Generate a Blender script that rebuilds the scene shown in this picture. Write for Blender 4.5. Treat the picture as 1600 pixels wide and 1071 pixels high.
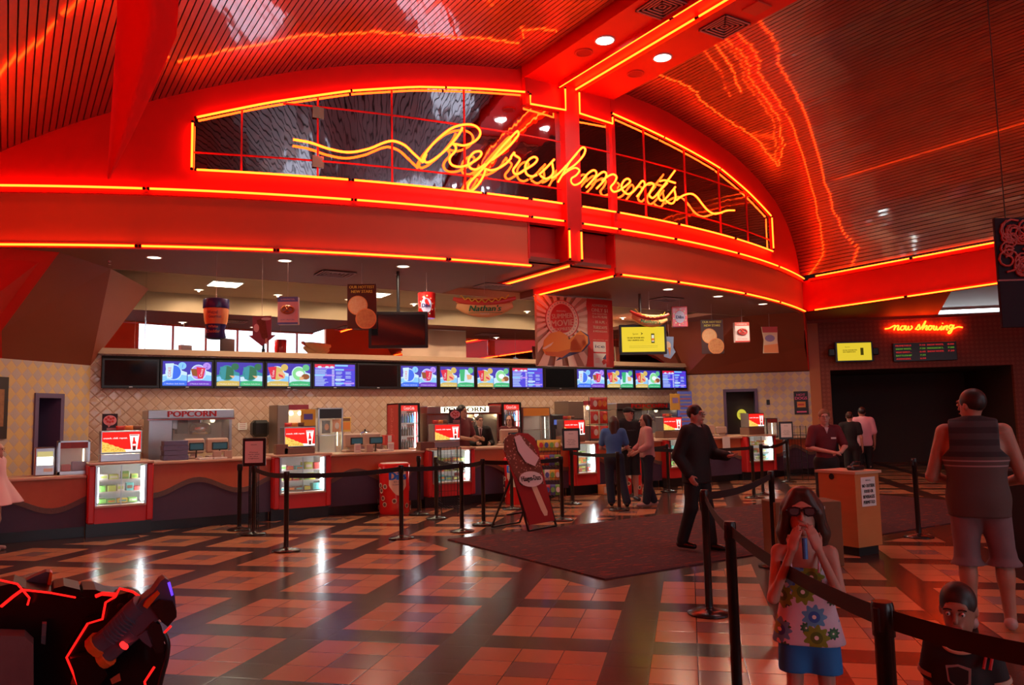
import bpy, math, random
import numpy as np
from mathutils import Vector, Matrix
for o in list(bpy.data.objects): bpy.data.objects.remove(o)
C = bpy.context.scene.collection
PI = math.pi
rnd = random.Random(7)

# ------------------------------------------------------------------ camera
# world x runs along the refreshment counter, y runs into it, z is up; the eye is at x=0, y=0
FPX, PITCH, ROLL, EYE = 1235.0, 0.09484, 0.020409, 1.6416
BX = (0.8428, 0.5382); AX = (-0.5382, 0.8428)     # room axes seen in the camera's level frame
def lev(v):                                        # level camera frame -> room frame
    return Vector((v[0]*BX[0]+v[1]*BX[1], v[0]*AX[0]+v[1]*AX[1], v[2]))
_c, _s, _cr, _sr = math.cos(PITCH), math.sin(PITCH), math.cos(ROLL), math.sin(ROLL)
cam_x = lev((_cr, _sr*_s, -_sr*_c)); cam_y = lev((_sr, -_cr*_s, _cr*_c)); cam_f = lev((0, _c, _s))
cd = bpy.data.cameras.new('camera'); cam = bpy.data.objects.new('camera', cd); C.objects.link(cam)
cd.sensor_width = 36; cd.sensor_fit = 'HORIZONTAL'; cd.lens = 36*FPX/1600; cd.clip_start = .05; cd.clip_end = 300
M = Matrix.Identity(4)
for i in range(3):
    M[i][0] = cam_x[i]; M[i][1] = cam_y[i]; M[i][2] = -cam_f[i]
M[2][3] = EYE; cam.matrix_world = M
bpy.context.scene.camera = cam
def ray(px, py): return cam_x*((px-800)/FPX) + cam_y*((535.5-py)/FPX) + cam_f
def at(px, py, z=0.0):
    r = ray(px, py); return Vector((0, 0, EYE)) + r*((z-EYE)/r.z)
def onT(px, py, t):
    r = ray(px, py); return Vector((0, 0, EYE)) + r*(t/r.y)
def onS(px, py, s):
    r = ray(px, py); return Vector((0, 0, EYE)) + r*(s/r.x)
def onP(px, py, o, n):                             # plane through o with normal n
    r = ray(px, py); o = Vector(o)-Vector((0, 0, EYE)); n = Vector(n)
    return Vector((0, 0, EYE)) + r*(o.dot(n)/r.dot(n))
CR, CS0, CT0 = 19.5, 8.6, 11.0                     # plan curve of the fascia
def cs(s): return CT0+CR-math.sqrt(CR*CR-(s-CS0)**2)
def onC(px, py, off=0.0):
    r = ray(px, py); a = r.x**2+r.y**2; b = 2*(r.x*-CS0+r.y*-(CT0+CR)); c = CS0**2+(CT0+CR)**2-(CR+off)**2
    k = (-b-math.sqrt(b*b-4*a*c))/(2*a); return Vector((0, 0, EYE)) + r*k

# ------------------------------------------------------------------ sky, exposure
sc = bpy.context.scene
sc.view_settings.view_transform = 'Standard'; sc.view_settings.look = 'None'
sc.view_settings.gamma = 1; sc.view_settings.exposure = 0.0; sc.view_settings.use_curve_mapping = False
w = bpy.data.worlds.new('sky'); sc.world = w; w.use_nodes = True
bg = w.node_tree.nodes['Background']; bg.inputs[0].default_value = (.80, .88, 1, 1); bg.inputs[1].default_value = 3.2
NEON = 19.0          # neon tube brightness

# ------------------------------------------------------------------ materials
def mat(name, col, rough=.5, metal=0., emit=None, strength=1., spec=.5, alpha=1., coat=0.):
    m = bpy.data.materials.new(name); m.use_nodes = True
    b = m.node_tree.nodes['Principled BSDF']
    b.inputs['Base Color'].default_value = (*col, 1); b.inputs['Roughness'].default_value = rough
    b.inputs['Metallic'].default_value = metal; b.inputs['Specular IOR Level'].default_value = spec
    b.inputs['Coat Weight'].default_value = coat
    if emit: b.inputs['Emission Color'].default_value = (*emit, 1); b.inputs['Emission Strength'].default_value = strength
    if alpha < 1: b.inputs['Alpha'].default_value = alpha
    return m
class NT:
    """tiny node-graph writer for procedural materials"""
    def __init__(s, m): s.t = m.node_tree; s.b = s.t.nodes['Principled BSDF']
    def m(s, op, a, b=None, c=None):
        n = s.t.nodes.new('ShaderNodeMath'); n.operation = op
        for i, v in enumerate((a, b, c)):
            if v is None: continue
            if isinstance(v, (int, float)): n.inputs[i].default_value = v
            else: s.t.links.new(v, n.inputs[i])
        return n.outputs[0]
    def dot(s, vec, off=(0, 0, 0)):
        g = s.t.nodes.new('ShaderNodeNewGeometry'); a = s.t.nodes.new('ShaderNodeVectorMath'); a.operation = 'SUBTRACT'
        s.t.links.new(g.outputs['Position'], a.inputs[0]); a.inputs[1].default_value = off
        d = s.t.nodes.new('ShaderNodeVectorMath'); d.operation = 'DOT_PRODUCT'
        s.t.links.new(a.outputs[0], d.inputs[0]); d.inputs[1].default_value = vec
        return d.outputs['Value']
    def mix(s, f, a, b):
        n = s.t.nodes.new('ShaderNodeMix'); n.data_type = 'RGBA'
        if isinstance(f, (int, float)): n.inputs[0].default_value = f
        else: s.t.links.new(f, n.inputs[0])
        for i, v in ((6, a), (7, b)):
            if isinstance(v, tuple): n.inputs[i].default_value = (*v, 1)
            else: s.t.links.new(v, n.inputs[i])
        return n.outputs[2]
    def noise(s, scale, detail=2, vec=None, coord='Object'):
        n = s.t.nodes.new('ShaderNodeTexNoise'); n.inputs['Scale'].default_value = scale; n.inputs['Detail'].default_value = detail
        tc = s.t.nodes.new('ShaderNodeTexCoord'); mp = s.t.nodes.new('ShaderNodeMapping')
        s.t.links.new(tc.outputs[coord], mp.inputs[0]); s.t.links.new(mp.outputs[0], n.inputs[0])
        if vec: mp.inputs['Scale'].default_value = vec
        return n.outputs[0]
    def bump(s, h, st=.3, d=.01):
        n = s.t.nodes.new('ShaderNodeBump'); n.inputs['Strength'].default_value = st; n.inputs['Distance'].default_value = d
        s.t.links.new(h, n.inputs['Height']); s.t.links.new(n.outputs[0], s.b.inputs['Normal'])
    def col(s, c): s.t.links.new(c, s.b.inputs['Base Color'])
    def rough(s, r): s.t.links.new(r, s.b.inputs['Roughness'])
def noisy(name, c1, c2, scale, rough=.5, metal=0., bump=0, vec=None, spec=.5):
    m = mat(name, c1, rough, metal, spec=spec); n = NT(m)
    f = n.noise(scale, 3, vec); n.col(n.mix(f, c1, c2))
    if bump: n.bump(f, bump)
    return m
def glow(name, col, st=1.): return mat(name, (0.02, 0.02, 0.02), .6, emit=col, strength=st)
def diamond(name, axis, a, c1, c2, grout, rough=.2, bump=.25, ripple=0.):
    m = mat(name, c1, rough); n = NT(m)
    h = n.dot(axis); v = n.dot((0, 0, 1))
    p = n.m('DIVIDE', n.m('ADD', h, v), a); q = n.m('DIVIDE', n.m('SUBTRACT', h, v), a)
    ck = n.m('MODULO', n.m('ADD', n.m('ADD', n.m('FLOOR', p), n.m('FLOOR', q)), 1000.), 2.)
    fp = n.m('FRACT', p); fq = n.m('FRACT', q)
    e = n.m('MINIMUM', n.m('MINIMUM', fp, n.m('SUBTRACT', 1., fp)), n.m('MINIMUM', fq, n.m('SUBTRACT', 1., fq)))
    g = n.m('LESS_THAN', e, .035)
    nz = n.noise(1.1, 2); base = n.mix(ck, c1, c2)
    base = n.mix(n.m('MULTIPLY', nz, .45), base, tuple(x*.55 for x in c2))
    n.col(n.mix(g, base, grout))
    hgt = n.m('MINIMUM', n.m('MULTIPLY', e, 8.), 1.)
    if ripple:                                     # each tile sits at its own small tilt
        wn = n.t.nodes.new('ShaderNodeTexWhiteNoise'); wn.noise_dimensions = '2D'
        cb = n.t.nodes.new('ShaderNodeCombineXYZ'); n.t.links.new(n.m('FLOOR', p), cb.inputs[0]); n.t.links.new(n.m('FLOOR', q), cb.inputs[1])
        n.t.links.new(cb.outputs[0], wn.inputs['Vector'])
        tl = n.m('MULTIPLY', n.m('SUBTRACT', wn.outputs['Value'], .5), n.m('MULTIPLY', fp, ripple))
        hgt = n.m('ADD', hgt, n.m('ADD', tl, n.m('MULTIPLY', n.noise(9, 2), ripple*.5)))
    n.bump(hgt, bump, .01)
    return m
BLACK = mat('black_plastic', (.012, .012, .013), .38); DARK = mat('matte_black', (.01, .01, .01), .8)
STEEL = noisy('brushed_steel', (.55, .55, .56), (.42, .42, .44), 6, .28, 1., vec=(1, 1, 30))
CHROME = mat('chrome', (.75, .75, .76), .12, 1.)
WHITE = mat('white_paint', (.75, .73, .70), .5); PAPER = mat('white_paper', (.78, .74, .70), .7)
RED = mat('red_laminate', (.62, .03, .03), .35); GLOSSRED = mat('glossy_red_vinyl', (.72, .02, .02), .15, coat=.6)
REDWALL = noisy('red_wall_paint', (.74, .010, .006), (.66, .008, .005), 3, .5)
TERRA = noisy('terracotta_fascia_paint', (.60, .14, .055), (.54, .12, .05), 1.2, .5)
MAROON = mat('dark_red_panel_paint', (.62, .03, .02), .5)
BROWNW = noisy('brown_soffit_paint', (.32, .062, .026), (.27, .05, .02), 1.5, .55)
CEILB = noisy('brown_purple_ceiling_paint', (.25, .085, .06), (.21, .07, .05), 1.1, .6)
TAN = noisy('tan_ceiling_paint', (.52, .38, .24), (.46, .33, .2), 2, .6)
YELLOW = mat('yellow_paper', (.85, .70, .05), .6)
NEONM = glow('lit_neon_tube', (1, .046, .003), NEON)
LAMPW = glow('white_lamp', (1, .95, .85), 9.)
TUBEW = glow('fluorescent_tube', (.85, .93, 1), 7.)
GLASS = mat('clear_glass', (.9, .95, .95), .03, alpha=.12)

# ------------------------------------------------------------------ mesh builder
_txt = {}
def text_mesh(s):
    """flat letters as (verts, faces), unit size, starting at x=0"""
    if s in _txt: return _txt[s]
    cu = bpy.data.curves.new('t', 'FONT'); cu.body = s; cu.size = 1; cu.resolution_u = 2
    o = bpy.data.objects.new('t', cu); C.objects.link(o)
    dg = bpy.context.evaluated_depsgraph_get(); me = o.evaluated_get(dg).to_mesh()
    v = [tuple(x.co)[:2] for x in me.vertices]; f = [tuple(p.vertices) for p in me.polygons]
    o.evaluated_get(dg).to_mesh_clear(); bpy.data.objects.remove(o); bpy.data.curves.remove(cu)
    _txt[s] = (v, f); return _txt[s]
class MB:
    def __init__(s): s.v = []; s.f = []; s.mi = []; s.mats = []; s.sm = []
    def _m(s, m):
        if m not in s.mats: s.mats.append(m)
        return s.mats.index(m)
    def add(s, vs, fs, m, sm=False):
        b = len(s.v); s.v += [tuple(v) for v in vs]; i = s._m(m)
        for f in fs: s.f.append(tuple(b+k for k in f)); s.mi.append(i); s.sm.append(sm)
        return s
    def poly(s, pts, m): return s.add(pts, [tuple(range(len(pts)))], m)
    def box(s, x0, x1, y0, y1, z0, z1, m, bev=0.):
        if bev:
            b = min(bev, (x1-x0)/3, (y1-y0)/3, (z1-z0)/3); prof = []
            # chamfered box: three stacked rings each way
            def ring(zz, i): return [(x0+i, y0+b, zz), (x0+b, y0+i, zz), (x1-b, y0+i, zz), (x1-i, y0+b, zz), (x1-i, y1-b, zz), (x1-b, y1-i, zz), (x0+b, y1-i, zz), (x0+i, y1-b, zz)]
            rs = [ring(z0, b), ring(z0+b, 0), ring(z1-b, 0), ring(z1, b)]; vs = sum(rs, [])
            fs = [tuple(range(7, -1, -1)), tuple(range(24, 32))]
            for k in range(3):
                for i in range(8): j = (i+1) % 8; fs.append((k*8+i, k*8+j, k*8+8+j, k*8+8+i))
            return s.add(vs, fs, m)
        vs = [(x, y, z) for z in (z0, z1) for y in (y0, y1) for x in (x0, x1)]
        return s.add(vs, [(0, 2, 3, 1), (4, 5, 7, 6), (0, 1, 5, 4), (2, 6, 7, 3), (0, 4, 6, 2), (1, 3, 7, 5)], m)
    def cbox(s, c, d, m, bev=0.): return s.box(c[0]-d[0]/2, c[0]+d[0]/2, c[1]-d[1]/2, c[1]+d[1]/2, c[2]-d[2]/2, c[2]+d[2]/2, m, bev)
    def lathe(s, prof, m, c=(0, 0, 0), n=20, sx=1., sy=1., sm=True, cap=True):
        vs = []; fs = []
        for r, z in prof:
            for i in range(n): a = 2*PI*i/n; vs.append((c[0]+r*sx*math.cos(a), c[1]+r*sy*math.sin(a), c[2]+z))
        for k in range(len(prof)-1):
            for i in range(n): j = (i+1) % n; fs.append((k*n+i, k*n+j, k*n+n+j, k*n+n+i))
        s.add(vs, fs, m, sm)
        if not cap: return s
        if prof[0][0] > 1e-4: s.add(vs[:n], [tuple(range(n-1, -1, -1))], m)
        if prof[-1][0] > 1e-4: s.add(vs[-n:], [tuple(range(n))], m)
        return s
    def cyl(s, c, r, h, m, n=16, r2=None): return s.lathe([(r, 0), (r if r2 is None else r2, h)], m, c, n)
    def tube(s, pts, r, m, n=8, closed=False, cap=True, flat=None):
        pts = [Vector(p) for p in pts]; N = len(pts); rr = r if isinstance(r, (list, tuple)) else [r]*N
        vs = []; fs = []; up = None
        for i, p in enumerate(pts):
            a = pts[i-1] if (i or closed) else p; b = pts[(i+1) % N] if (i < N-1 or closed) else p
            d = (b-a)
            if d.length < 1e-9: d = Vector((0, 0, 1))
            d.normalize()
            if up is None: up = Vector((0, 0, 1)) if abs(d.z) < .9 else Vector((1, 0, 0))
            x = d.cross(up)
            if x.length < 1e-6: x = d.orthogonal()
            x.normalize(); y = x.cross(d).normalized(); up = y
            if flat and abs(d.z) < .98: x = d.cross(Vector((0, 0, 1))).normalized(); y = x.cross(d).normalized()
            for k in range(n):
                an = 2*PI*k/n + (PI/n if n == 4 else 0)
                u, w_ = math.cos(an)*rr[i], math.sin(an)*rr[i]
                if flat: u *= flat[0]; w_ *= flat[1]
                vs.append(p+x*u+y*w_)
        for i in range(N if closed else N-1):
            for k in range(n):
                l = (k+1) % n; j = (i+1) % N; fs.append((i*n+k, i*n+l, j*n+l, j*n+k))
        s.add(vs, fs, m, n > 4)
        if cap and not closed: s.add(vs[:n], [tuple(range(n-1, -1, -1))], m); s.add(vs[-n:], [tuple(range(n))], m)
        return s
    def sphere(s, c, r, m, n=14, h=None, lo=-1., hi=1.):
        h = h or r; k = max(5, n//2); a0, a1 = math.asin(lo), math.asin(hi)
        prof = [(max(1e-5, r*math.cos(a0+(a1-a0)*i/k)), h*math.sin(a0+(a1-a0)*i/k)) for i in range(k+1)]
        return s.lathe(prof, m, c, n)
    def prism(s, poly, o, ax, ay, d, m, side=None):
        """extrude a 2D outline; o origin, ax, ay in-plane axes, d depth vector"""
        o, ax, ay, d = Vector(o), Vector(ax), Vector(ay), Vector(d); n = len(poly)
        a = [o+ax*p[0]+ay*p[1] for p in poly]; b = [p+d for p in a]
        s.add(a, [tuple(range(n))], m); s.add(b, [tuple(range(n-1, -1, -1))], m)
        s.add(a+b, [(i, (i+1) % n, n+(i+1) % n, n+i) for i in range(n)], side or m)
        return s
    def text(s, t, o, h, m, ax=(1, 0, 0), ay=(0, 0, 1), align='c', w=None, slant=0., bold=0.):
        v, f = text_mesh(t)
        if not v: return s
        x0 = min(p[0] for p in v); x1 = max(p[0] for p in v); sc_ = h/.72; sx = sc_ if w is None else w/(x1-x0)
        ox = {'c': -(x0+x1)/2, 'l': -x0, 'r': -x1}[align]; o, ax, ay = Vector(o), Vector(ax), Vector(ay)
        for dx in ((0,) if not bold else (-bold*h, 0, bold*h)):
            nrm = ax.cross(ay).normalized()*(.0003 if dx > 0 else 0)
            s.add([o+nrm+ax*((p[0]+ox)*sx+slant*p[1]*sc_+dx)+ay*(p[1]*sc_) for p in v], f, m)
        return s
    def xf(s, mtx): s.v = [tuple(mtx @ Vector(v)) for v in s.v]; return s
    def obj(s, name, parent=None, loc=None):
        me = bpy.data.meshes.new(name); me.from_pydata(s.v, [], s.f)
        for m in s.mats: me.materials.append(m)
        me.polygons.foreach_set('material_index', s.mi); me.polygons.foreach_set('use_smooth', s.sm); me.update()
        o = bpy.data.objects.new(name, me); C.objects.link(o)
        if parent: o.parent = parent
        if loc: o.location = loc
        return o
def circ(cx, cy, r, n=20, ry=None): return [(cx+r*math.cos(2*PI*i/n), cy+(ry or r)*math.sin(2*PI*i/n)) for i in range(n)]
def tag(o, label, cat, group=None):
    o['label'] = label; o['category'] = cat
    if group: o['group'] = group
    return o
def thing(name, label, cat, loc=(0, 0, 0), rotz=0., group=None):
    o = bpy.data.objects.new(name, None); o.empty_display_size = .1; C.objects.link(o)
    o.location = loc; o.rotation_euler = (0, 0, rotz); return tag(o, label, cat, group)
def struct(name, mb, **k):
    o = mb.obj(name, **k); o['kind'] = 'structure'; return o
def dup(root, loc, rotz=None, label=None):
    def cp(o, par):
        c = o.copy(); C.objects.link(c)
        if par: c.parent = par
        for ch in [x for x in C.objects if x.parent == o]: cp(ch, c)
        return c
    r = cp(root, None); r.location = loc
    if rotz is not None: r.rotation_euler = (0, 0, rotz)
    if label: r['label'] = label
    return r
# ------------------------------------------------------------------ the setting
T12 = .3048
OFL = (3.587, 4.458, 0)
def floor_mat():
    m = mat('two_tone_floor_tile', (.5, .3, .2), .2, spec=.32); n = NT(m)
    u = n.m('DIVIDE', n.dot((.70711, -.70711, 0), OFL), T12); v = n.m('DIVIDE', n.dot((.70711, .70711, 0), OFL), T12)
    u = n.m('ADD', u, 400.); v = n.m('ADD', v, 400.)
    um = n.m('MODULO', u, 4.); vm = n.m('MODULO', v, 4.)
    dark = n.m('MAXIMUM', n.m('LESS_THAN', um, 1.), n.m('LESS_THAN', vm, 1.))
    mid = n.m('MULTIPLY', n.m('COMPARE', um, 2.5, .5), n.m('COMPARE', vm, 2.5, .5))
    x = n.dot((1, 0, 0)); y = n.dot((0, 1, 0))
    bord = n.m('MULTIPLY', n.m('COMPARE', x, 9.7, 4.9), n.m('COMPARE', y, 8.05, 2.0))
    left = n.m('MULTIPLY', n.m('LESS_THAN', x, 1.72), n.m('GREATER_THAN', y, 12.95))
    fu = n.m('FRACT', u); fv = n.m('FRACT', v)
    e = n.m('MINIMUM', n.m('MINIMUM', fu, n.m('SUBTRACT', 1., fu)), n.m('MINIMUM', fv, n.m('SUBTRACT', 1., fv)))
    g = n.m('LESS_THAN', e, .012)
    wn = n.t.nodes.new('ShaderNodeTexWhiteNoise'); wn.noise_dimensions = '2D'
    cb = n.t.nodes.new('ShaderNodeCombineXYZ'); n.t.links.new(n.m('FLOOR', u), cb.inputs[0]); n.t.links.new(n.m('FLOOR', v), cb.inputs[1])
    n.t.links.new(cb.outputs[0], wn.inputs['Vector'])
    light = n.mix(wn.outputs['Value'], (.50, .225, .11), (.43, .185, .09))
    c = n.mix(mid, light, (.22, .14, .12)); c = n.mix(dark, c, (.060, .028, .022))
    c = n.mix(n.m('MAXIMUM', bord, left), c, (.07, .034, .024)); c = n.mix(g, c, (.03, .018, .015))
    n.col(c); n.rough(n.m('ADD', .13, n.m('MULTIPLY', n.noise(2.5, 4), .12)))
    n.bump(n.m('ADD', n.m('MINIMUM', n.m('MULTIPLY', e, 25.), 1.), n.m('MULTIPLY', n.noise(1.6, 2), .6)), .12, .004)
    return m
struct('floor', MB().box(-3, 40, -8, 34, -.1, 0, floor_mat()))
cm = mat('patterned_carpet', (.08, .03, .03), .95, spec=.1); n = NT(cm)
f1 = n.noise(5, 4, (1, 3.2, 1)); f2 = n.noise(38, 2)
n.col(n.mix(n.m('GREATER_THAN', f1, .60), n.mix(f2, (.045, .02, .025), (.095, .045, .05)), (.17, .035, .03))); n.bump(f2, .4)
cp = MB().box(5.12, 14.3, 6.37, 9.75, 0, .012, cm).obj('carpet'); tag(cp, 'dark patterned carpet inlay in the tiled lobby floor', 'carpet')
cp = MB().box(15.5, 22, 1.2, 7.0, 0, .012, cm).obj('carpet'); tag(cp, 'second dark carpet strip by the corridor opening on the right', 'carpet')

# vaulted ceiling outline (x, z)
VT = [(-1.0, 4.95), (-.6, 5.3), (-.2, 5.57), (.7, 6.02), (1.6, 6.38), (2.6, 6.73), (3.5, 7.02), (4.5, 7.27), (5.4, 7.43), (6.5, 7.58), (7.4, 7.68),
      (8.4, 7.74), (9.5, 7.74), (10.8, 7.66), (12.1, 7.45), (13.3, 7.26), (14.3, 7.02), (15.5, 6.64), (16.3, 6.22), (16.9, 5.7), (17.22, 5.05)]
VX = np.array([a for a, b in VT]); VZ = np.array([b for a, b in VT])
ss = np.linspace(-1, 17.22, 800); zz = np.interp(ss, VX, VZ)
for _ in range(120): zz[1:-1] = (zz[:-2]+zz[2:])/2*.5+zz[1:-1]*.5
def zv(s): return float(np.interp(s, ss, zz))
TB = -5.6                                          # entrance wall
SLAT = noisy('polished_slat_metal', (.37, .28, .29), (.31, .23, .24), .6, .36, 1., vec=(1, .25, 1)); SLAT.node_tree.nodes['Principled BSDF'].inputs['Coat Weight'].default_value = 1.; SLAT.node_tree.nodes['Principled BSDF'].inputs['Coat Roughness'].default_value = .05; SLAT.node_tree.nodes['Principled BSDF'].inputs['Coat IOR'].default_value = 2.2
al = np.concatenate([[0], np.cumsum(np.hypot(np.diff(ss), np.diff(zz)))])
mb = MB(); L = al[-1]; pitch = .092; k = 0; rr_ = random.Random(3)
while (k+1)*pitch < L:
    a0, a1 = k*pitch, k*pitch+pitch*.82; k += 1
    p = []
    for a in (a0, a1, a0+pitch):
        p.append((float(np.interp(a, al, ss)), float(np.interp(a, al, zz))))
    if 7.28 < p[0][0] < 9.36: continue
    tilt = rr_.uniform(-.0006, .0006)
    (x0, z0), (x1, z1), (x2, z2) = p
    y0, y1, y2 = cs(max(-1, x0))+.0, cs(x1)+.0, cs(min(17.2, x2))+.0
    nx, nz = -(z1-z0), (x1-x0); l = math.hypot(nx, nz) or 1; nx, nz = nx/l, nz/l
    d = .03; z1 += tilt; z0 -= tilt
    yb = TB
    segs = [yb, 0, 4, 8]
    for (ya, yc0, yc1) in ((yb, None, None),):
        vs = [(x0, yb, z0), (x0, y0, z0), (x1, y1, z1), (x1, yb, z1), (x1+nx*d, y1, z1+nz*d), (x1+nx*d, yb, z1+nz*d), (x2+nx*d, y2, z2+nz*d), (x2+nx*d, yb, z2+nz*d), (x0+nx*d, y0, z0+nz*d), (x0+nx*d, yb, z0+nz*d)]
        mb.add(vs, [(0, 1, 2, 3), (3, 2, 4, 5), (9, 8, 1, 0)], SLAT); mb.add(vs, [(5, 4, 6, 7)], DARK)
struct('ceiling', mb)

# the curved gable wall with the arched mirror, the fascia, both as curved walls
def curved(s0, s1, zlo, zhi, m, off=0., n=60, th=.12):
    b = MB(); vs = []; fs = []
    for i in range(n+1):
        s = s0+(s1-s0)*i/n; t = cs(s)-off; zl = zlo(s) if callable(zlo) else zlo; zh = zhi(s) if callable(zhi) else zhi
        vs += [(s, t, zl), (s, t, zh), (s, t+th, zh), (s, t+th, zl)]
    for i in range(n):
        for k in range(4): l = (k+1) % 4; fs.append((i*4+k, i*4+l, i*4+4+l, i*4+4+k))
    fs += [(0, 3, 2, 1), (n*4, n*4+1, n*4+2, n*4+3)]
    return b.add(vs, fs, m)
struct('wall_gable', curved(-1, 17.22, 4.97, lambda s: zv(s)+.06, REDWALL, n=90))
def merge(*bs):
    r = MB()
    for b in bs:
        o = len(r.v); r.v += b.v
        for f, mi, sm in zip(b.f, b.mi, b.sm): r.f.append(tuple(o+k for k in f)); r.mi.append(r._m(b.mats[mi])); r.sm.append(sm)
    return r
struct('wall_fascia', merge(curved(-1, 7.40, 4.18, 4.97, TERRA, .03), curved(9.31, 17.22, 4.18, 4.97, TERRA, .03),
                            curved(7.40, 9.31, 4.34, 4.97, MAROON, -.22, 12)))
struct('trim_1', merge(curved(-1, 17.22, 4.955, 5.01, REDWALL, .09, th=.1), curved(-1, 7.40, 4.17, 4.235, REDWALL, .075, th=.1), curved(9.31, 17.22, 4.17, 4.235, REDWALL, .075, th=.1)))
# rib that runs down the middle of gable and fascia
struct('trim_2', MB().box(8.12, 8.44, 10.84, 11.3, 4.34, 7.5, REDWALL).box(9.25, 9.335, 10.92, 11.1, 4.97, 7.5, REDWALL).box(9.285, 9.32, 10.99, 11.32, 4.34, 4.97, REDWALL).box(7.39, 7.425, 10.99, 11.32, 4.34, 4.97, MAROON)
       .box(7.36, 9.33, 10.93, 11.06, 7.04, 7.5, REDWALL))
# beam across the vault
BEAMR = noisy('red_beam_paint', (.74, .012, .008), (.66, .010, .006), 2, .45)
struct('trim_3', MB().box(7.35, 9.33, TB, 11.02, 7.5, 8.0, BEAMR).box(7.99, 8.0, TB, 10.85, 7.42, 7.5, BEAMR).box(8.44, 8.45, TB, 10.85, 7.42, 7.5, BEAMR))  # thin lips beside the tubes added to keep neon out of vault reflections
# mirrored arch
AM = mat('tinted_mirror', (.50, .47, .52), .035, 1.); n = NT(AM)
n.bump(n.noise(1.4, 2, (2.2, 2.2, 1)), .10, .05)
def lerp_tab(tab, s):
    return float(np.interp(s, [a for a, b in tab], [b for a, b in tab]))
FT_L = [(2.2, 6.15), (3.2, 6.47), (4.37, 6.79), (5.4, 7.0), (6.44, 7.14), (7.42, 7.25)]
FT_R = [(9.27, 7.23), (10.9, 7.02), (12.53, 6.80), (13.7, 6.52), (14.87, 6.2)]
mir = merge(curved(2.2, 7.42, 5.37, lambda s: lerp_tab(FT_L, s), AM, .012, 30, .01), curved(7.42, 9.27, 5.38, 7.03, AM, .012, 8, .01),
            curved(9.27, 14.87, 5.38, lambda s: lerp_tab(FT_R, s), AM, .012, 30, .01))
bars = MB()
for s in (2.83, 3.9, 5.03, 6.25, 10.15, 11.35, 12.55, 13.7):
    top = lerp_tab(FT_L, s) if s < 8 else lerp_tab(FT_R, s)
    bars.tube([(s, cs(s)-.02, 5.37), (s, cs(s)-.02, top)], .016, REDWALL, 4)
for zl, s0, s1 in ((5.64, 2.2, 14.87), (6.50, 3.4, 13.7)):
    bars.tube([(s0+(s1-s0)*i/40, cs(s0+(s1-s0)*i/40)-.02, zl) for i in range(41)], .014, REDWALL, 4)
for s, z in ((3.9, 6.4), (3.9, 5.62)): bars.box(s-.09, s+.09, cs(s)-.045, cs(s)-.03, z-.09, z+.09, mat('brass_plate', (.5, .25, .15), .25, 1.))
mo = struct('window_1', mir); struct('window_frame', bars, parent=mo)

# right side: wall fascia over the lobby, the entrance wall behind the viewer, left side
struct('wall_right', MB().box(17.22, 17.4, TB, 13.1, 4.2, 5.0, REDWALL))
struct('trim_6', MB().box(-1.0, -.9, TB, 12.9, 4.96, 5.02, REDWALL).box(-1.0, -.92, TB, 12.9, 4.19, 4.25, REDWALL))
struct('trim_4', MB().box(17.14, 17.24, TB, 12.72, 4.96, 5.02, REDWALL).box(17.16, 17.24, TB, 12.72, 4.19, 4.25, REDWALL))
struct('wall_left', MB().box(-1.2, -1.0, TB, 14.3, 0, 5.0, REDWALL))
OR = noisy('orange_entrance_paint', (.62, .20, .08), (.55, .17, .07), 1, .6)
ent = MB()
W0, W1, WZ0, WZ1 = 4.9, 13.6, 4.7, 6.5
ent.box(-1.2, 26, TB-.25, TB, 2.6, WZ0, OR).box(-1.2, W0, TB-.25, TB, WZ0, 8.1, OR).box(W1, 26, TB-.25, TB, WZ0, 8.1, OR).box(W0, W1, TB-.25, TB, WZ1, 8.1, OR)
ent.box(-1.2, 1.2, TB-.25, TB, 0, 2.6, OR).box(4.2, 10.5, TB-.25, TB, 0, 2.6, OR).box(13.0, 26, TB-.25, TB, 0, 2.6, OR)
for i in range(1, 6):
    x = W0+(W1-W0)*i/6; ent.box(x-.05, x+.05, TB-.2, TB-.1, WZ0, WZ1, WHITE)
for x in (2.2, 3.2, 11.3, 12.15): ent.box(x-.04, x+.04, TB-.2, TB-.1, 0, 2.6, WHITE)
struct('wall_back', ent)
for (x0, x1, z0, z1) in ((W0, W1, WZ0, WZ1), (1.2, 4.2, 0, 2.6), (10.5, 13.0, 0, 2.6)):
    ld = bpy.data.lights.new('daylight_portal', 'AREA'); ld.shape = 'RECTANGLE'; ld.size = x1-x0; ld.size_y = z1-z0; ld.cycles.is_portal = True
    lo = bpy.data.objects.new('daylight_portal', ld); C.objects.link(lo); lo.location = ((x0+x1)/2, TB-.12, (z0+z1)/2); lo.rotation_euler = (PI/2, 0, 0)
    lo.rotation_euler = (-PI/2, 0, PI)

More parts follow.
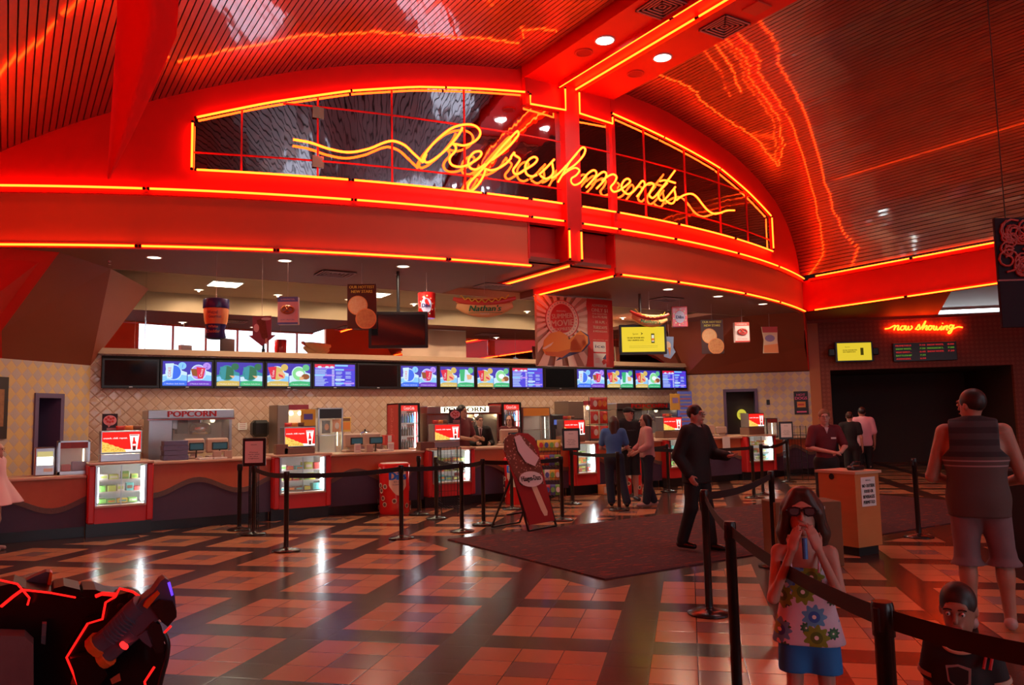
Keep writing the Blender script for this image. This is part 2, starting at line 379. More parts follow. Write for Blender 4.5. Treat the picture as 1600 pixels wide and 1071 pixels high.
# refreshment bay shell
TW = 16.62                                          # back wall
TILEB = diamond('cream_diamond_wall_tile', (1, 0, 0), .21, (.62, .42, .30), (.68, .50, .40), (.44, .28, .2), .09, .5, 2.6)
TILER = diamond('yellow_grey_diamond_wall_tile', (.70711, -.70711, 0), .22, (.74, .52, .26), (.56, .42, .38), (.62, .44, .28), .22, .15, .2)
TILEL = diamond('ochre_diamond_wall_tile', (.70711, .70711, 0), .22, (.76, .47, .20), (.56, .42, .36), (.62, .38, .22), .22, .15, .3)
struct('wall_north', MB().box(1.28, 16.62, TW, TW+.12, 0, 3.02, TILEB))
SILL = mat('tan_ledge_paint', (.5, .33, .22), .5)
struct('trim_5', MB().box(1.2, 16.7, TW-.10, TW+.12, 2.99, 3.10, SILL))
CM = mat('wall_mirror', (.82, .82, .82), .01, 1.)
struct('window_2', MB().box(1.0, 16.9, TW+.06, TW+.12, 3.1, 4.62, CM).box(2.20, 2.22, TW+.04, TW+.06, 3.1, 4.62, CHROME))
# diagonal side walls, tiled below, with leaning brown planes above
PURP = mat('purple_door_trim', (.13, .08, .17), .5)
def diag(name, p0, p1, m, z1=2.77, door=None, dz=2.1):
    """tiled wall from p0 to p1 with an optional niche at door=(a0,a1) along it"""
    a = Vector((*p0, 0)); b = Vector((*p1, 0)); d = (b-a); L_ = d.length; d.normalize(); nrm = Vector((-d.y, d.x, 0)) if d.x > 0 and d.y < 0 else Vector((-d.y, d.x, 0))
    q = MB()
    def seg(u0, u1, z0, zz_, mm, o=0., th=.12):
        pts = [a+d*u0+nrm*o, a+d*u1+nrm*o, a+d*u1+nrm*(o+th), a+d*u0+nrm*(o+th)]
        vs = [(p.x, p.y, z) for z in (z0, zz_) for p in pts]
        q.add(vs, [(3, 2, 1, 0), (4, 5, 6, 7), (0, 1, 5, 4), (1, 2, 6, 5), (2, 3, 7, 6), (3, 0, 4, 7)], mm)
    if door:
        u0, u1 = door; seg(0, u0, 0, z1, m); seg(u1, L_, 0, z1, m); seg(u0, u1, dz, z1, m)
        seg(u0-.06, u0+.02, 0, dz, PURP, -.03, .6); seg(u1-.02, u1+.06, 0, dz, PURP, -.03, .6); seg(u0-.06, u1+.06, dz-.02, dz+.06, PURP, -.03, .6)
        seg(u0, u1, 0, dz, mat('dark_door_panel', (.05, .035, .03), .6), .5, .04)
    else: seg(0, L_, 0, z1, m)
    return struct(name, q), a, d, nrm
RW = ((16.62, 16.62), (19.0, 14.24)); LW = ((-1.3, 14.04), (1.28, 16.62))
def along(p, q, px, py):                           # pixel -> distance along a diagonal wall
    a = Vector((*p, 0)); d = Vector((q[0]-p[0], q[1]-p[1], 0)).normalized(); n_ = Vector((-d.y, d.x, 0))
    h = onP(px, py, a, n_); return (h-a).dot(d), h.z
r0, rz = along(*RW, 1133, 612); r1, _ = along(*RW, 1180, 612)
l0, lz = along(*LW, 58, 620); l1, _ = along(*LW, 95, 620)
print('DOORS', r0, r1, rz, l0, l1, lz)
struct_r = diag('wall_east', *RW, TILER, door=(r0, r1), dz=rz)
struct_l = diag('wall_west', *LW, TILEL, door=(l0, l1), dz=lz)
# leaning planes
def slab(pts, m, th=.08):
    pts = [Vector(p) for p in pts]; nn = (pts[1]-pts[0]).cross(pts[2]-pts[0]).normalized()*th
    if nn.y < 0: nn = -nn
    n = len(pts); b = [p+nn for p in pts]
    return MB().add(pts+b, [tuple(range(n)), tuple(range(2*n-1, n-1, -1))]+[(i, (i+1) % n, n+(i+1) % n, n+i) for i in range(n)], m)
struct('wall_west_upper', slab([(-.12, 15.22, 2.77), (1.28, 16.62, 2.77), (2.24, 16.60, 4.28), (1.35, 14.25, 4.2), (.55, 13.20, 4.2), (-.14, 14.6, 3.15)], BROWNW))
struct('wall_west_corner', slab([(-1.0, 14.3, 2.77), (-.10, 15.2, 2.77), (-.12, 14.6, 3.15), (.57, 13.20, 4.2), (-1.0, 13.3, 4.2)], REDWALL))
struct('wall_east_upper', slab([(19.0, 14.24, 2.79), (16.62, 16.62, 2.79), (15.75, 16.60, 4.25), (16.4, 14.25, 4.2), (17.2, 12.95, 4.2), (18.4, 13.9, 3.4)], BROWNW))
struct('wall_east_corner', slab([(19.0, 14.24, 2.79), (18.4, 13.81, 3.4), (17.2, 12.95, 4.2), (19.0, 14.24, 4.2)], REDWALL, .03))
# soffits
def plan(poly, z0, z1, m): return MB().prism(poly, (0, 0, z0), (1, 0, 0), (0, 1, 0), (0, 0, z1-z0), m)
arc = lambda a, b, n: [(a+(b-a)*i/n, cs(a+(b-a)*i/n)+.05) for i in range(n+1)]
struct('ceiling_bay', merge(plan(arc(-1, 7.40, 14)+[(7.40, 14.25), (-1, 14.25)], 4.2, 4.34, CEILB), plan(arc(9.31, 17.22, 14)+[(17.22, 14.25), (9.31, 14.25)], 4.2, 4.34, CEILB),
                            plan([(7.40, 11.1), (9.31, 11.1), (9.31, 14.25), (7.40, 14.25)], 4.34, 4.4, CEILB), MB().box(9.29, 9.315, 11.02, 13.68, 4.19, 4.345, REDWALL),
                            MB().box(8.2, 8.34, 10.95, 13.5, 4.30, 4.34, REDWALL), MB().box(-1, 17.22, 14.22, 14.27, 4.195, 4.66, TAN), MB().box(15.3, 19.3, 14.2, 16.75, 4.2, 4.3, CEILB)))
struct('ceiling_rear', MB().box(-1.4, 19.2, 14.25, 17.0, 4.62, 4.7, TAN))
# now-showing wall, continues the diagonal of the right tiled wall
d45 = Vector((.70711, -.70711, 0)); n45 = Vector((.70711, .70711, 0))
SHOWW = diamond('dark_red_patterned_wallcovering', (.70711, -.70711, 0), .12, (.26, .06, .035), (.33, .09, .05), (.20, .05, .03), .6, .1)
A0 = Vector((19.0, 14.24, 0))
def dg(u, o=0., z=0.): p = A0+d45*u+n45*o; return Vector((p.x, p.y, z))
def dbox(q, u0, u1, o0, o1, z0, z1, m):
    vs = [dg(u, o, z) for z in (z0, z1) for o in (o0, o1) for u in (u0, u1)]
    return q.add(vs, [(0, 2, 3, 1), (4, 5, 7, 6), (0, 1, 5, 4), (2, 6, 7, 3), (0, 4, 6, 2), (1, 3, 7, 5)], m)
def ondg(px, py, off=0.):
    h = onP(px, py, A0+n45*off, n45); return (h-A0).dot(d45), h.z
u1, zo = ondg(1297, 579); u2, _ = ondg(1583, 575); _, ztop = ondg(1400, 489)
print('SHOW', u1, u2, zo, ztop)
q = MB(); dbox(q, 0, .28, -.02, .14, 0, 4.25, mat('orange_brown_column_paint', (.50, .17, .06), .5))
dbox(q, .28, u1, 0, .14, 0, 4.2, SHOWW); dbox(q, u1, u2, 0, .14, zo, 4.2, SHOWW); dbox(q, u2, 12, 0, .14, 0, 4.2, SHOWW)
struct('wall_now_showing', q)
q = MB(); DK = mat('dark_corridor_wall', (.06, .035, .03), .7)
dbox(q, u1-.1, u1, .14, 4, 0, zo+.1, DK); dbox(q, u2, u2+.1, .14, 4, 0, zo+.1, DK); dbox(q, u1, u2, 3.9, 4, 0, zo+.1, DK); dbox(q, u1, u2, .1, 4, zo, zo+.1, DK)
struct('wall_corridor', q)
# high ceiling strip over the now-showing wall with a cove tube
q = MB(); dbox(q, -2, 14, 1.6, 1.7, 4.1, 6, WHITE); dbox(q, -2, 14, -.1, .9, 4.12, 4.2, BROWNW)
struct('wall_cove', q)
SHELL = mat('dark_outer_shell', (.10, .03, .02), .8)
struct('light_block_shell', MB().box(-1.6, 42, TB-.3, 36, 8.25, 8.35, SHELL).box(-1.7, -1.5, TB-.3, 36, 0, 8.3, SHELL).box(40, 40.2, TB-.3, 36, 0, 8.3, SHELL).box(-1.7, 42, 34, 34.2, 0, 8.3, SHELL).box(25.9, 42, TB-.3, TB, 0, 8.3, SHELL).box(-1.6, 26, TB-.25, TB, 8.0, 8.3, SHELL))  # unseen shell added round the room to stop sky light leaking in
sf = [(17.25, 13.1), (19.0, 14.24), tuple(dg(3.4))[:2], (17.25, 9.2)]
struct('ceiling_corner', MB().prism(sf, (0, 0, 4.2), (1, 0, 0), (0, 1, 0), (0, 0, .08), BROWNW))
struct('ceiling_lobby', MB().box(17.3, 34, TB, 11.4, 5.2, 5.3, mat('dim_lobby_ceiling', (.16, .08, .06), .7)))
# ------------------------------------------------------------------ neon
def dens(pts, n):
    """Catmull-Rom through pts"""
    P_ = [Vector(p) for p in pts]; P_ = [P_[0]]+P_+[P_[-1]]; out = []
    for i in range(1, len(P_)-2):
        for k in range(n):
            t = k/n; a, b, c, d = P_[i-1:i+3]
            out.append(.5*((2*b)+(c-a)*t+(2*a-5*b+4*c-d)*t*t+(3*b-a-3*c+d)*t**3))
    return out+[P_[-2]]
TR = .0165
def strip(label, runs, gap=.035, name='neon_light'):
    """runs: lists of points; each run is one glass tube with short black end caps"""
    t = thing(name, label, 'neon light', tuple(Vector(runs[0][0])))
    o = Vector(runs[0][0])
    for r in runs:
        r = [Vector(p)-o for p in r]
        MB().tube(r, TR, NEONM, 7).obj('neon_tube', t)
        [MB().sphere(e, TR*1.5, DARK, 8).obj('end_cap', t) for e in (r[0], r[-1])]
    return t
def crun(s0, s1, z, off, n=14): return [(s0+(s1-s0)*i/n, cs(s0+(s1-s0)*i/n)-off, z) for i in range(n+1)]
def splits(s0, s1, cuts, z, off):
    ed = [s0]+cuts+[s1]; return [crun(a+.03, b-.03, z, off) for a, b in zip(ed[:-1], ed[1:])]
strip('long curved neon line along the top of the orange fascia, left of centre', splits(-.9, 8.12, [1.58, 4.4, 7.4], 5.04, .12))
strip('long curved neon line along the top of the orange fascia, right of centre', splits(8.46, 17.18, [9.34, 10.85, 13.05, 15.1], 5.04, .12))
strip('curved neon line along the bottom edge of the fascia, left of centre', splits(-.9, 7.45, [1.5, 3.3, 5.9], 4.2, .10))
strip('curved neon line along the bottom edge of the fascia, right of centre', splits(9.34, 17.18, [10.9, 13.3, 15.1], 4.2, .10))
strip('two short upright neon tubes flanking the rib in the middle of the fascia', [[(8.14, 10.82, 4.88), (8.14, 10.82, 4.36)], [(8.40, 10.82, 4.88), (8.40, 10.82, 4.36)]])
strip('neon line under the bay ceiling running inward from the rib', [[(8.27, 10.98, 4.28), (8.27, 13.35, 4.28)]])
strip('neon line on the lower ceiling edge running inward beside the hanging movie banner', [[(9.27, 11.0, 4.18), (9.27, 13.62, 4.18)]])
# double outline of the arched mirror
def tabrun(tab, off, dz=0.):
    a, b = tab[0][0], tab[-1][0]; return [(a+(b-a)*i/24, cs(a+(b-a)*i/24)-off, lerp_tab(tab, a+(b-a)*i/24)+dz) for i in range(25)]
def cutrun(run, cuts):
    out = []; prev = 0
    for c in cuts+[len(run)-1]: out.append(run[prev:c+1]); prev = c
    return out
LTOP = tabrun(FT_L, .09); RTOP = tabrun(FT_R, .09)
strip('neon outline of the arched mirror, left half, with a stepped notch', cutrun(LTOP, [10, 17]) + [[(2.16, cs(2.16)-.09, 6.08), (2.16, cs(2.16)-.09, 5.37)]]
      + splits(2.18, 8.12, [4.37, 6.55, 7.42], 5.36, .09) + [[(7.44, 10.9, 7.2), (7.44, 10.9, 7.03), (8.12, 10.8, 7.02), (8.12, 10.8, 7.42)]])
strip('neon outline of the arched mirror, right half, down to its square end', cutrun(RTOP, [6, 14]) + [[(14.9, cs(14.9)-.09, 6.18), (14.9, cs(14.9)-.09, 5.42)]]
      + splits(8.46, 14.9, [9.34, 11.0, 13.0], 5.36, .09) + [[(8.43, 10.8, 7.42), (8.43, 10.8, 7.02), (9.27, 10.9, 7.02), (9.27, 10.9, 7.16)]])
strip('left one of the two parallel neon lines under the ceiling beam', [[(8.06, 10.9, 7.46), (8.06, 8.1, 7.46)], [(8.06, 8.05, 7.46), (8.06, 3.0, 7.46)], [(8.06, 2.9, 7.46), (8.06, -4.5, 7.46)]])
strip('right one of the two parallel neon lines under the ceiling beam', [[(8.38, 10.85, 7.46), (8.38, 7.9, 7.46)], [(8.38, 7.85, 7.46), (8.38, 3.0, 7.46)], [(8.38, 2.9, 7.46), (8.38, -4.5, 7.46)]])
strip('upper neon line along the straight fascia on the right side wall', [[(17.12, 12.5, 5.05), (17.12, 10.0, 5.05)], [(17.12, 9.95, 5.05), (17.12, 5.5, 5.05)], [(17.12, 5.45, 5.05), (17.12, -5, 5.05)]])
strip('lower neon line along the straight fascia on the right side wall', [[(17.14, 12.6, 4.2), (17.14, 10.2, 4.2)], [(17.14, 10.15, 4.2), (17.14, 5.5, 4.2)], [(17.14, 5.45, 4.2), (17.14, -5, 4.2)]])
for z_, l_ in ((5.05, 'upper neon line along the fascia over the left side of the lobby'), (4.2, 'lower neon line along the fascia over the left side of the lobby')): strip(l_, [[(-.86, 12.0, z_), (-.86, 6.5, z_)], [(-.86, 6.4, z_), (-.86, .8, z_)], [(-.86, .7, z_), (-.86, -5, z_)]])
# the script word, drawn over the mirror
def zl(box, pts):                                    # zoom-crop coordinates -> pixels
    return [(box[0]+x/8.2375, box[1]+y/8.2375) for x, y in pts]
b1, b2, b3, b4 = (640, 180), (780, 200), (880, 210), (1000, 240)
STROKES = [
 ('flourish', [(458, 218), (485, 223), (515, 233), (545, 238), (575, 233), (600, 223), (615, 220.5), (632, 227), (645, 239), (661, 254)]),
 ('letter', zl(b1, [(175, 615), (165, 575), (200, 500), (300, 370), (440, 240), (560, 160), (680, 125), (800, 125), (880, 165), (910, 230), (880, 300), (800, 360), (700, 390), (600, 375), (545, 365)])),
 ('letter', zl(b1, [(680, 160), (640, 240), (540, 370), (430, 480), (300, 580), (220, 610), (190, 570), (215, 500)])),
 ('letter', zl(b1, [(545, 365), (590, 400), (590, 460), (530, 530), (515, 590), (550, 645), (640, 665), (750, 640), (880, 560), (925, 500), (900, 465), (830, 480), (770, 550), (755, 620), (780, 680), (840, 700), (900, 680), (975, 630)])),
 ('letter', zl(b1, [(975, 690), (960, 760), (900, 870), (820, 960), (770, 975), (750, 925), (790, 850), (900, 735), (1060, 560), (1180, 420), (1300, 290), (1380, 210), (1400, 225), (1390, 270), (1300, 380), (1180, 490), (1060, 580)]) ),
 ('letter', zl(b1, [(975, 690), (1040, 710), (1130, 690), (1230, 630), (1300, 560)])+zl(b2, [(150, 375), (195, 315)])),
 ('letter', zl(b2, [(195, 315), (200, 350), (265, 400), (230, 470), (180, 540), (200, 590), (250, 590), (330, 540), (440, 470), (490, 410), (460, 375), (400, 395), (345, 460), (335, 540), (360, 600), (420, 625), (485, 605)])),
 ('letter', zl(b2, [(515, 600), (600, 520), (710, 405)])), ('letter', zl(b2, [(680, 445), (695, 560), (670, 620), (600, 655), (530, 615)])),
 ('letter', zl(b2, [(670, 645), (740, 610), (850, 500), (960, 370), (1040, 280), (1080, 250), (1108, 280), (1080, 360), (980, 470), (860, 550)])), ('letter', zl(b2, [(1000, 330), (900, 450), (820, 590), (755, 700)])),
 ('letter', zl(b2, [(800, 620), (900, 545), (980, 515), (1030, 550), (990, 610), (930, 650), (925, 700), (970, 735), (1050, 700), (1130, 600), (1210, 545), (1250, 575), (1230, 640), (1120, 765)])),
 ('letter', zl(b3, [(425, 550), (510, 485), (555, 510), (530, 590), (430, 700)])),
 ('letter', zl(b3, [(500, 600), (570, 545), (640, 515), (685, 550), (660, 620), (612, 680), (640, 735), (700, 730), (800, 670), (862, 610), (830, 572), (780, 600), (750, 660), (765, 720), (830, 770), (900, 740), (960, 670), (1020, 600), (1050, 640), (1020, 710), (950, 800)])),
 ('letter', zl(b3, [(1010, 710), (1070, 650), (1130, 625), (1165, 660), (1120, 740), (1110, 790), (1150, 820), (1200, 780), (1270, 690), (1340, 600)])+zl(b4, [(450, 220)])),
 ('letter', zl(b4, [(350, 380), (260, 480), (235, 550), (270, 605), (320, 590), (400, 500), (455, 430)])), ('letter', zl(b4, [(440, 460), (458, 560), (430, 635), (380, 640), (335, 605)])),
 ('cross_bar', zl(b4, [(255, 357), (330, 345), (455, 380)])),
 ('flourish', zl(b4, [(470, 600), (540, 550), (620, 520), (680, 525), (740, 570), (800, 650), (870, 730), (950, 775), (1030, 765), (1120, 735), (1215, 732)])),
]
t = thing('neon_sign', 'large cursive yellow neon sign reading Refreshments across the arched mirror', 'neon sign', (8.3, 10.9, 6.0))
for nm, pts in STROKES:
    w3 = [onC(x, y, .16) - Vector((8.3, 10.9, 6.0)) for x, y in pts]
    MB().tube(dens(w3, 5), TR*1.15, NEONM, 7).obj('neon_'+nm, t)
for px_, py_ in ((500, 231), (590, 227), (700, 200), (760, 225), (830, 236), (905, 262), (960, 290), (1020, 292), (1100, 308)):
    a = onC(px_, py_, .16) - Vector((8.3, 10.9, 6.0)); b = onC(px_, py_, .02) - Vector((8.3, 10.9, 6.0))
    MB().tube([a, b], .006, GLASS, 6).obj('standoff', t)
# now showing, traced in its 1600-wide crop
def zn(pts): return [(1370+x*150/1600, 490+y*150/1600) for x, y in pts]
NS = [zn([(135, 258), (200, 250), (250, 225), (290, 205), (310, 210), (285, 280)]), zn([(290, 250), (340, 205), (365, 210), (345, 265), (365, 275), (400, 235)]), zn([(430, 205), (395, 240), (405, 275), (440, 270), (465, 230), (440, 205), (470, 215), (490, 205), (475, 260), (500, 275), (535, 210), (525, 265), (555, 272), (590, 235), (570, 205)]),
      zn([(640, 270), (680, 220), (705, 180), (715, 240), (695, 272), (660, 262)]), zn([(720, 268), (770, 200), (815, 125), (760, 275)]), zn([(775, 250), (820, 205), (838, 215), (815, 265), (840, 270), (870, 225), (900, 205), (870, 215), (860, 262), (890, 272), (920, 235), (905, 208), (940, 215), (960, 210), (945, 262), (975, 272), (1000, 212), (995, 265), (1025, 270), (1060, 225)]),
      zn([(1085, 205), (1060, 262), (1085, 270), (1120, 215)]), zn([(1100, 160), (1096, 170)]), zn([(1140, 205), (1110, 275)]), zn([(1115, 255), (1160, 208), (1180, 215), (1160, 268), (1185, 270)]),
      zn([(1270, 200), (1225, 195), (1205, 240), (1235, 255), (1285, 190), (1250, 290), (1215, 335), (1190, 320), (1230, 280), (1300, 245), (1360, 225), (1430, 235)])]
u0_, z0_ = ondg(1440, 514, -.08); org = dg(u0_, -.08, z0_)
t = thing('neon_sign', 'small cursive yellow neon sign reading now showing above the showtimes board', 'neon sign', tuple(org))
for pts in NS:
    MB().tube(dens([onP(x, y, org, n45)-org for x, y in pts], 3), .021, NEONM, 6).obj('neon_letter', t)
# ------------------------------------------------------------------ refreshment counter
def S_(px, t, py=700): return onT(px, py, t).x
def Z_(px, py, t): return onT(px, py, t).z
CTOP = noisy('tan_laminate_counter_top', (.55, .33, .22), (.62, .40, .28), 8, .3)
CORG = noisy('orange_laminate_counter_front', (.60, .17, .07), (.52, .14, .055), 9, .45)
CPUR = noisy('purple_laminate_counter_base', (.085, .055, .10), (.07, .045, .085), 9, .5)
CWAV = noisy('speckled_grey_wave_band', (.22, .14, .11), (.09, .06, .055), 90, .5)
KICK = mat('black_kick_tile', (.02, .022, .025), .3)
YF = 13.5                                           # face of the counter front
CASES = [(137, 240), (427, 517), (668, 742), (896, 937), (1040, 1080), (1168, 1214)]
CS_ = [(S_(a, 13.35, 760), S_(b, 13.35, 740)) for a, b in CASES]
CS_[4] = (CS_[4][0]+.05, CS_[4][1])
def wave(x): return .655+.105*math.sin((x-2.27)*2*PI/1.33)
def counter(name, label, x0, x1, top=1.07, low=0.):
    t = thing(name, label, 'counter', (x0, YF, 0)); W_ = x1-x0
    n_ = max(6, int(W_*12)); b = MB(); c = MB(); d = MB()
    X = [W_*i/n_ for i in range(n_+1)]
    def band(q, f0, f1, y, m):
        vs = []; fs = []
        for x in X: vs += [(x, y, f0(x0+x)), (x, y, f1(x0+x)), (x, y+.05, f1(x0+x)), (x, y+.05, f0(x0+x))]
        for i in range(n_):
            for k in range(4): l = (k+1) % 4; fs.append((i*4+k, i*4+4+k, i*4+4+l, i*4+l))
        fs += [(0, 1, 2, 3), (n_*4+3, n_*4+2, n_*4+1, n_*4)]; q.add(vs, fs, m)
    band(b, lambda x: wave(x)+low+.03, lambda x: top-.04, 0, CORG); b.obj('upper_panel', t)
    band(c, lambda x: .16, lambda x: wave(x)+low-.03, 0, CPUR); c.obj('lower_panel', t)
    band(d, lambda x: wave(x)+low-.04, lambda x: wave(x)+low+.04, -.018, CWAV); d.obj('wave_band', t)
    MB().box(0, W_, .12, .2, 0, .17, KICK).obj('kick_board', t)
    MB().box(0, W_, -.07, .72, top-.045, top, CTOP, .012).obj('counter_top', t)
    MB().box(0, W_, .05, .66, .16, top-.05, CPUR).obj('counter_body', t)
    return t
names = ['low left end of the refreshment counter holding the small glass warmers', 'counter section between the first and second candy cases, below the popcorn machine',
         'counter section between the second and third candy cases, behind the red freezer bin', 'counter section right of the third candy case, behind the tall ice cream board',
         'counter section right of the fourth candy case, behind the three waiting customers', 'counter section in front of the dark wall niche, with a paper strip hanging down', 'short right end of the refreshment counter beside the last candy case']
xs = [-.97]+[v for c in CS_ for v in c]+[18.9]
for i in range(7):
    a, b = xs[2*i], xs[2*i+1]
    counter('refreshment_counter', names[i], a+.005, b-.005, .92 if i == 0 else (.98 if i == 6 else 1.07), -.13 if i == 0 else 0)
# candy display cases
CWHT = mat('white_case_liner', (.8, .82, .8), .5); CTUBE = glow('cool_white_case_tube', (.88, .98, 1), 22.)
SHG = mat('glass_shelf', (.75, .85, .85), .05, alpha=.35)
CND = [mat('candy_'+n_, c, .4) for n_, c in (('yellow', (.75, .6, .08)), ('green', (.2, .5, .1)), ('brown', (.2, .09, .05)), ('orange', (.75, .25, .05)), ('white', (.75, .72, .62)), ('red', (.6, .05, .04)), ('teal', (.1, .45, .42)), ('lime', (.5, .62, .12)))]
CLAB = ['first red candy display case at the left, under the first lit drink sign', 'second red candy display case, behind the post with the framed sign', 'third red candy display case, left of the tall ice cream board',
        'fourth red candy display case, behind the framed sign post near the customers', 'fifth red candy display case, between the woman in pink and the suited walking man', 'sixth red candy display case, right of the dark wall niche']
CORD = ['first', 'second', 'third', 'fourth', 'fifth', 'sixth']
for i, (a, b) in enumerate(CS_):
    W_ = b-a; t = thing('candy_display_case', CLAB[i], 'display case', (a, YF-.18, 0), group='candy display cases in the counter')
    fr = .10 if W_ > .7 else .08
    q = MB(); q.box(0, fr, 0, .8, .2, 1.06, RED, .02).box(W_-fr, W_, 0, .8, .2, 1.06, RED, .02).box(fr, W_-fr, .02, .8, .2, .44, RED).box(fr, W_-fr, .75, .8, .44, 1.06, RED)
    q.obj('case_body', t)
    MB().box(0, W_, .15, .3, 0, .2, KICK).obj('kick_board', t)
    MB().box(0, W_, -.04, .85, 1.06, 1.10, CTOP, .01).obj('case_top', t)
    MB().box(fr, W_-fr, -.01, .04, .435, .46, CTOP).obj('front_sill', t)
    MB().box(fr, W_-fr, .62, .64, .46, 1.04, CWHT).box(fr, fr+.01, .04, .62, .46, 1.04, CWHT).box(W_-fr-.01, W_-fr, .04, .62, .46, 1.04, CWHT).box(fr, W_-fr, .04, .62, .455, .465, CWHT).obj('liner', t)
    for x, r in ((fr+.04, .010), (W_-fr-.05, .022)): MB().tube([(x, .08, .5), (x, .08, 1.02)], r, CTUBE, 8).obj('light_tube', t)
    MB().box(fr, fr+.03, 0, .03, .46, 1.05, STEEL).box(W_-fr-.03, W_-fr, 0, .03, .46, 1.05, STEEL).obj('door_frame', t); MB().box(W_/2-.008, W_/2+.008, .01, .02, .46, 1.05, STEEL).obj('door_mullion', t)
    MB().box(fr, W_-fr, .012, .016, .46, 1.05, GLASS).obj('glass_front', t)
    for z in (.47, .64, .82):
        if z > .5: MB().box(fr+.01, W_-fr-.01, .08, .6, z, z+.01, SHG).box(fr+.01, W_-fr-.01, .075, .085, z-.004, z+.018, CWHT).obj('shelf', t)
        x = fr+.06
        while x < W_-fr-.14:
            w_ = rnd.uniform(.08, .15); h = rnd.uniform(.055, .12)
            bx = MB().box(0, w_, 0, rnd.uniform(.12, .3), 0, h, rnd.choice(CND), .004).box(w_*.12, w_*.88, -.001, .004, h*.3, h*.7, rnd.choice(CND)).obj('candy_box')
            bx.location = (a+x, YF-.18+rnd.uniform(.1, .16), z+.0115); tag(bx, 'small candy box on a glass shelf inside the %s display case' % CORD[i], 'candy box', 'candy boxes in the %s display case' % CORD[i])
            x += w_+rnd.uniform(.008, .04)
# lit drink and popcorn signs
SR = glow('lit_red_sign', (.85, .012, .008), 1.25); SRP = glow('lit_deep_red', (.4, .004, .004), 1.); SW = glow('lit_white_sign', (1, .9, .85), 1.3); SY = glow('lit_popcorn_yellow', (.95, .62, .12), 1.1); SY2 = glow('lit_popcorn_gold', (.8, .42, .05), 1.); SB = glow('lit_cola_brown', (.12, .01, .005), 1.)
def lit_sign(px0, px1, ytop, ybot, t_, label, zb, steel=True):
    x0, x1 = S_(px0, t_), S_(px1, t_); z0, z1 = Z_(px0, ybot, t_), Z_(px0, ytop, t_); W_, H = x1-x0, z1-z0
    t = thing('lightbox_sign', label, 'sign', (x0, t_, zb), group='lit drink and popcorn signs on the counter')
    h0 = z0-zb
    MB().box(.0, W_*.97, .0, .3, 0, h0-.005, STEEL if steel else mat('brown_box_base', (.2, .1, .07), .4), .01).obj('base', t)
    MB().box(0, W_, .012, .26, h0, h0+H, STEEL, .008).obj('housing', t)
    f = MB(); e = .02
    def P_(x, z, k): return (e+x*(W_-2*e), .011-.0012*k, h0+e+z*(H-2*e))
    def pl(pts, m, k): f.poly([P_(x, z, k) for x, z in pts], m)
    pl([(0, 0), (1, 0), (1, 1), (0, 1)], SR, 0)
    pl([(0, 0), (1, 0), (1, .1), (.6, .13), (0, .1)], SW, 1)
    heap = [(0, 0), (.62, 0), (.6, .1), (.52, .18), (.46, .2), (.42, .26), (.34, .28), (.28, .36), (.2, .38), (.14, .46), (.07, .48), (0, .55)]
    pl(heap, SY, 2)
    for k in range(70):
        x = rnd.uniform(.02, .55); z = rnd.uniform(.03, max(.06, .5-.8*x))
        pl([(x+a*W_**0*.5, z+b) for a, b in circ(0, 0, .035, 7)], SY2 if k % 2 else SY, 3+k % 3)
    pl([(.70, .86), (.96, .86), (.90, .03), (.76, .03)], SW, 4); pl([(.71, .8), (.94, .8), (.935, .84), (.715, .84)], SRP, 5)
    pl([(.80, .72), (.84, .72), (.85, .55), (.88, .45), (.88, .3), (.87, .07), (.79, .07), (.78, .3), (.78, .45), (.795, .55)], SR, 5); pl([(.79, .3), (.87, .3), (.87, .38), (.79, .38)], SW, 6); pl([(.79, .07), (.87, .07), (.87, .26), (.79, .26)], SB, 6)
    f.text('crunch. chill. repeat.', P_(.03, .66, 5), H*.07, SW, align='l', w=(W_-2*e)*.62, bold=.04)
    f.text('movie time', P_(.2, .9, 5), H*.025, SW, align='l', w=(W_-2*e)*.15) if False else None
    f.obj('sign_face', t); return t
T1 = YF-.08
LS = [(157, 222, 674, 710, 'first lit red drink and popcorn sign, on the leftmost candy case'), (444, 494, 668, 700, 'second lit red drink sign, on the candy case behind the framed sign post'),
      (679, 720, 663, 690, 'third lit red drink sign, on the counter left of the man in the suit'), (882, 916, 656, 682, 'fourth lit red drink sign, partly behind the framed sign near the ice cream board'),
      (1038, 1068, 652, 674, 'fifth lit red drink sign, behind the customer in pink'), (1172, 1197, 646, 668, 'sixth lit red drink sign, in front of the dark wall niche')]
for k, (a, b, c, d, l) in enumerate(LS): lit_sign(a, b, c, d, T1, l, 1.10 if k not in () else 1.07, steel=(k in (0, 2)))
# ------------------------------------------------------------------ menu screens
def g(n_, c, s=1.): return glow('screen_'+n_, c, s)
MG = dict(blue=g('blue', (.03, .16, .9)), navy=g('navy', (.04, .03, .45)), sky=g('sky', (.25, .62, 1)), pale=g('pale', (.62, .85, 1)), purple=g('purple', (.16, .04, .62)), lilac=g('lilac', (.5, .28, .9)), red=g('red', (.75, .01, .06)),
          white=g('white', (.9, .95, 1)), green=g('green', (.03, .5, .2)), lime=g('lime', (.25, .75, .3)), gold=g('gold', (.7, .5, .12)), tan=g('tan', (.85, .45, .22)), brown=g('brown', (.3, .08, .02)), teal=g('teal', (.02, .3, .36)), dgreen=g('dark_green', (.01, .16, .08)), sgrn=g('soft_green', (.12, .55, .25)), ind=g('indigo', (.06, .05, .75)))
BEZ = mat('black_screen_bezel', (.010, .010, .012), .3); OFFS = mat('switched_off_screen', (.006, .006, .008), .08); LOGO = mat('silver_logo', (.6, .62, .7), .3)
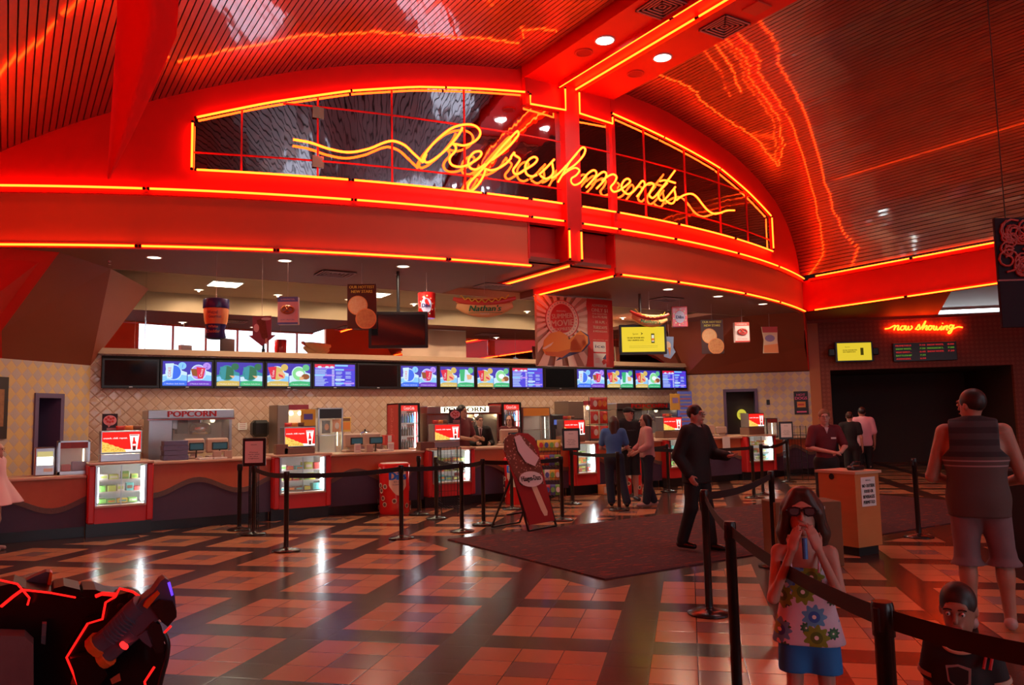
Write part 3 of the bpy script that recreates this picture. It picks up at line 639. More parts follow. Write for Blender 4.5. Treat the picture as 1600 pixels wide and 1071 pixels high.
def screen(kind, label, x0, z0, W_, H, t_, group='menu screens over the counter'):
    t = thing('menu_screen', label, 'screen', (x0, t_, z0), group=group)
    MB().box(0, W_, 0, .09, 0, H, BEZ, .008).obj('housing', t)
    MB().box(W_/2-.03, W_/2+.03, -.002, 0, .012, .03, LOGO).obj('logo_plate', t)
    f = MB(); bx, bz = .045, .05
    def P_(x, z, k=0): return (bx+x*(W_-2*bx), -.001-.0008*k, bz+z*(H-bz-.035))
    def pl(pts, m, k=1): f.poly([P_(x, z, k) for x, z in pts], MG[m] if isinstance(m, str) else m)
    if kind == 0: f.poly([P_(0, 0), P_(1, 0), P_(1, 1), P_(0, 1)], OFFS); f.obj('display', t); return t
    if kind == 4:
        pl([(0, 0), (1, 0), (1, 1), (0, 1)], 'ind', 0); pl([(0, .86), (.49, .86), (.49, 1), (0, 1)], 'red'); pl([(.02, .8), (.49, .8), (.49, .9), (.02, .86)], 'lilac')
        for x in (.12, .3, .42): pl(circ(x, .87, .05, 12), 'pale', 2)
        for z, x0_, x1_, c in ((.95, .5, .82, 'sky'), (.76, .5, .72, 'sky'), (.5, .0, .25, 'sky'), (.5, .25, .49, 'lilac'), (.3, .5, .74, 'pale'), (.14, .5, .72, 'sky'), (.14, .72, .98, 'lilac'), (.95, .82, .99, 'purple'), (.76, .72, .98, 'purple')):
            pl([(x0_, z-.04), (x1_, z-.04), (x1_, z+.035), (x0_, z+.035)], c)
        zz_ = .73
        for k in range(16):
            z = .74-.047*k
            if abs(z-.5) < .03: continue
            L1 = rnd.uniform(.2, .34); pl([(.01, z), (L1, z), (L1, z+.018), (.01, z+.018)], 'pale', 2); pl([(.42, z), (.48, z), (.48, z+.018), (.42, z+.018)], 'white', 2)
            for xx in (.52, .76):
                if z < .68 and abs(z-.3) > .04 and abs(z-.14) > .04: pl([(xx, z), (xx+rnd.uniform(.08, .17), z), (xx+.15, z+.016), (xx, z+.016)], 'pale', 2)
        f.text('MENU PRICES', P_(.25, .92, 3), H*.05, MG['white'], w=W_*.3) if False else None
        f.obj('display', t); return t
    pl([(0, 0), (1, 0), (1, 1), (0, 1)], 'navy', 0)
    halves = {1: (('sky', 'blue', '1', 'cup_d'), ('lilac', 'purple', '2', 'cup_r')), 2: (('gold', 'gold', '', 'dark'), ('sgrn', 'green', '', 'dark')), 3: (('gold', 'gold', '', 'dog'), ('sgrn', 'green', '', 'ball')), 5: (('gold', 'gold', '', 'dog'), ('sgrn', 'green', '', 'gcup'))}[kind]
    for i, (cl, dk, num, art) in enumerate(halves):
        o = i*.505; w_ = .49
        A = lambda x, z: (o+x*w_, z)
        pl([A(0, .12), A(1, .12), A(1, .55), A(.8, .62), A(.5, .52), A(.2, .5), A(0, .45)], 'teal' if kind == 2 else 'pale', 1); pl([A(0, .2), A(1, .2), A(1, .42), A(.6, .48), A(0, .38)], 'sky' if i == 0 or kind == 1 else 'pale', 2)
        pl([A(0, 0), A(1, 0), A(1, .2)]+[A(.5+.5*math.cos(a), .14+.09*math.sin(a)) for a in (PI/4, PI/2, 3*PI/4)]+[A(0, .14)], dk, 3)
        f.text('1 Medium Soft Drink' if i == 0 or kind != 1 else '2 Medium Soft Drinks', P_(o+w_/2, .055, 5), H*.045, MG['white'], w=(W_-2*bx)*.4)
        ring = [A(.45+.38*math.cos(a)*.9, .55+.33*math.sin(a)) for a in [2*PI*k/20 for k in range(20)]]
        pl(ring, 'pale' if kind != 2 else 'teal', 3); ring2 = [A(.45+.33*math.cos(a)*.9, .55+.29*math.sin(a)) for a in [2*PI*k/20 for k in range(20)]]
        pl(ring2, {'cup_d': 'blue', 'cup_r': 'lilac', 'dog': 'gold', 'ball': 'lime', 'gcup': 'pale', 'dark': 'dgreen'}[art], 4)
        pl([A(.8+.17*math.cos(a), .82+.15*math.sin(a)) for a in [2*PI*k/16 for k in range(16)]], cl if kind != 2 else 'dgreen', 5)
        if num: f.text(num, P_(*A(.8, .74), 7), H*.13, MG['blue' if i == 0 else 'purple'], slant=.2)
        cup = [(.1, .9), (.45, .92), (.4, .3), (.18, .28)]
        if art == 'cup_d': pl([A(*p) for p in cup], 'pale', 6); f.text('COKE', P_(*A(.34, .36), 8), H*.10, MG['red'], ax=(0, 0, 1), ay=(-1, 0, 0), align='l', w=H*.34)
        elif art == 'cup_r':
            pl([A(.12, .7), A(.4, .7), A(.4, .38), A(.2, .42)], 'brown', 6); pl([A(.36, .78), A(.74, .74), A(.64, .3), (A(.42, .3))], 'red', 7); f.text('Coca', P_(*A(.58, .36), 9), H*.09, MG['white'], ax=(.2, 0, 1), ay=(-1, 0, .2), align='l', w=H*.28)
        elif art == 'dog':
            pl([A(.02, .82), A(.42, .86), A(.38, .3), A(.2, .3)], 'red', 6); f.text('Coke', P_(*A(.3, .38), 8), H*.09, MG['white'], ax=(.1, 0, 1), ay=(-1, 0, .1), align='l', w=H*.26)
            pl([A(.48, .6), A(.7, .66), A(.84, .5), A(.8, .34), A(.62, .3), A(.46, .42)], 'tan', 7); pl([A(.52, .54), A(.72, .46), A(.76, .36), A(.54, .44)], 'red', 8)
        elif art == 'ball':
            pl([A(.5+.2*math.cos(a), .55+.13*math.sin(a)) for a in [2*PI*k/14 for k in range(14)]], 'white', 6); pl([A(.78+.2*math.cos(a), .42+.13*math.sin(a)) for a in [2*PI*k/9 for k in range(9)]], 'brown', 7); pl([A(.6+.12*math.cos(a), .35+.08*math.sin(a)) for a in [2*PI*k/9 for k in range(9)]], 'tan', 7)
        elif art == 'gcup':
            pl([A(.12, .86), A(.46, .88), A(.4, .28), A(.18, .28)], 'green', 6); pl([A(.55, .62), A(.9, .6), A(.84, .38), A(.6, .36)], 'tan', 7)
        else: pl([A(.14, .8), A(.42, .82), A(.38, .3), A(.2, .28)], 'teal', 6); pl([A(.55, .44), A(.8, .42), A(.7, .32)], 'tan', 7)
    f.obj('display', t); return t
KS = [0, 1, 2, 3, 4, 0, 1, 5, 3, 4, 0, 1, 5, 3, 4]
SL = {0: 'switched-off black menu screen', 1: 'menu screen with the numbered drink combos 1 and 2', 2: 'dim green-tinted combo menu screen', 3: 'combo menu screen with hot dog and green bowl', 5: 'combo menu screen with a green cup', 4: 'purple price list menu screen'}
POSN = {0: ', far left end of the row', 5: ', in the row left of the movie banner', 10: ', directly under the movie banner'}
for i, k in enumerate(KS):
    grp = ('first', 'second', 'third')[0 if i < 5 else 1 if i < 10 else 2]
    screen(k, SL[k]+(POSN[i] if k == 0 else ', %s bank from the left' % grp), 1.46+i*1.003, 2.345, .995, .56, 16.5)
MB_ = MB().box(1.46, 16.52, 16.595, 16.62, 2.4, 2.96, DARK); tag(MB_.obj('screen_rail'), 'long black wall rail carrying the row of menu screens', 'mounting rail')
# ------------------------------------------------------------------ back counter and machines
TB_ = 15.55
bc = thing('back_counter', 'long tan-topped back counter along the diamond tile wall carrying the machines', 'counter', (1.6, TB_, 0))
MB().box(0, 14.8, .05, 1.0, 0, .9, CORG).obj('cabinet', bc); MB().box(-.02, 14.85, 0, 1.05, .9, .95, CTOP, .01).obj('counter_top', bc)
REDL = mat('red_plastic_letter', (.55, .01, .01), .3); LW_ = glow('backlit_header', (1, .86, .6), 3.0); WARM = glow('warm_lamp', (1, .72, .36), 24.); POP = noisy('popcorn', (.85, .68, .32), (.75, .5, .15), 60, .9, bump=1.)
KETT = mat('kettle_steel', (.6, .58, .55), .2, 1.); INT = mat('grey_machine_interior', (.35, .33, .31), .4, .6)
def popcorn_machine(x0, x1, ztop, label, lit=False, rot=0):
    W_ = x1-x0; H = ztop-.95; D = .66
    t = thing('popcorn_machine', label, 'popcorn machine', (x0, TB_+.05, .95), group='popcorn machines on the back counter'); hd = .16
    MB().box(0, .05, 0, D, 0, H-hd, STEEL).box(W_-.05, W_, 0, D, 0, H-hd, STEEL).box(0, W_, D-.03, D, 0, H-hd, INT).box(0, W_, 0, D, 0, .04, STEEL).obj('cabinet', t)
    MB().box(-.03, W_+.03, -.05, D, H-hd, H, STEEL, .012).box(-.035, W_+.035, -.06, -.03, H-hd-.03, H-hd, CHROME).obj('header', t)
    if lit: MB().box(W_*.17, W_*.84, -.056, -.05, H-hd+.015, H-.015, LW_).obj('light_panel', t)
    f = MB(); f.text('POPCORN', (W_*.5, -.062, H-hd+.03), .11, REDL if not lit else mat('dark_sign_letter', (.05, .02, .01), .5), w=W_*.58, bold=.07); f.obj('lettering', t)
    MB().box(.05, W_*.27, .02, .06, .04, H-hd, STEEL).obj('side_panel', t)
    kx = W_*.66
    kt = MB().lathe([(.05, .5), (.19, .5), (.2, .62), (.17, .7), (.04, .72)], KETT, (kx, .4, 0), 18).obj('kettle', t)
    MB().tube([(kx, .4, .7), (kx, .4, H-hd)], .03, CHROME, 8).obj('kettle_rod', kt)
    MB().box(W_*.36, W_*.48, .2, .5, H-hd-.28, H-hd-.02, BLACK).obj('control_box', t)
    MB().prism([(W_*.5, H-hd), (W_*.3, H-hd), (W_*.3, H-hd-.18), (W_*.36, H-hd-.2)], (0, .25, 0), (1, 0, 0), (0, 0, 1), (0, .3, 0), STEEL).obj('hood', t)
    MB().box(W_*.3, W_-.08, .15, D-.1, .04, .2, POP).obj('popcorn_bed', t)
    MB().sphere((W_*.82, .45, H-hd-.04), .05, WARM if lit else glow('dim_warm_bulb', (1, .8, .5), 2.5), 10).obj('bulb', t)
    if lit: MB().sphere((W_*.45, .5, H-hd-.05), .05, WARM, 10).obj('bulb', t)
    MB().box(W_*.28, W_-.06, .005, .009, .05, H-hd-.03, GLASS).obj('glass_door', t)
    return t
tt = TB_+.05
popcorn_machine(S_(232, tt), S_(362, tt), Z_(250, 641, tt), 'steel popcorn machine with a red lettered header, at the left behind the counter')
popcorn_machine(S_(668, tt), S_(780, tt), Z_(720, 635, tt), 'popcorn machine with a glowing white header, behind the man in the suit', True)
popcorn_machine(S_(965, tt), S_(1062, tt), Z_(1010, 630, tt), 'popcorn machine with a small red header, behind the young man in the black hood')
BOT = [mat('bottle_'+a, b, .15) for a, b in (('teal', (.02, .3, .38)), ('blue', (.03, .2, .5)), ('dark', (.02, .015, .02)), ('cola', (.06, .02, .02)))]
def fridge(px0, px1, pxs, ytop, label, order):
    x0, x1, z1 = S_(px0, tt), S_(px1, tt), Z_(px1, ytop, tt); H = z1-.95; xs_ = S_(pxs, tt)
    t = thing('drinks_fridge', label, 'fridge', (xs_, tt, .95), group='counter top drink fridges'); W_ = x1-xs_; D = .62
    FR = mat('fridge_red', (.45, .012, .015), .3)
    MB().box(0, .03, .02, D, 0, H, FR).box(W_-.03, W_, .02, D, 0, H, FR).box(0, W_, D-.03, D, 0, H, CWHT).box(0, W_, .02, D, H-.03, H, FR).box(0, W_, .02, D, 0, .05, BLACK).obj('cabinet', t)
    q = MB(); q.text('Coca-Cola', (-.0015, .40, .25), .14, mat('faded_red_letter', (.7, .2, .18), .5), ax=(0, 0, 1), ay=(0, -1, 0), align='l', w=.7); q.obj('side_lettering', t)
    dr = MB().box(0, .05, -.03, .02, 0, H, BLACK, .008).box(W_-.05, W_, -.03, .02, 0, H, BLACK, .008).box(.04, W_-.04, -.03, .02, H-.05, H, BLACK).box(.04, W_-.04, -.03, .02, 0, .06, BLACK).obj('door', t)
    MB().box(.05, W_-.05, -.01, -.006, .06, H-.05, GLASS).obj('door_glass', dr)
    q = MB().box(.05, W_-.05, .0, .01, H-.17, H-.05, SR); q.text('Coca-Cola', (W_/2, -.003, H-.14), .07, SW, w=W_*.5); q.obj('lit_header', t)
    MB().tube([(W_-.08, .06, .1), (W_-.08, .06, H-.2)], .014, CTUBE, 8).obj('light_tube', t)
    hs = [.06, .06+(H-.23)*.34, .06+(H-.23)*.68]
    for k, z in enumerate(hs):
        if k: MB().box(.04, W_-.04, .03, D-.05, z-.012, z, SHG).box(.04, W_-.04, .03, .04, z-.02, z+.01, CWHT).obj('shelf', t)
        n_ = 6
        for j in range(n_):
            bm_ = BOT[j % 2] if k == 2 else BOT[2 + j % 2]
            bb = MB().lathe([(.028, 0), (.03, .01), (.03, .13), (.012, .18), (.012, .2)], bm_, n=10).obj('bottle')
            MB().cyl((0, 0, .2), .013, .015, CWHT if k == 2 else RED, 8).obj('cap', bb)
            bb.location = (xs_+.085+j*(W_-.2)/5, tt+.12, .95+z+.001); tag(bb, '%s drink bottle on the %s shelf of the %s fridge' % ('blue' if k == 2 else 'dark', ('bottom', 'middle', 'top')[k], order), 'bottle', 'bottles in the %s fridge, %s shelf' % (order, ('bottom', 'middle', 'top')[k]))
    return t
fridge(606, 656, 623, 630, 'black-framed drinks fridge with a red side panel, left of the glowing popcorn machine', 'left')
fridge(778, 815, 785, 629, 'drinks fridge with a red lit header, behind the long-haired cashier', 'right')
def glass_cabinet(px0, px1, ytop, ybot, t_, label, hdr, zb, lit=(.9, .85, .5), shelf=True):
    x0, x1, z0, z1 = S_(px0, t_), S_(px1, t_), zb, Z_(px0, ytop, t_); W_, H = x1-x0, z1-z0; D = .45
    t = thing('glass_warmer_cabinet', label, 'food cabinet', (x0, t_, z0))
    q = MB()
    for x in (0, W_-.03):
        for y in (0, D-.03): q.box(x, x+.03, y, y+.03, 0, H, STEEL)
    q.box(0, W_, 0, D, 0, .05, STEEL).box(0, W_, 0, D, H-.02, H, STEEL); q.obj('frame', t)
    MB().box(.03, W_-.03, -.004, .02, H*.78, H-.02, hdr).obj('header_panel', t)
    MB().box(.03, W_-.03, .004, .008, .05, H*.78, GLASS).box(.004, .008, .03, D-.03, .05, H*.8, GLASS).box(W_-.008, W_-.004, .03, D-.03, .05, H*.8, GLASS).obj('glass_panes', t)
    MB().box(.03, W_-.03, D-.04, D-.02, .05, H-.02, CWHT).obj('back_panel', t)
    if shelf: MB().box(.03, W_-.03, .05, D-.05, H*.42, H*.42+.012, CHROME).obj('shelf', t)
    MB().tube([(W_-.08, .12, H*.2), (W_-.08, .12, H*.75)], .012, glow('cabinet_lamp', lit, 5.), 8).obj('lamp', t)
    return t, x0, W_, H, z0
tl = 13.75
HD1 = noisy('dark_food_photo_header', (.02, .03, .06), (.6, .08, .04), 9, .4)
gc = glass_cabinet(91, 141, 690, 743, tl, 'glass warming cabinet with a dark photo header on the low left counter', HD1, .92, (1, .8, .5), False)
for k, (c, lab) in enumerate(((CND[5], 'red snack trays lying in the glass cabinet at the left'), (mat('pale_blue_box', (.25, .35, .6), .5), 'pale blue box lying in the glass cabinet at the left'))):
    o = MB().box(0, gc[2]*.3 if k == 0 else gc[2]*.5, 0, .2, 0, .1 if k == 0 else .14, c, .01).obj('snack_box'); o.location = (gc[1]+.05+k*gc[2]*.33, tl+.08, .97); tag(o, lab, 'snack box')
x0, x1 = S_(55, tl), S_(87, tl)
t = thing('small_warmer', 'small steel warmer with a glowing window at the far left of the counter', 'warmer', (x0, tl, .92)); W_ = x1-x0
MB().box(0, W_, 0, .35, 0, .42, STEEL, .015).obj('body', t); MB().box(.03, W_-.03, -.006, 0, .16, .28, glow('warm_window', (1, .95, .6), 9.)).obj('window', t); MB().box(.03, W_-.03, -.004, 0, .285, .36, glow('warm_label', (.6, .5, .2), 1.)).obj('label_strip', t); MB().box(W_*.45, W_*.9, -.02, 0, .06, .11, WHITE).obj('drawer_front', t)
pg = glass_cabinet(497, 536, 638, 700, tt, 'pretzel warmer with a black control header, right of the second lit drink sign', BLACK, .95, (1, .95, .45))
ng = glass_cabinet(817, 861, 637, 682, tt, 'steel glass cabinet with an orange header, right of the long-haired cashier', mat('orange_header', (.65, .25, .05), .4), .95, (.5, .5, .4))
def bag(name, label, cat, c1, loc, w_, h, c2=None, group=None, d=.06):
    """pillow-shaped snack bag with a printed patch"""
    t = MB(); n_ = 8; vs = []; fs = []
    for j in range(n_+1):
        v = j/n_; puff = math.sin(PI*v)**.5*d
        for i in range(n_+1):
            u = i/n_; p = puff*math.sin(PI*u)**.6; ed = 1-.05*math.sin(PI*v)
            vs.append(((u-.5)*w_*ed, -p/2, v*h))
        for i in range(n_+1):
            u = i/n_; p = puff*math.sin(PI*u)**.6; ed = 1-.05*math.sin(PI*v); vs.append(((u-.5)*w_*ed, p/2+.001, v*h))
    r = 2*(n_+1)
    for j in range(n_):
        for i in range(n_):
            fs.append((j*r+i, j*r+i+1, (j+1)*r+i+1, (j+1)*r+i)); k = n_+1; fs.append((j*r+k+i+1, j*r+k+i, (j+1)*r+k+i, (j+1)*r+k+i+1))
    t.add(vs, fs, c1, True)
    if c2: t.add([(a[0]*w_, -d/2-.004, h*.5+a[1]*h) for a in circ(0, 0, .26, 12)], [tuple(range(12))], c2)
    o = t.obj(name); o.location = loc; tag(o, label, cat, group); return o
bag('pretzel_bag', 'dark pretzel bag hanging in the pretzel warmer', 'snack bag', BLACK, (pg[1]+.2, tt+.1, 1.4), .18, .26, CND[3])
bag('pretzel_bag', 'orange pretzel bag hanging in the pretzel warmer', 'snack bag', CND[3], (pg[1]+.42, tt+.1, 1.42), .18, .26, CND[4])
def popwarmer(px0, pxl, px1, ytop, t_, label, ybot=676):
    x0, xl, x1, z1 = S_(px0, t_), S_(pxl, t_), S_(px1, t_), Z_(px0, ytop, t_); H = z1-.95
    t = thing('popcorn_warmer', label, 'popcorn warmer', (x0, t_, .95)); W_ = x1-x0; a = xl-x0
    MB().box(0, a, 0, .6, 0, H, mat('dull_steel', (.3, .24, .2), .4, .8), .01).box(a, W_, .0, .6, 0, H*.42, STEEL).box(a, W_, 0, .6, H*.9, H, mat('maroon_roof', (.3, .03, .05), .4)).box(a, W_, .5, .6, H*.42, H*.9, CWHT).obj('body', t)
    MB().box(.05, a-.04, -.003, 0, H*.35, H*.6, BLACK).obj('vent_grille', t) if a > .25 else None
    MB().box(a+.02, W_-.02, .05, .45, H*.42, H*.55, POP).obj('popcorn_heap', t)
    MB().sphere((a+(W_-a)*.3, .25, H*.84), .045, WARM, 10).obj('bulb', t); MB().sphere((a+(W_-a)*.75, .25, H*.84), .045, WARM, 10).obj('bulb', t)
    MB().box(a+.01, W_-.01, .004, .008, H*.42, H*.9, GLASS).obj('glass_front', t); return t
popwarmer(433, 451, 482, 633, tt-.05, 'popcorn warmer glowing white behind the second lit drink sign')
popwarmer(890, 914, 935, 627, tt-.05, 'popcorn warmer glowing behind the racks of red chip bags')
# small things on and behind the counter
BEIGE = mat('beige_register_plastic', (.48, .33, .26), .5); TEALS = glow('teal_customer_display', (.02, .12, .15), .35)
def register(px0, px1, ytop, label, disp=True, t_=13.95, zb=1.07):
    x0, x1, z1 = S_(px0, t_), S_(px1, t_), Z_(px0, ytop, t_); W_ = x1-x0; H = z1-zb
    t = thing('cash_register', label, 'cash register', (x0, t_, zb), group='cash registers on the counter')
    MB().box(0, W_, 0, .08, H*.25, H, BEIGE, .03).obj('monitor_back', t)
    MB().box(W_*.35, W_*.65, .03, .07, .03, H*.3, BEIGE).box(W_*.1, W_*.9, -.02, .25, 0, .04, BEIGE, .01).obj('stand', t)
    if disp:
        MB().box(W_*.15, W_*.85, -.2, -.17, .14, .27, BLACK, .008).box(W_*.2, W_*.8, -.203, -.2, .16, .25, TEALS).obj('customer_display', t)
        MB().tube([(W_*.5, -.18, .15), (W_*.5, -.14, 0)], .012, BLACK, 6).obj('display_stalk', t)
for a, b, y, l in ((287, 320, 686, 'left one of the two cash registers in front of the left popcorn machine'), (322, 357, 685, 'right one of the two cash registers in front of the left popcorn machine'),
                   (538, 565, 678, 'cash register just right of the pretzel warmer'), (567, 596, 677, 'cash register left of the drinks fridge, behind the red freezer bin')):
    register(a, b, y, l)
register(783, 811, 671, 'cash register in front of the long-haired cashier', t_=13.9)
for a, b, y, l in ((1103, 1119, 664, 'left cash register in front of the dark wall niche'), (1122, 1138, 667, 'right cash register in front of the dark wall niche')): register(a, b, y, l, False)
def box_at(name, label, cat, px, py_b, w_, d_, h, m, t_=13.62, zb=1.07, extra=None, rot=0., group=None):
    x = S_(px, t_, py_b); o = MB().box(-w_/2, w_/2, 0, d_, 0, h, m, .004)
    if extra: extra(o, w_, h)
    o = o.obj(name); o.location = (x, t_, zb); o.rotation_euler = (0, 0, rot); tag(o, label, cat, group); return o
box_at('napkin_box', 'brown napkin dispenser at the left of the second lit drink sign', 'dispenser', 441, 706, .2, .16, .17, mat('brown_dispenser', (.22, .09, .05), .35), T1+.0, 1.10)
box_at('napkin_box', 'dark brown napkin dispenser at the left of the third lit drink sign', 'dispenser', 668, 698, .28, .2, .15, mat('brown_dispenser_b', (.15, .05, .03), .35), T1, 1.07)
CUPB = noisy('stacked_blue_cup_sleeves', (.05, .06, .16), (.18, .16, .28), 25, .5, vec=(.3, 1, 5))
for k in range(4): box_at('cup_tray', 'dark blue printed tray in the stack left of the registers, %s of the stack' % ('bottom', 'second lowest', 'second highest', 'top')[k], 'tray', 275, 715, .38-.02*(k % 2), .3, .075, CUPB, 13.75, 1.07+.078*k, group='stack of printed trays')
for px, l in ((340, 'white napkin holder below the right register at the left'), (357, 'beige card box beside the left registers')): box_at('paper_holder', l, 'paper holder', px, 712, .12, .1, .13, BEIGE, 13.5)
for px, l in ((322, 'loose white paper sheets in front of the left registers'), (345, 'folded white papers in front of the left registers')): box_at('papers', l, 'papers', px, 718, .22, .16, .03, PAPER, 13.46, rot=.2)
RTXT = mat('pinkish_print', (.5, .15, .2), .6)
def notice(o, w_, h):
    for k in range(3): o.box(-w_*.35, w_*.35, -.002, 0, h*(.35+.17*k), h*(.40+.17*k), RTXT)
box_at('notice_card', 'small white notice card standing left among the napkins by the middle registers', 'notice', 559, 702, .12, .02, .16, PAPER, 13.6, 1.07, notice)
box_at('notice_card', 'small white notice card standing right beside the drinks fridge', 'notice', 611, 700, .12, .02, .16, PAPER, 13.6, 1.07, notice)
box_at('napkin_holder', 'beige napkin holder between the two notice cards', 'napkin holder', 578, 708, .12, .1, .14, BEIGE, 13.52)
box_at('napkins', 'white napkin stack on the counter behind the freezer bin', 'napkins', 602, 708, .2, .14, .04, PAPER, 13.5)
def cokebox(o, w_, h): o.box(-w_*.2, w_*.2, -.002, 0, h*.3, h*.95, PAPER)
box_at('drink_carton', 'red and white drink carton beside the drinks fridge', 'carton', 609, 694, .2, .15, .2, CND[5], 14.6, 1.15, cokebox)
o = MB().lathe([(.24, 0), (.25, .02), (.19, .05), (.16, .16), (.08, .21), (.02, .22)], CHROME, n=22).sphere((0, 0, .235), .022, BLACK, 8).obj('food_dome'); o.location = (S_(572, 15.8), 15.85, 1.21); tag(o, 'shiny steel food dome on a stand behind the middle registers', 'food dome')
o = MB().box(-.3, .3, -.25, .25, 0, .26, STEEL, .01).obj('steel_stand'); o.location = (S_(572, 15.8), 15.85, .95); tag(o, 'low steel box under the shiny food dome', 'stand')
o = MB().box(-.11, .11, 0, .03, 0, .3, mat('yellow_photo_card', (.7, .45, .1), .5), .004).box(-.09, .09, -.002, 0, .04, .2, CND[3]).box(-.09, .09, -.002, 0, .22, .28, CND[2]).obj('menu_card'); o.location = (S_(542, 15.9), 15.95, 1.42); tag(o, 'yellow food photo card on the tile wall right of the pretzel warmer', 'picture card')
# wall things
def on_wall(px0, px1, py0, py1, t_=16.6): return S_(px0, t_, py0), S_(px1, t_, py0), Z_((px0+px1)/2, py1, t_), Z_((px0+px1)/2, py0, t_)
x0, x1, z0, z1 = on_wall(390, 416, 657, 683)
o = MB().box(x0, x1, 16.3, 16.6, z0, z1, BLACK, .06).obj('paper_towel_dispenser'); tag(o, 'black paper towel dispenser on the diamond tile wall', 'dispenser')
x0, x1, z0, z1 = on_wall(938, 958, 644, 663)
o = MB().box(x0, x1, 16.3, 16.6, z0, z1, BLACK, .07).obj('paper_towel_dispenser'); tag(o, 'black paper towel dispenser right of the red chip racks', 'dispenser')
x0, x1, z0, z1 = on_wall(421, 431, 676, 691)
o = MB().box(x0, x1, 16.5, 16.6, z0, z1, BROWNW, .01).obj('soap_dispenser'); tag(o, 'small dark soap dispenser on the wall beside the towel dispenser', 'dispenser')
x0, x1, z0, z1 = on_wall(372, 386, 661, 672); q = MB().box(x0, x1, 16.595, 16.61, z0, z1, PAPER)
for k in range(4): q.box(x0+.03, x1-.03, 16.592, 16.595, z0+.03+k*.035, z0+.04+k*.035, RTXT)
tag(q.obj('wall_notice'), 'small white notice taped to the tile wall by the towel dispenser', 'notice')
PINK = mat('pink_print', (.8, .35, .38), .5)
def bubble_poster(px0, px1, py0, py1, t_, label, zb=None):
    x0, x1, z0, z1 = on_wall(px0, px1, py0, py1, t_); W_, H = x1-x0, z1-z0
    q = MB().box(0, W_, 0, .02, 0, H, mat('black_card', (.02, .01, .02), .5)); q.poly([(W_*.5+W_*.44*math.cos(a), -.002, H*.64+H*.28*math.sin(a)) for a in [2*PI*k/20 for k in range(20)]], PINK)
    q.poly([(W_*.35, -.002, H*.42), (W_*.6, -.002, H*.4), (W_*.42, -.002, H*.26)], PINK)
    for a, b in ((.25, .7), (.4, .8), (.55, .72), (.72, .76), (.35, .58), (.5, .55), (.68, .58)): q.poly([(W_*a+.02*math.cos(k*PI/3), -.004, H*b+.02*math.sin(k*PI/3)) for k in range(6)], CND[5])
    for k in range(3): q.box(W_*.3, W_*.9, -.003, 0, H*(.06+.07*k), H*(.09+.07*k), PINK)
    o = q.obj('bubble_sign'); o.location = (x0, t_, z0); tag(o, label, 'sign')
bubble_poster(160, 184, 647, 676, T1+.12, 'black card with a pink speech bubble standing behind the first lit drink sign')
bubble_poster(702, 720, 640, 662, T1+.12, 'black card with a pink speech bubble, left of the tall man in a red shirt')
o = MB().box(-.13, .13, 0, .02, 0, .34, mat('yellow_blue_bag_print', (.75, .45, .05), .5), .005).box(-.08, .08, -.002, 0, .16, .26, mat('blue_logo_patch', (.12, .1, .45), .5)).box(-.13, .13, -.002, 0, .0, .05, mat('navy_strip', (.05, .03, .12), .5)).obj('popcorn_bag_card'); o.location = (S_(483, T1+.15), T1+.2, 1.52); tag(o, 'yellow card with a blue badge standing on the second lit drink sign', 'card')
o = MB().box(-.17, .17, 0, .02, 0, .42, mat('yellow_card_b', (.75, .45, .08), .5), .005).box(-.1, .1, -.002, 0, .18, .32, mat('lilac_badge', (.35, .25, .6), .5)).obj('popcorn_bag_card'); o.location = (S_(1058, 15.0), 15.0, 1.75); tag(o, 'yellow card with a lilac badge above the fifth lit drink sign', 'card')
# candy trays on top of the lit signs
for k, (px, py, l) in enumerate(((200, 672, 'first'), (462, 664, 'second'), (692, 662, 'third'), (895, 653, 'fourth'), (1050, 650, 'fifth'))):
    sgn = LS[k]; zt = Z_(sgn[0], sgn[2], T1)
    for j in range(3):
        bag('candy_bag', 'small red candy bag lying on top of the %s lit drink sign' % l, 'candy bag', (CND[5], CND[3], CND[2])[j], (S_(px, T1)+.12*j-.1, T1+.1+.04*j, zt+.003), .13, .07, None, 'candy bags on the %s lit drink sign' % l, .05)
# chip rack on the counter
CHIP = mat('red_chip_bag', (.65, .05, .03), .25)
x0 = S_(921, 13.6); t = thing('chip_rack', 'black wire rack of red chip bags on the fourth candy case', 'rack', (x0, 13.45, 1.10))
for x in (0, .5):
    MB().tube([(x, .12, 0), (x, .12, .95)], .008, BLACK, 6).obj('upright', t)
for z in (.04, .36, .66): MB().tube([(0, 0, z), (.5, 0, z), (.5, .2, z), (0, .2, z)], .006, BLACK, 6, closed=True).obj('shelf_wire', t)
for z in (.05, .37, .67):
    for j in range(2 if z < .6 else 3):
        bag('chip_bag', 'red chip bag standing in the counter rack, %s shelf' % {.05: 'bottom', .37: 'middle', .67: 'top'}[z], 'chip bag', CHIP, (x0+.12+j*(.26 if z < .6 else .13), 13.55, 1.105+z), .22, .27, CND[3] if j else CND[4], 'red chip bags in the counter rack', .08)
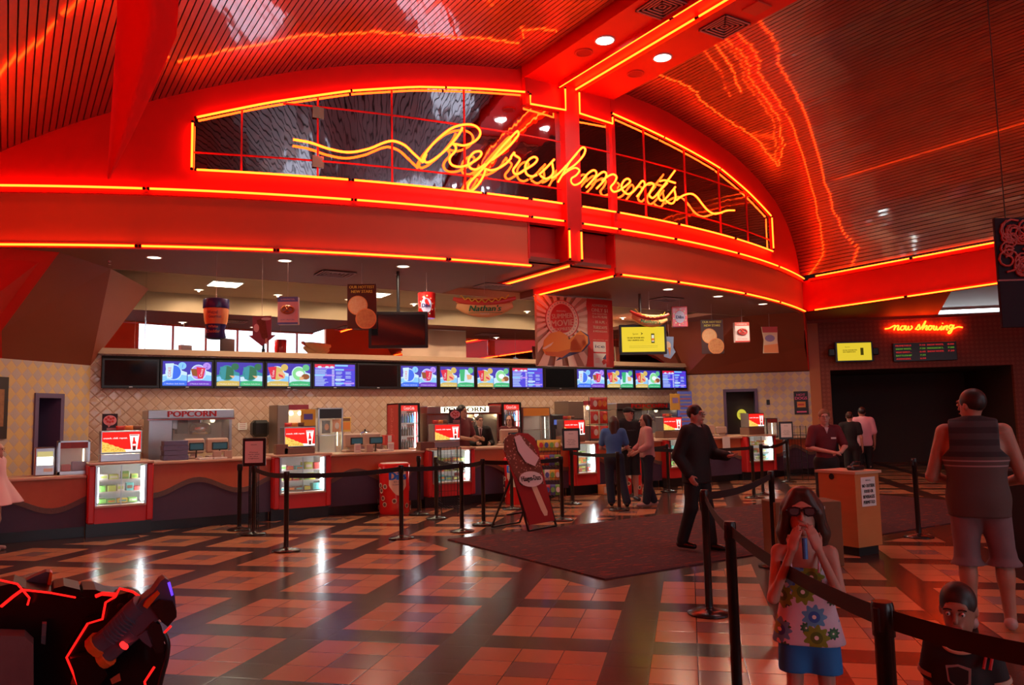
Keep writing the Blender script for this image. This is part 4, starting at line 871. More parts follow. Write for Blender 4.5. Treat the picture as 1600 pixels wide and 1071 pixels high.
# niche door sign, wall posters, small right-hand things
def wallframe(p, q_):                                # matrix for a diagonal wall: local x along the wall, -y towards the room
    d = Vector((q_[0]-p[0], q_[1]-p[1], 0)).normalized(); return math.atan2(d.y, d.x)
RA = wallframe(*RW)
def on_diag(px0, px1, py0, py1, o, off=.03):
    """span of a thing on a diagonal wall through o with the normal n45"""
    oo = Vector((*o, 0))-n45*off; a = onP(px0, py1, oo, n45); b = onP(px1, py1, oo, n45); c = onP(px0, py0, oo, n45); return a, (b-a).length, c.z-a.z
def dposter(name, label, cat, px, o, off, build, zfix=None):
    a, W_, H = on_diag(*px, o, off); t = build(W_, H); t.name = name; t.location = a; t.rotation_euler = (0, 0, RA); tag(t, label, cat); return t
MAG = mat('magenta_print', (.75, .12, .3), .5)
def b1_(W_, H):
    q = MB().box(0, W_, 0, .03, 0, H, mat('black_poster', (.02, .015, .02), .4)); q.text('HOT', (W_*.5, -.002, H*.80), H*.1, MAG, w=W_*.6, bold=.05); q.text('DOGS', (W_*.5, -.002, H*.64), H*.13, MAG, w=W_*.85, bold=.05)
    q.box(W_*.2, W_*.8, -.002, 0, H*.3, H*.55, CND[3]).box(W_*.25, W_*.7, -.003, 0, H*.38, H*.46, CND[5]).box(W_*.15, W_*.85, -.002, 0, H*.08, H*.14, MAG); return q.obj('poster')
dposter('food_poster', 'black food poster with pink lettering on the tiled wall above the cashier post', 'poster', (1242, 1264, 612, 648), RW[0], .035, b1_)
dposter('light_switch', 'small dark switch box on the tiled wall between the niche and the poster', 'switch', (1198, 1203, 625, 633), RW[0], .03, lambda W_, H: MB().box(0, W_, 0, .03, 0, H, BLACK, .005).obj('x'))
dposter('wall_outlet', 'pale double outlet high on the brown wall right of the banner', 'outlet', (1151, 1166, 553, 557), (RW[0][0]-.3, RW[0][1]-.3), .05, lambda W_, H: MB().box(0, W_*.45, 0, .02, 0, H, BEIGE).box(W_*.55, W_, 0, .02, 0, H, BEIGE).obj('x'))
def b2_(W_, H):
    q = MB(); q.prism([(W_/2+W_/2*math.cos(a), H/2+H/2*math.sin(a)) for a in [2*PI*k/24 for k in range(24)]], (0, 0, 0), (1, 0, 0), (0, 0, 1), (0, .02, 0), glow('yellow_round_sign', (.75, .65, .05), .8))
    for k in range(3): q.box(W_*.2, W_*.8, -.003, 0, H*(.3+.15*k), H*(.35+.15*k), mat('olive_print', (.3, .28, .05), .6))
    return q.obj('x')
dposter('round_sign', 'round yellow sign inside the dark niche of the right tiled wall', 'sign', (1152, 1167, 640, 657), RW[0], -.35, b2_)
def b3_(W_, H):
    q = MB().box(0, W_, 0, .03, 0, H, mat('dark_frame_poster', (.025, .015, .015), .4)); q.box(W_*.3, W_*.9, -.002, 0, H*.25, H*.8, CND[3]); return q.obj('x')
a = onP(-30, 680, Vector((*LW[0], 0)), Vector((-.7071, .7071, 0)))
o = MB().box(-.6, .32, -.03, -.005, 0, 1.0, mat('dark_wall_poster', (.03, .015, .015), .4)).box(.02, .24, -.034, -.03, .2, .8, noisy('poster_art', (.5, .2, .06), (.1, .03, .03), 12, .5)).obj('poster')
h = onP(8, 686, Vector((*LW[0], 0)), Vector((-.7071, .7071, 0))); o.location = (h.x-.32*.7071, h.y-.32*.7071, h.z); o.rotation_euler = (0, 0, PI/4); tag(o, 'dark framed poster on the ochre tile wall at the far left', 'poster')
# things at the right end
c4 = glass_cabinet(1200, 1217, 654, 672, 13.8, 'small cabinet with food pictures at the right end of the counter', HD1, .98, (.8, .8, .6), False)
o = MB().box(-.13, .13, 0, .003, 0, .52, PAPER).obj('receipt_strip'); o.location = (S_(1136, 13.4), YF-.085, .56); tag(o, 'long white paper strip hanging over the counter edge', 'paper strip')
q = MB().box(0, .5, 0, .03, 0, .9, mat('blue_lit_menu_board', (.12, .14, .3), .4, emit=(.1, .12, .4), strength=.4))
for k in range(8): q.box(.04, .46, -.003, 0, .08+.1*k, .12+.1*k, PAPER if k % 2 else PINK)
o = q.obj('menu_board'); o.location = (S_(1063, 15.4), 15.4, 1.35); tag(o, 'blue menu board right of the third popcorn machine', 'menu board')
o = MB().box(0, .38, 0, .5, 0, .75, mat('coffee_machine_dark', (.03, .03, .035), .3), .03).box(.05, .33, -.01, 0, .5, .62, glow('blue_machine_panel', (.1, .15, .5), .8)).box(.08, .30, -.02, 0, .1, .4, STEEL).obj('coffee_machine'); o.location = (S_(864, 15.6), 15.6, .95); tag(o, 'dark coffee machine with a blue lit panel behind the snack racks', 'coffee machine')
# ------------------------------------------------------------------ ceiling fittings
def downlight(p, r, label, group, power, col=(1, .93, .82), facing=(0, 0, -1), bright=6., cone=1.9):
    t = thing('downlight', label, 'ceiling light', p, group=group)
    MB().lathe([(r*1.18, 0), (r*1.18, -.012), (r, -.012), (r, 0)], WHITE, n=20, cap=False).obj('trim_ring', t)
    MB().lathe([(r, -.006), (.001, -.008)], glow('downlight_lens', col, bright), n=18, cap=False).obj('lens', t)
    ld = bpy.data.lights.new('downlight_beam', 'SPOT'); ld.energy = power; ld.color = col; ld.spot_size = cone; ld.spot_blend = .7; ld.shadow_soft_size = .02
    lo = bpy.data.objects.new('downlight_beam', ld); C.objects.link(lo); lo.parent = t; lo.location = (0, 0, -.03)
    return t
DL = [((241, 402), 'first round ceiling light from the left in the refreshment bay'), ((445, 407), 'second round ceiling light from the left in the refreshment bay'), ((630, 416), 'round bay ceiling light left of the long screen pole'),
      ((1044, 452), 'round bay ceiling light right of the rib, nearest the rib'), ((1122, 463), 'round bay ceiling light above the right-hand pizza sign'), ((1192, 475), 'rightmost round ceiling light in the refreshment bay')]
for (x, y), l in DL:
    p = at(x, y, 4.2); downlight((p.x, p.y, 4.2), .10, l, 'bay ceiling lights', 80, (1, .82, .60), bright=4., cone=3.0)
for (x, y), l in (((945, 63), 'bright round light in the ceiling beam, left of the parallel neon lines'), ((1035, 90), 'bright round light in the ceiling beam, right of the parallel neon lines')):
    p = at(x, y, 7.5); downlight((p.x, p.y, 7.5), .14, l, 'beam ceiling lights', 75, (1, .95, .90), bright=14, cone=2.7)
for k, (s, t_) in enumerate(((7.7, 4.5), (8.9, 4.5), (7.7, 0), (8.9, 0))): downlight((s, t_, 7.5), .14, 'round light further back along the ceiling beam, out over the lobby', 'rear beam ceiling lights', 50, (.92, .97, 1), bright=14, cone=1.2)
for (x, y), l in (((912, 82), 'round speaker grille in the ceiling beam, left of the neon lines'), ((993, 115), 'small round speaker grille in the ceiling beam, right of the neon lines')):
    p = at(x, y, 7.5); o = MB().lathe([(.15, 0), (.15, -.012), (.12, -.012), (.12, -.004)], mat('red_grille', (.55, .05, .03), .6), cap=False).lathe([(.12, -.005), (.001, -.005)], mat('red_grille_mesh', (.42, .04, .03), .8), cap=False).obj('ceiling_speaker'); o.location = (p.x, p.y, 7.5); tag(o, l, 'speaker')
def vent(cx, cy, z, w_, d_, label):
    o = MB(); o.box(-w_/2, w_/2, -d_/2, d_/2, -.004, 0, mat('vent_shadow', (.06, .03, .03), .8))
    for k in range(5):
        a = 1-k*.2; x, y = w_/2*a, d_/2*a; i = .022; zl_ = -.03+.005*k
        o.box(-x, x, -y, -y+i, zl_, zl_+.012, mat('vent_metal', (.45, .3, .28), .5)).box(-x, x, y-i, y, zl_, zl_+.012, o.mats[-1]).box(-x, -x+i, -y, y, zl_, zl_+.012, o.mats[-1]).box(x-i, x, -y, y, zl_, zl_+.012, o.mats[-1])
    o = o.obj('air_vent'); o.location = (cx, cy, z); tag(o, label, 'air vent')
for (x, y), l in (((1132, 41), 'square ceiling vent beside the right neon line of the beam'), ((1035, 10), 'square ceiling vent at the top edge, left of the neon lines')):
    p = at(x, y, 7.5); vent(p.x, p.y, 7.5, .55, .55, l)
p = at(1182, 12, 7.5); o = MB().box(-.15, .15, -.15, .15, -.02, 0, mat('access_plate_red', (.6, .09, .05), .5)).obj('access_plate'); o.location = p; tag(o, 'small square access plate in the beam near the upper edge', 'access plate')
for (x, y), l in (((524, 427), 'air vent in the bay ceiling between the second and third round lights'), ((770, 446), 'dark air vent in the bay ceiling above the big hot dog sign'), ((1041, 467), 'air vent in the bay ceiling above the tilted hot dog sign')):
    p = at(x, y, 4.2); vent(p.x, min(p.y, 13.9), 4.2, .6, .5, l)
for (x, y), l in (((171, 408), 'left sprinkler head in the bay ceiling'), ((619, 428), 'sprinkler head in the bay ceiling by the screen pole')):
    p = at(x, y, 4.2); o = MB().lathe([(.03, 0), (.03, -.01), (.008, -.015), (.008, -.05), (.03, -.055), (.001, -.06)], CHROME, n=10).obj('sprinkler'); o.location = (p.x, min(p.y, 14.1), 4.2); tag(o, l, 'sprinkler')
PANL = glow('troffer_panel', (1, .90, .68), 14.)
for k in range(8): downlight((3.5+k*1.75, 15.0, 4.62), .10, 'added round light in the rear bay ceiling to wash the tile wall', 'added wall-wash lights in the rear bay', 115, (1, .74, .48), bright=4., cone=3.1)  # row of lamps added to wash the tile wall, mostly hidden from view
for (x, y), l in (((357, 440), 'square lit ceiling panel near the left end of the mirror'), ((600, 454), 'square lit ceiling panel behind the black hanging screen'), ((912, 474), 'square lit ceiling panel behind the movie banner'), ((1120, 478), 'square lit ceiling panel at the right of the bay')):
    p = at(x, y, 4.62); t = thing('ceiling_panel_light', l, 'ceiling light', (p.x, min(p.y, 16.0), 4.62), group='square lit panels in the rear bay ceiling')
    MB().box(-.33, .33, -.33, .33, -.02, 0, WHITE).obj('frame', t); MB().box(-.3, .3, -.3, .3, -.024, -.02, PANL).obj('diffuser', t)
def bulbrow(): pass
# cove tube over the now-showing wall
a = dg(2.0, 1.2, 0); q = MB(); p0 = Vector((a.x, a.y, 4.41)); p1 = dg(11, 1.2, 4.41)
t = thing('fluorescent_light', 'long white fluorescent tube above the dark wall with the now showing sign', 'ceiling light', p0)
MB().tube([(0, 0, 0), p1-p0], .045, TUBEW, 8).obj('tube', t); MB().tube([Vector((0, 0, .09)), p1-p0+Vector((0, 0, .09))], .06, WHITE, 4).obj('batten', t)

# ------------------------------------------------------------------ hanging screens, banner, danglers
def hang(t, x, z0, z1, m=BLACK, r=.02): return MB().tube([(x, 0, z0), (x, 0, z1)], r, m, 8).obj('pole', t)
def hung_tv(px0, px1, py0, py1, t_, label, on, rot):
    c = onT((px0+px1)/2, (py0+py1)/2, t_); W_, H = 1.0, .62
    t = thing('hanging_screen', label, 'screen', (c.x, c.y, c.z), rot)
    MB().box(-W_/2, W_/2, -.05, .05, -H/2, H/2, BEZ, .01).obj('housing', t); f = MB(); f.box(-W_/2+.05, W_/2-.05, -.054, -.05, -H/2+.05, H/2-.05, OFFS if not on else glow('yellow_screen', (.85, .62, .03), 1.))
    if on:
        K = glow('dark_screen_print', (.05, .04, 0), 1.)
        f.text('Sprint', (-.16, -.056, .10), .035, K, w=.12); f.poly([(-.05, -.056, .09), (-.0, -.056, .12), (-.05, -.056, .15), (-.03, -.056, .12)], K)
        f.text('THE ONLY NETWORK WITH', (-.16, -.056, .02), .03, K, w=.36, bold=.05); f.text('TRULY UNLIMITED DATA', (-.16, -.056, -.03), .03, K, w=.34, bold=.05)
        f.box(.17, .24, -.058, -.054, -.08, .12, K).box(.18, .23, -.060, -.058, -.05, .09, g('phone_white', (.8, .75, .6))).box(.18, .23, -.061, -.06, -.03, .02, g('phone_orange', (.8, .2, .02)))
        for k in range(2): f.box(-.3, .3, -.056, -.054, -.14-.03*k, -.137-.03*k, K)
    f.obj('display', t)
    MB().box(-.1, .1, .05, .16, -.1, .1, BLACK).box(-.03, .03, .1, .16, -.1, H/2+.1, BLACK).obj('bracket', t)
    MB().tube([(0, .13, H/2-.05), (0, .13, 4.2-c.z)], .028, BLACK, 8).obj('pole', t)
    return t
hung_tv(580, 665, 487, 545, 12.3, 'large black switched-off screen hanging on a pole over the counter', False, -.42)
hung_tv(975, 1033, 512, 550, 12.4, 'hanging screen showing a yellow advertisement, right of the movie banner', True, -.5)
o = MB().box(-.75, -.5, .0, .12, -.15, .15, BLACK, .02).obj('x'); bpy.data.objects.remove(o)
u_, z_ = ondg(1334, 550, -.3); p = dg(u_, -.3, z_)
t = thing('wall_screen', 'screen with a yellow advertisement on the dark wall beside the showtimes board', 'screen', p, RA+.12)
MB().box(-.5, .5, -.05, .05, -.28, .28, BEZ, .01).obj('housing', t); f = MB(); f.box(-.45, .45, -.054, -.05, -.24, .24, glow('yellow_screen_b', (.85, .62, .03), .9)); K = glow('dark_print_b', (.05, .04, 0), 1.)
f.text('Sprint', (-.18, -.056, .12), .03, K, w=.13); f.text('THE ONLY NETWORK WITH', (-.12, -.056, .03), .03, K, w=.38, bold=.05); f.text('TRULY UNLIMITED DATA', (-.14, -.056, -.02), .03, K, w=.34, bold=.05); f.box(.16, .24, -.058, -.054, -.1, .1, K); f.obj('display', t)
MB().box(-.3, .3, .05, .3, -.1, .1, BLACK).box(-.66, -.5, -.02, .1, -.1, .1, BLACK, .02).box(.5, .66, -.02, .1, -.1, .1, BLACK, .02).obj('bracket', t)
# LED showtimes board
u0b, z0b = ondg(1396, 566, -.06); u1b, z1b = ondg(1493, 533, -.06)
t = thing('showtimes_board', 'black electronic showtimes board with red and green lettering', 'display board', dg(u0b, -.12, z0b), RA); W_, H = u1b-u0b, z1b-z0b
MB().box(0, W_, 0, .12, 0, H, mat('dark_led_board', (.02, .02, .022), .35), .01).obj('housing', t)
f = MB(); LR = glow('led_red', (.62, .02, .02), 1.); LG = glow('led_green', (.12, .30, .02), 1.)
for k, (a_, b_, c_, d_) in enumerate((('PROMETHEUS', '7:10', 'SNOW WHITE.', '8:00'), ('SNOW WHITE.', '7:20', 'MADAGASCAR 3...', '7:00'), ('WHAT EXPECT....', '6:45', 'SNOW WHITE.', '7:30'), ('BATTLESHIP', '7:35', '', ''), ('AVENGERS.', '6:50', '', ''))):
    z = H*(.80-.175*k); m_ = LG if k in (1, 3) else LR; e = .002*k
    for tx, x, w_ in ((a_, .04, .25), (b_, .42, .09), (c_, .54, .26), (d_, .86, .1)):
        if tx: f.text(tx, (W_*x, -.003, z), H*.085, m_, align='l', w=W_*w_*min(1, len(tx)/12+.2) if len(tx) > 5 else W_*w_, bold=.04)
f.obj('lettering', t)

def dangler(t, h, z_top_at=4.2, off=0.):
    MB().tube([(off, 0, h), (off, 0, z_top_at-t.location.z)], .0035, mat('clear_thread', (.6, .5, .45), .3), 4).obj('thread', t)
def dang_pos(px0, px1, py0, py1, t_):
    a = onT((px0+px1)/2, py1, t_); b = onT((px0+px1)/2, py0, t_); W_ = (onT(px1, py1, t_)-onT(px0, py1, t_)).length
    d = Vector((px1-px0, 0)); dist = (Vector((a.x, a.y, 0))).length
    return a, (px1-px0)*(a.x*BX[1]+a.y*AX[1]*1. if False else (a.dot(cam_f)))/FPX, b.z-a.z
FACE = math.atan2(-BX[1], BX[0])*.9                 # danglers turned towards the lobby doors
def dth(name, label, cat, px, t_, group='snack signs hanging over the counter'):
    a, W_, H = dang_pos(*px, t_); t = thing(name, label, cat, a, FACE, group); dangler(t, H); return t, W_, H
ORG_ = mat('orange_print', (.80, .30, .10), .4); CRM = mat('cream_print', (.80, .62, .42), .4); PINKB = mat('pink_card', (.75, .55, .55), .4); NAVY = mat('navy_plastic', (.03, .03, .14), .25)
# cheese jar
t, W_, H = dth('jar_sign', 'oversized snack jar sign with a navy lid, first sign from the left over the counter', 'hanging sign', (318, 356, 468, 530), 12.2); r = W_/2
def wrap(q, r, off=.004):
    q.v = [((r+off-v[1])*math.sin(v[0]/r), -(r+off-v[1])*math.cos(v[0]/r), v[2]) for v in q.v]; return q
MB().lathe([(r*.6, 0), (r*.78, .02), (r*.66, H*.2), (r*.9, H*.45), (r*.99, H*.72), (r*.95, H*.76)], ORG_, n=24).obj('jar_body', t)
MB().lathe([(r, H*.76), (r*1.02, H*.78), (r*1.02, H-.01), (r*.98, H), (.001, H)], NAVY, n=24).obj('jar_lid', t)
MB().lathe([(r*.62, 0), (r*.80, .02), (r*.68, H*.2), (r*.82, H*.36)], NAVY, n=24).obj('lower_label', t)
q = MB(); q.text('Wetzel', (0, 0, H*.60), H*.09, NAVY, w=r*.8); q.text('Gourmet', (r*.2, 0, H*.5), H*.08, NAVY, w=r*1.); wrap(q, r*.97).obj('label_text', t)
q = MB(); q.text('White', (0, 0, H*.26), H*.07, ORG_, w=r*.8); q.text('Cheddar', (0, 0, H*.14), H*.08, ORG_, w=r*1.1); wrap(q, r*.78).obj('lower_text', t)
# ice cream arrow
CHOC = noisy('chocolate_almond_print', (.10, .03, .02), (.22, .08, .05), 40, .4)
def arrow(lab, px, t_):
    t, W_, H = dth('arrow_sign', lab, 'hanging sign', px, t_)
    MB().prism([(-W_*.34, H), (W_*.34, H), (W_*.34, H*.36), (W_*.5, H*.36), (0, 0), (-W_*.5, H*.36), (-W_*.34, H*.36)], (0, 0, 0), (1, 0, 0), (0, 0, 1), (0, .02, 0), mat('mauve_card', (.30, .10, .14), .5)).obj('panel', t)
    q = MB(); q.prism([(-.06*W_/.3, H*.86), (.0, H*.92), (W_*.12, H*.84), (W_*.22, H*.3), (W_*.12, H*.2), (-.0, H*.26)], (0, -.002, 0), (1, 0, 0), (0, 0, 1), (0, .001, 0), CHOC); q.poly([(W_*.12, -.003, H*.25), (W_*.2, -.003, H*.25), (W_*.17, -.003, H*.06), (W_*.13, -.003, H*.06)], CRM)
    q.poly([(-W_*.2+.05*W_*math.cos(a)*2, -.003, H*.6+H*.14*math.sin(a)) for a in [2*PI*k/12 for k in range(12)]], PINKB); q.poly([(W_*.15+.18*W_*math.cos(a), -.004, H*.9+H*.05*math.sin(a)) for a in [2*PI*k/14 for k in range(14)]], PAPER); q.obj('printed_picture', t)
arrow('mauve arrow-shaped sign with a chocolate ice cream bar, pointing down at the screens', (388, 430, 494, 541), 12.3)
# pretzel boxes
def pretzel(q, cx, cz, s, m):
    pts = [(cx+s*(.9*math.sin(a)-.0), 0, cz+s*(.55*math.cos(a)+.1)) for a in [2*PI*k/24 for k in range(24)]]
    q.tube([(x, -.02, z) for x, y, z in pts], s*.17, m, 6, closed=True); q.tube([(cx-s*.7, -.025, cz-s*.35), (cx, -.035, cz+s*.1), (cx+s*.35, -.03, cz+s*.62)], s*.15, m, 6); q.tube([(cx+s*.7, -.025, cz-s*.35), (cx, -.04, cz+s*.1), (cx-s*.35, -.03, cz+s*.62)], s*.15, m, 6)
PRZ = mat('baked_pretzel', (.42, .14, .04), .4)
def pbox(lab, px, t_, c, edge):
    t, W_, H = dth('pretzel_sign', lab, 'hanging sign', px, t_); MB().box(-W_/2, W_/2, 0, .12, 0, H, c, .004).obj('box', t)
    q = MB(); q.box(-W_/2, W_/2, -.002, 0, 0, H*.07, edge).box(-W_/2, W_/2, -.002, 0, H*.82, H, edge); q.text('SUPERPRETZEL', (0, -.003, H*.88), H*.05, PAPER, w=W_*.7); q.text('SOFT PRETZEL', (0, -.003, H*.14), H*.05, edge, w=W_*.7); q.obj('print', t)
    q = MB(); pretzel(q, 0, H*.5, W_*.33, PRZ if edge is not CND[5] else CND[5]); q.obj('pretzel_picture', t)
pbox('white and blue pretzel box sign hanging left of the pizza sign', (434, 465, 464, 507), 12.3, PINKB, mat('blue_print', (.12, .2, .5), .5))
pbox('pink and red pretzel card hanging against the brown wall at the right', (1149, 1172, 504, 535), 13.2, PINKB, CND[5])
# pizza cards
PIZ = noisy('pizza_topping_print', (.75, .28, .10), (.85, .62, .35), 34, .5, vec=(1, 1, 1)); PIZ2 = noisy('pizza_print_dark', (.45, .10, .04), (.75, .42, .15), 22, .5)
def pizza(lab, px, t_):
    t, W_, H = dth('pizza_sign', lab, 'hanging sign', px, t_); MB().box(-W_/2, W_/2, 0, .03, 0, H, mat('dark_pizza_card', (.07, .02, .015), .4), .004).obj('card', t)
    q = MB(); q.text('OUR HOTTEST', (0, -.003, H*.9), H*.065, CND[0], w=W_*.86, bold=.04); q.text('NEW STARS', (0, -.003, H*.80), H*.065, CND[0], w=W_*.72, bold=.04); q.obj('lettering', t)
    for k, (cx, cz, r, m_) in enumerate(((-.14, .52, .34, PIZ), (.14, .22, .36, PIZ2))):
        rr = r*W_; q = MB(); pts = [(max(-W_/2, min(W_/2, cx*W_+rr*math.cos(a))), -.004-.004*k, max(.0, cz*H+rr*math.sin(a))) for a in [2*PI*j/26 for j in range(26)]]; q.poly(pts, ORG_); q.poly([(cx*W_+(p[0]-cx*W_)*.9, p[1]-.001, cz*H+(p[2]-cz*H)*.9) for p in pts], m_); q.obj('pizza_picture', t)
pizza('tall pizza card reading our hottest new stars, hanging left of the black screen', (543, 588, 444, 514), 12.0)
pizza('tall pizza card reading our hottest new stars, hanging at the right by the brown wall', (1097, 1132, 500, 553), 13.0)
# red tub and box
def patch_front(W_, H, name='Dibs'):
    q = MB(); q.poly([(W_*.34*math.cos(a), 0, H*.48+H*.3*math.sin(a)) for a in [2*PI*k/20 for k in range(20)]], mat('pale_blue_burst', (.55, .55, .8), .4)); q.text(name, (0, -.004, H*.40), H*.16, NAVY, w=W_*.5, bold=.06)
    for k in range(10): a = 2*PI*k/10+.2; q.poly([(W_*.40*math.cos(a)+.05*W_*math.cos(b), -.003, H*.48+H*.38*math.sin(a)+.05*W_*math.sin(b)) for b in [2*PI*j/8 for j in range(8)]], CRM)
    return q
t, W_, H = dth('tub_sign', 'red ice cream tub sign hanging beside the black screen', 'hanging sign', (653, 681, 459, 498), 12.3); MB().lathe([(W_*.44, 0), (W_*.46, .01), (W_*.5, H), (W_*.46, H+.01)], GLOSSRED, n=20).obj('tub', t); wrap(patch_front(W_*.9, H), W_*.5).obj('label', t)
t, W_, H = dth('tub_sign', 'small red ice cream box sign hanging right of the tilted hot dog sign', 'hanging sign', (1051, 1075, 479, 511), 12.6); MB().box(-W_/2, W_/2, 0, .08, 0, H, GLOSSRED, .01).obj('tub', t); q = patch_front(W_, H); q.v = [(v[0], v[1]-.003, v[2]) for v in q.v]; q.obj('label', t)
# snack bags hanging
t, W_, H = dth('snack_bag_sign', 'orange and red snack bag sign, rightmost of the hanging signs', 'hanging sign', (1191, 1217, 511, 552), 13.6)
q = MB().prism([(-W_*.46, H), (W_*.5, H), (W_*.46, H*.5), (W_*.5, 0), (-W_*.42, 0), (-W_*.34, H*.5)], (0, 0, 0), (1, 0, 0), (0, 0, 1), (0, .05, 0), CRM); q.obj('bag', t); MB().prism([(-W_*.46, H), (W_*.5, H), (W_*.47, H*.78), (-W_*.42, H*.78)], (0, -.004, 0), (1, 0, 0), (0, 0, 1), (0, .004, 0), CND[5]).prism([(-W_*.38, H*.3), (W_*.46, H*.35), (W_*.49, .01), (-W_*.4, .01)], (0, -.004, 0), (1, 0, 0), (0, 0, 1), (0, .004, 0), ORG_).obj('print', t)
MB().poly([(W_*.3*math.cos(a), -.006, H*.56+H*.13*math.sin(a)) for a in [2*PI*k/16 for k in range(16)]], mat('purple_badge', (.3, .25, .5), .5)).obj('badge', t)
t, W_, H = dth('snack_bag_sign', 'pale blue frozen treat sign hanging below the small red ice cream box', 'hanging sign', (1036, 1056, 526, 561), 13.4)
MB().prism([(-W_*.5, H), (W_*.4, H*.98), (W_*.34, H*.5), (W_*.5, H*.3), (W_*.1, 0), (-W_*.4, .1*H)], (0, 0, 0), (1, 0, 0), (0, 0, 1), (0, .03, 0), mat('pale_blue_bag', (.25, .35, .60), .4)).poly([(-W_*.1+W_*.25*math.cos(a), -.003, H*.6+H*.18*math.sin(a)) for a in [2*PI*k/12 for k in range(12)]], CRM).poly([(-W_*.1, -.004, H*.5), (W_*.15, -.004, H*.5), (W_*.05, -.004, H*.1)], CND[3]).obj('panel', t)
# hot dogs
BUN = noisy('hot_dog_bun', (.78, .36, .12), (.85, .48, .20), 8, .45); SAUS = mat('red_sausage', (.70, .08, .06), .25); MUST = mat('mustard', (.85, .50, .05), .3); GRN = mat('green_script_paint', (.02, .16, .06), .4)
def hotdog(lab, px, t_, tilt=0., sag=.10):
    t, W_, H = dth('hot_dog_sign', lab, 'hanging sign', px, t_, 'hot dog signs'); H2 = H*(.95 if not tilt else .8); n_ = 18
    def arcp(w_, z, sg, y=0): return [(w_*(k/n_-.5), y, z+sg*((k/n_-.5)*2)**2+tilt*(k/n_-.5)) for k in range(n_+1)]
    prof = [max(.12, math.sin(PI*min(.97, max(.03, k/n_)))**.5) for k in range(n_+1)]
    sg = H2*sag*2
    MB().tube(arcp(W_*.90, H2*.36, sg*.8, 0), [H2*.34*p for p in prof], BUN, 12, flat=(.45, 1)).obj('bun', t)
    MB().tube(arcp(W_*.9, H2*.62, sg*.8, .06), [H2*.3*p for p in prof], BUN, 12, flat=(.45, 1)).obj('bun_back', t)
    MB().tube(arcp(W_*1.0, H2*.64, sg, -.01), [H2*.16*max(.5, math.sin(PI*min(.97, max(.03, k/n_)))**.3) for k in range(n_+1)], SAUS, 10).obj('sausage', t)
    zz_ = [(W_*.78*(k/40-.5), -.03-H2*.13, H2*.70+sg*((k/40-.5)*2)**2+tilt*(k/40-.5)+H2*.06*math.sin(k*1.15)) for k in range(41)]
    MB().tube(zz_, H2*.028, MUST, 6).obj('mustard', t)
    q = MB(); q.text("Nathan's", (0, 0, H2*.27), H2*.26, GRN, w=W_*.5, slant=.25, ax=(1, 0, tilt/W_ if W_ else 0), bold=.05); q.text('FAMOUS', (0, 0, H2*.12), H2*.07, PAPER, w=W_*.14); q.box(-W_*.26, W_*.28, 0, .002, H2*.19, H2*.21, GRN); q.v = [(v[0], -H2*.34*.46*math.cos(min(1.3, abs(v[2]-H2*.36)/(H2*.36)))-.012+v[1], v[2]) for v in q.v]; q.obj('script', t)
hotdog('big hot dog sign with green script hanging in the middle above the counter', (709, 806, 459, 497), 12.1)
hotdog('tilted hot dog sign hanging above the yellow screen, right of the banner', (985, 1046, 484, 512), 12.2, -.08, .2)
# movie banner
BC = noisy('cream_banner_cloth', (.80, .55, .40), (.74, .48, .35), 2, .7); BP = mat('banner_ray', (.85, .66, .52), .7); BR = mat('banner_red', (.62, .03, .025), .6); BO = mat('banner_orange', (.80, .28, .03), .5); BN = mat('banner_navy', (.06, .06, .16), .6); BD = mat('banner_dark_orange', (.62, .14, .03), .6)
a = onT(838, 572, 13.4); b = at(834, 463, 4.16); c = onT(957, 575, 13.4)
t = thing('movie_banner', 'large cream and red Summer Movie Express banner hanging at the end of the neon edge', 'banner', (a.x, 13.4, a.z), 0); W_ = c.x-a.x; H = 4.17-a.z
n_ = 24; vs = []; fs = []
def bw(x): return .035*math.sin(x/W_*7)+.02*math.sin(x/W_*17+1)
for i in range(n_+1):
    x = W_*i/n_; vs += [(x, bw(x), 0), (x, bw(x), H), (x, bw(x)+.006, H), (x, bw(x)+.006, 0)]
for i in range(n_):
    for k in range(4): l = (k+1) % 4; fs.append((i*4+k, i*4+4+k, i*4+4+l, i*4+l))
MB().add(vs, fs, BC, True).obj('cloth', t)
def grid_poly(q, poly, m, k):                        # banner print follows the folds: small fan pieces
    q.poly([(x*W_, -.003-.0012*k, z*H) for x, z in poly], m)
q = MB(); cx, cz = .30, .66
for k in range(22):
    a0 = 2*PI*k/22; a1 = a0+PI/22*1.1
    def edge(a_):
        r = 2.
        dx, dz = math.cos(a_), math.sin(a_)
        for lim, comp, o_ in ((0, dx, cx), (.66, dx, cx), (0, dz, cz), (1, dz, cz)):
            if abs(comp) > 1e-6:
                rr = (lim-o_)/comp
                if rr > 0: r = min(r, rr)
        return (cx+dx*r, cz+dz*r)
    grid_poly(q, [(cx, cz), edge(a0), edge(a1)], BP, 1)
egg = [(cx+.02+.205*math.cos(a)*(1-.06*math.sin(a)), cz+.015+.26*math.sin(a)) for a in [2*PI*k/36 for k in range(36)]]
grid_poly(q, [(p[0]*1+.0, p[1]) for p in egg], BP, 2); grid_poly(q, [(cx+.02+(p[0]-cx-.02)*1.06, cz+(p[1]-cz)*1.04) for p in egg], BR, 1.5)
for k in range(30): a_ = 2*PI*k/30; grid_poly(q, [(cx+.02+.182*math.cos(a_)+.006*math.cos(b_), cz+.015+.235*math.sin(a_)+.008*math.sin(b_)) for b_ in [PI/3*j for j in range(6)]], BN, 3)
grid_poly(q, [(cx+.02+(p[0]-cx-.02)*.74, cz+.01+(p[1]-cz)*.80) for p in egg], BR, 3)
def bt(s, x, z, h, w_, m, k=5, up=.04): q.text(s, (x*W_, -.003-.0012*k, z*H), h*H, m, ax=(1, 0, up), w=w_*W_, bold=.04)
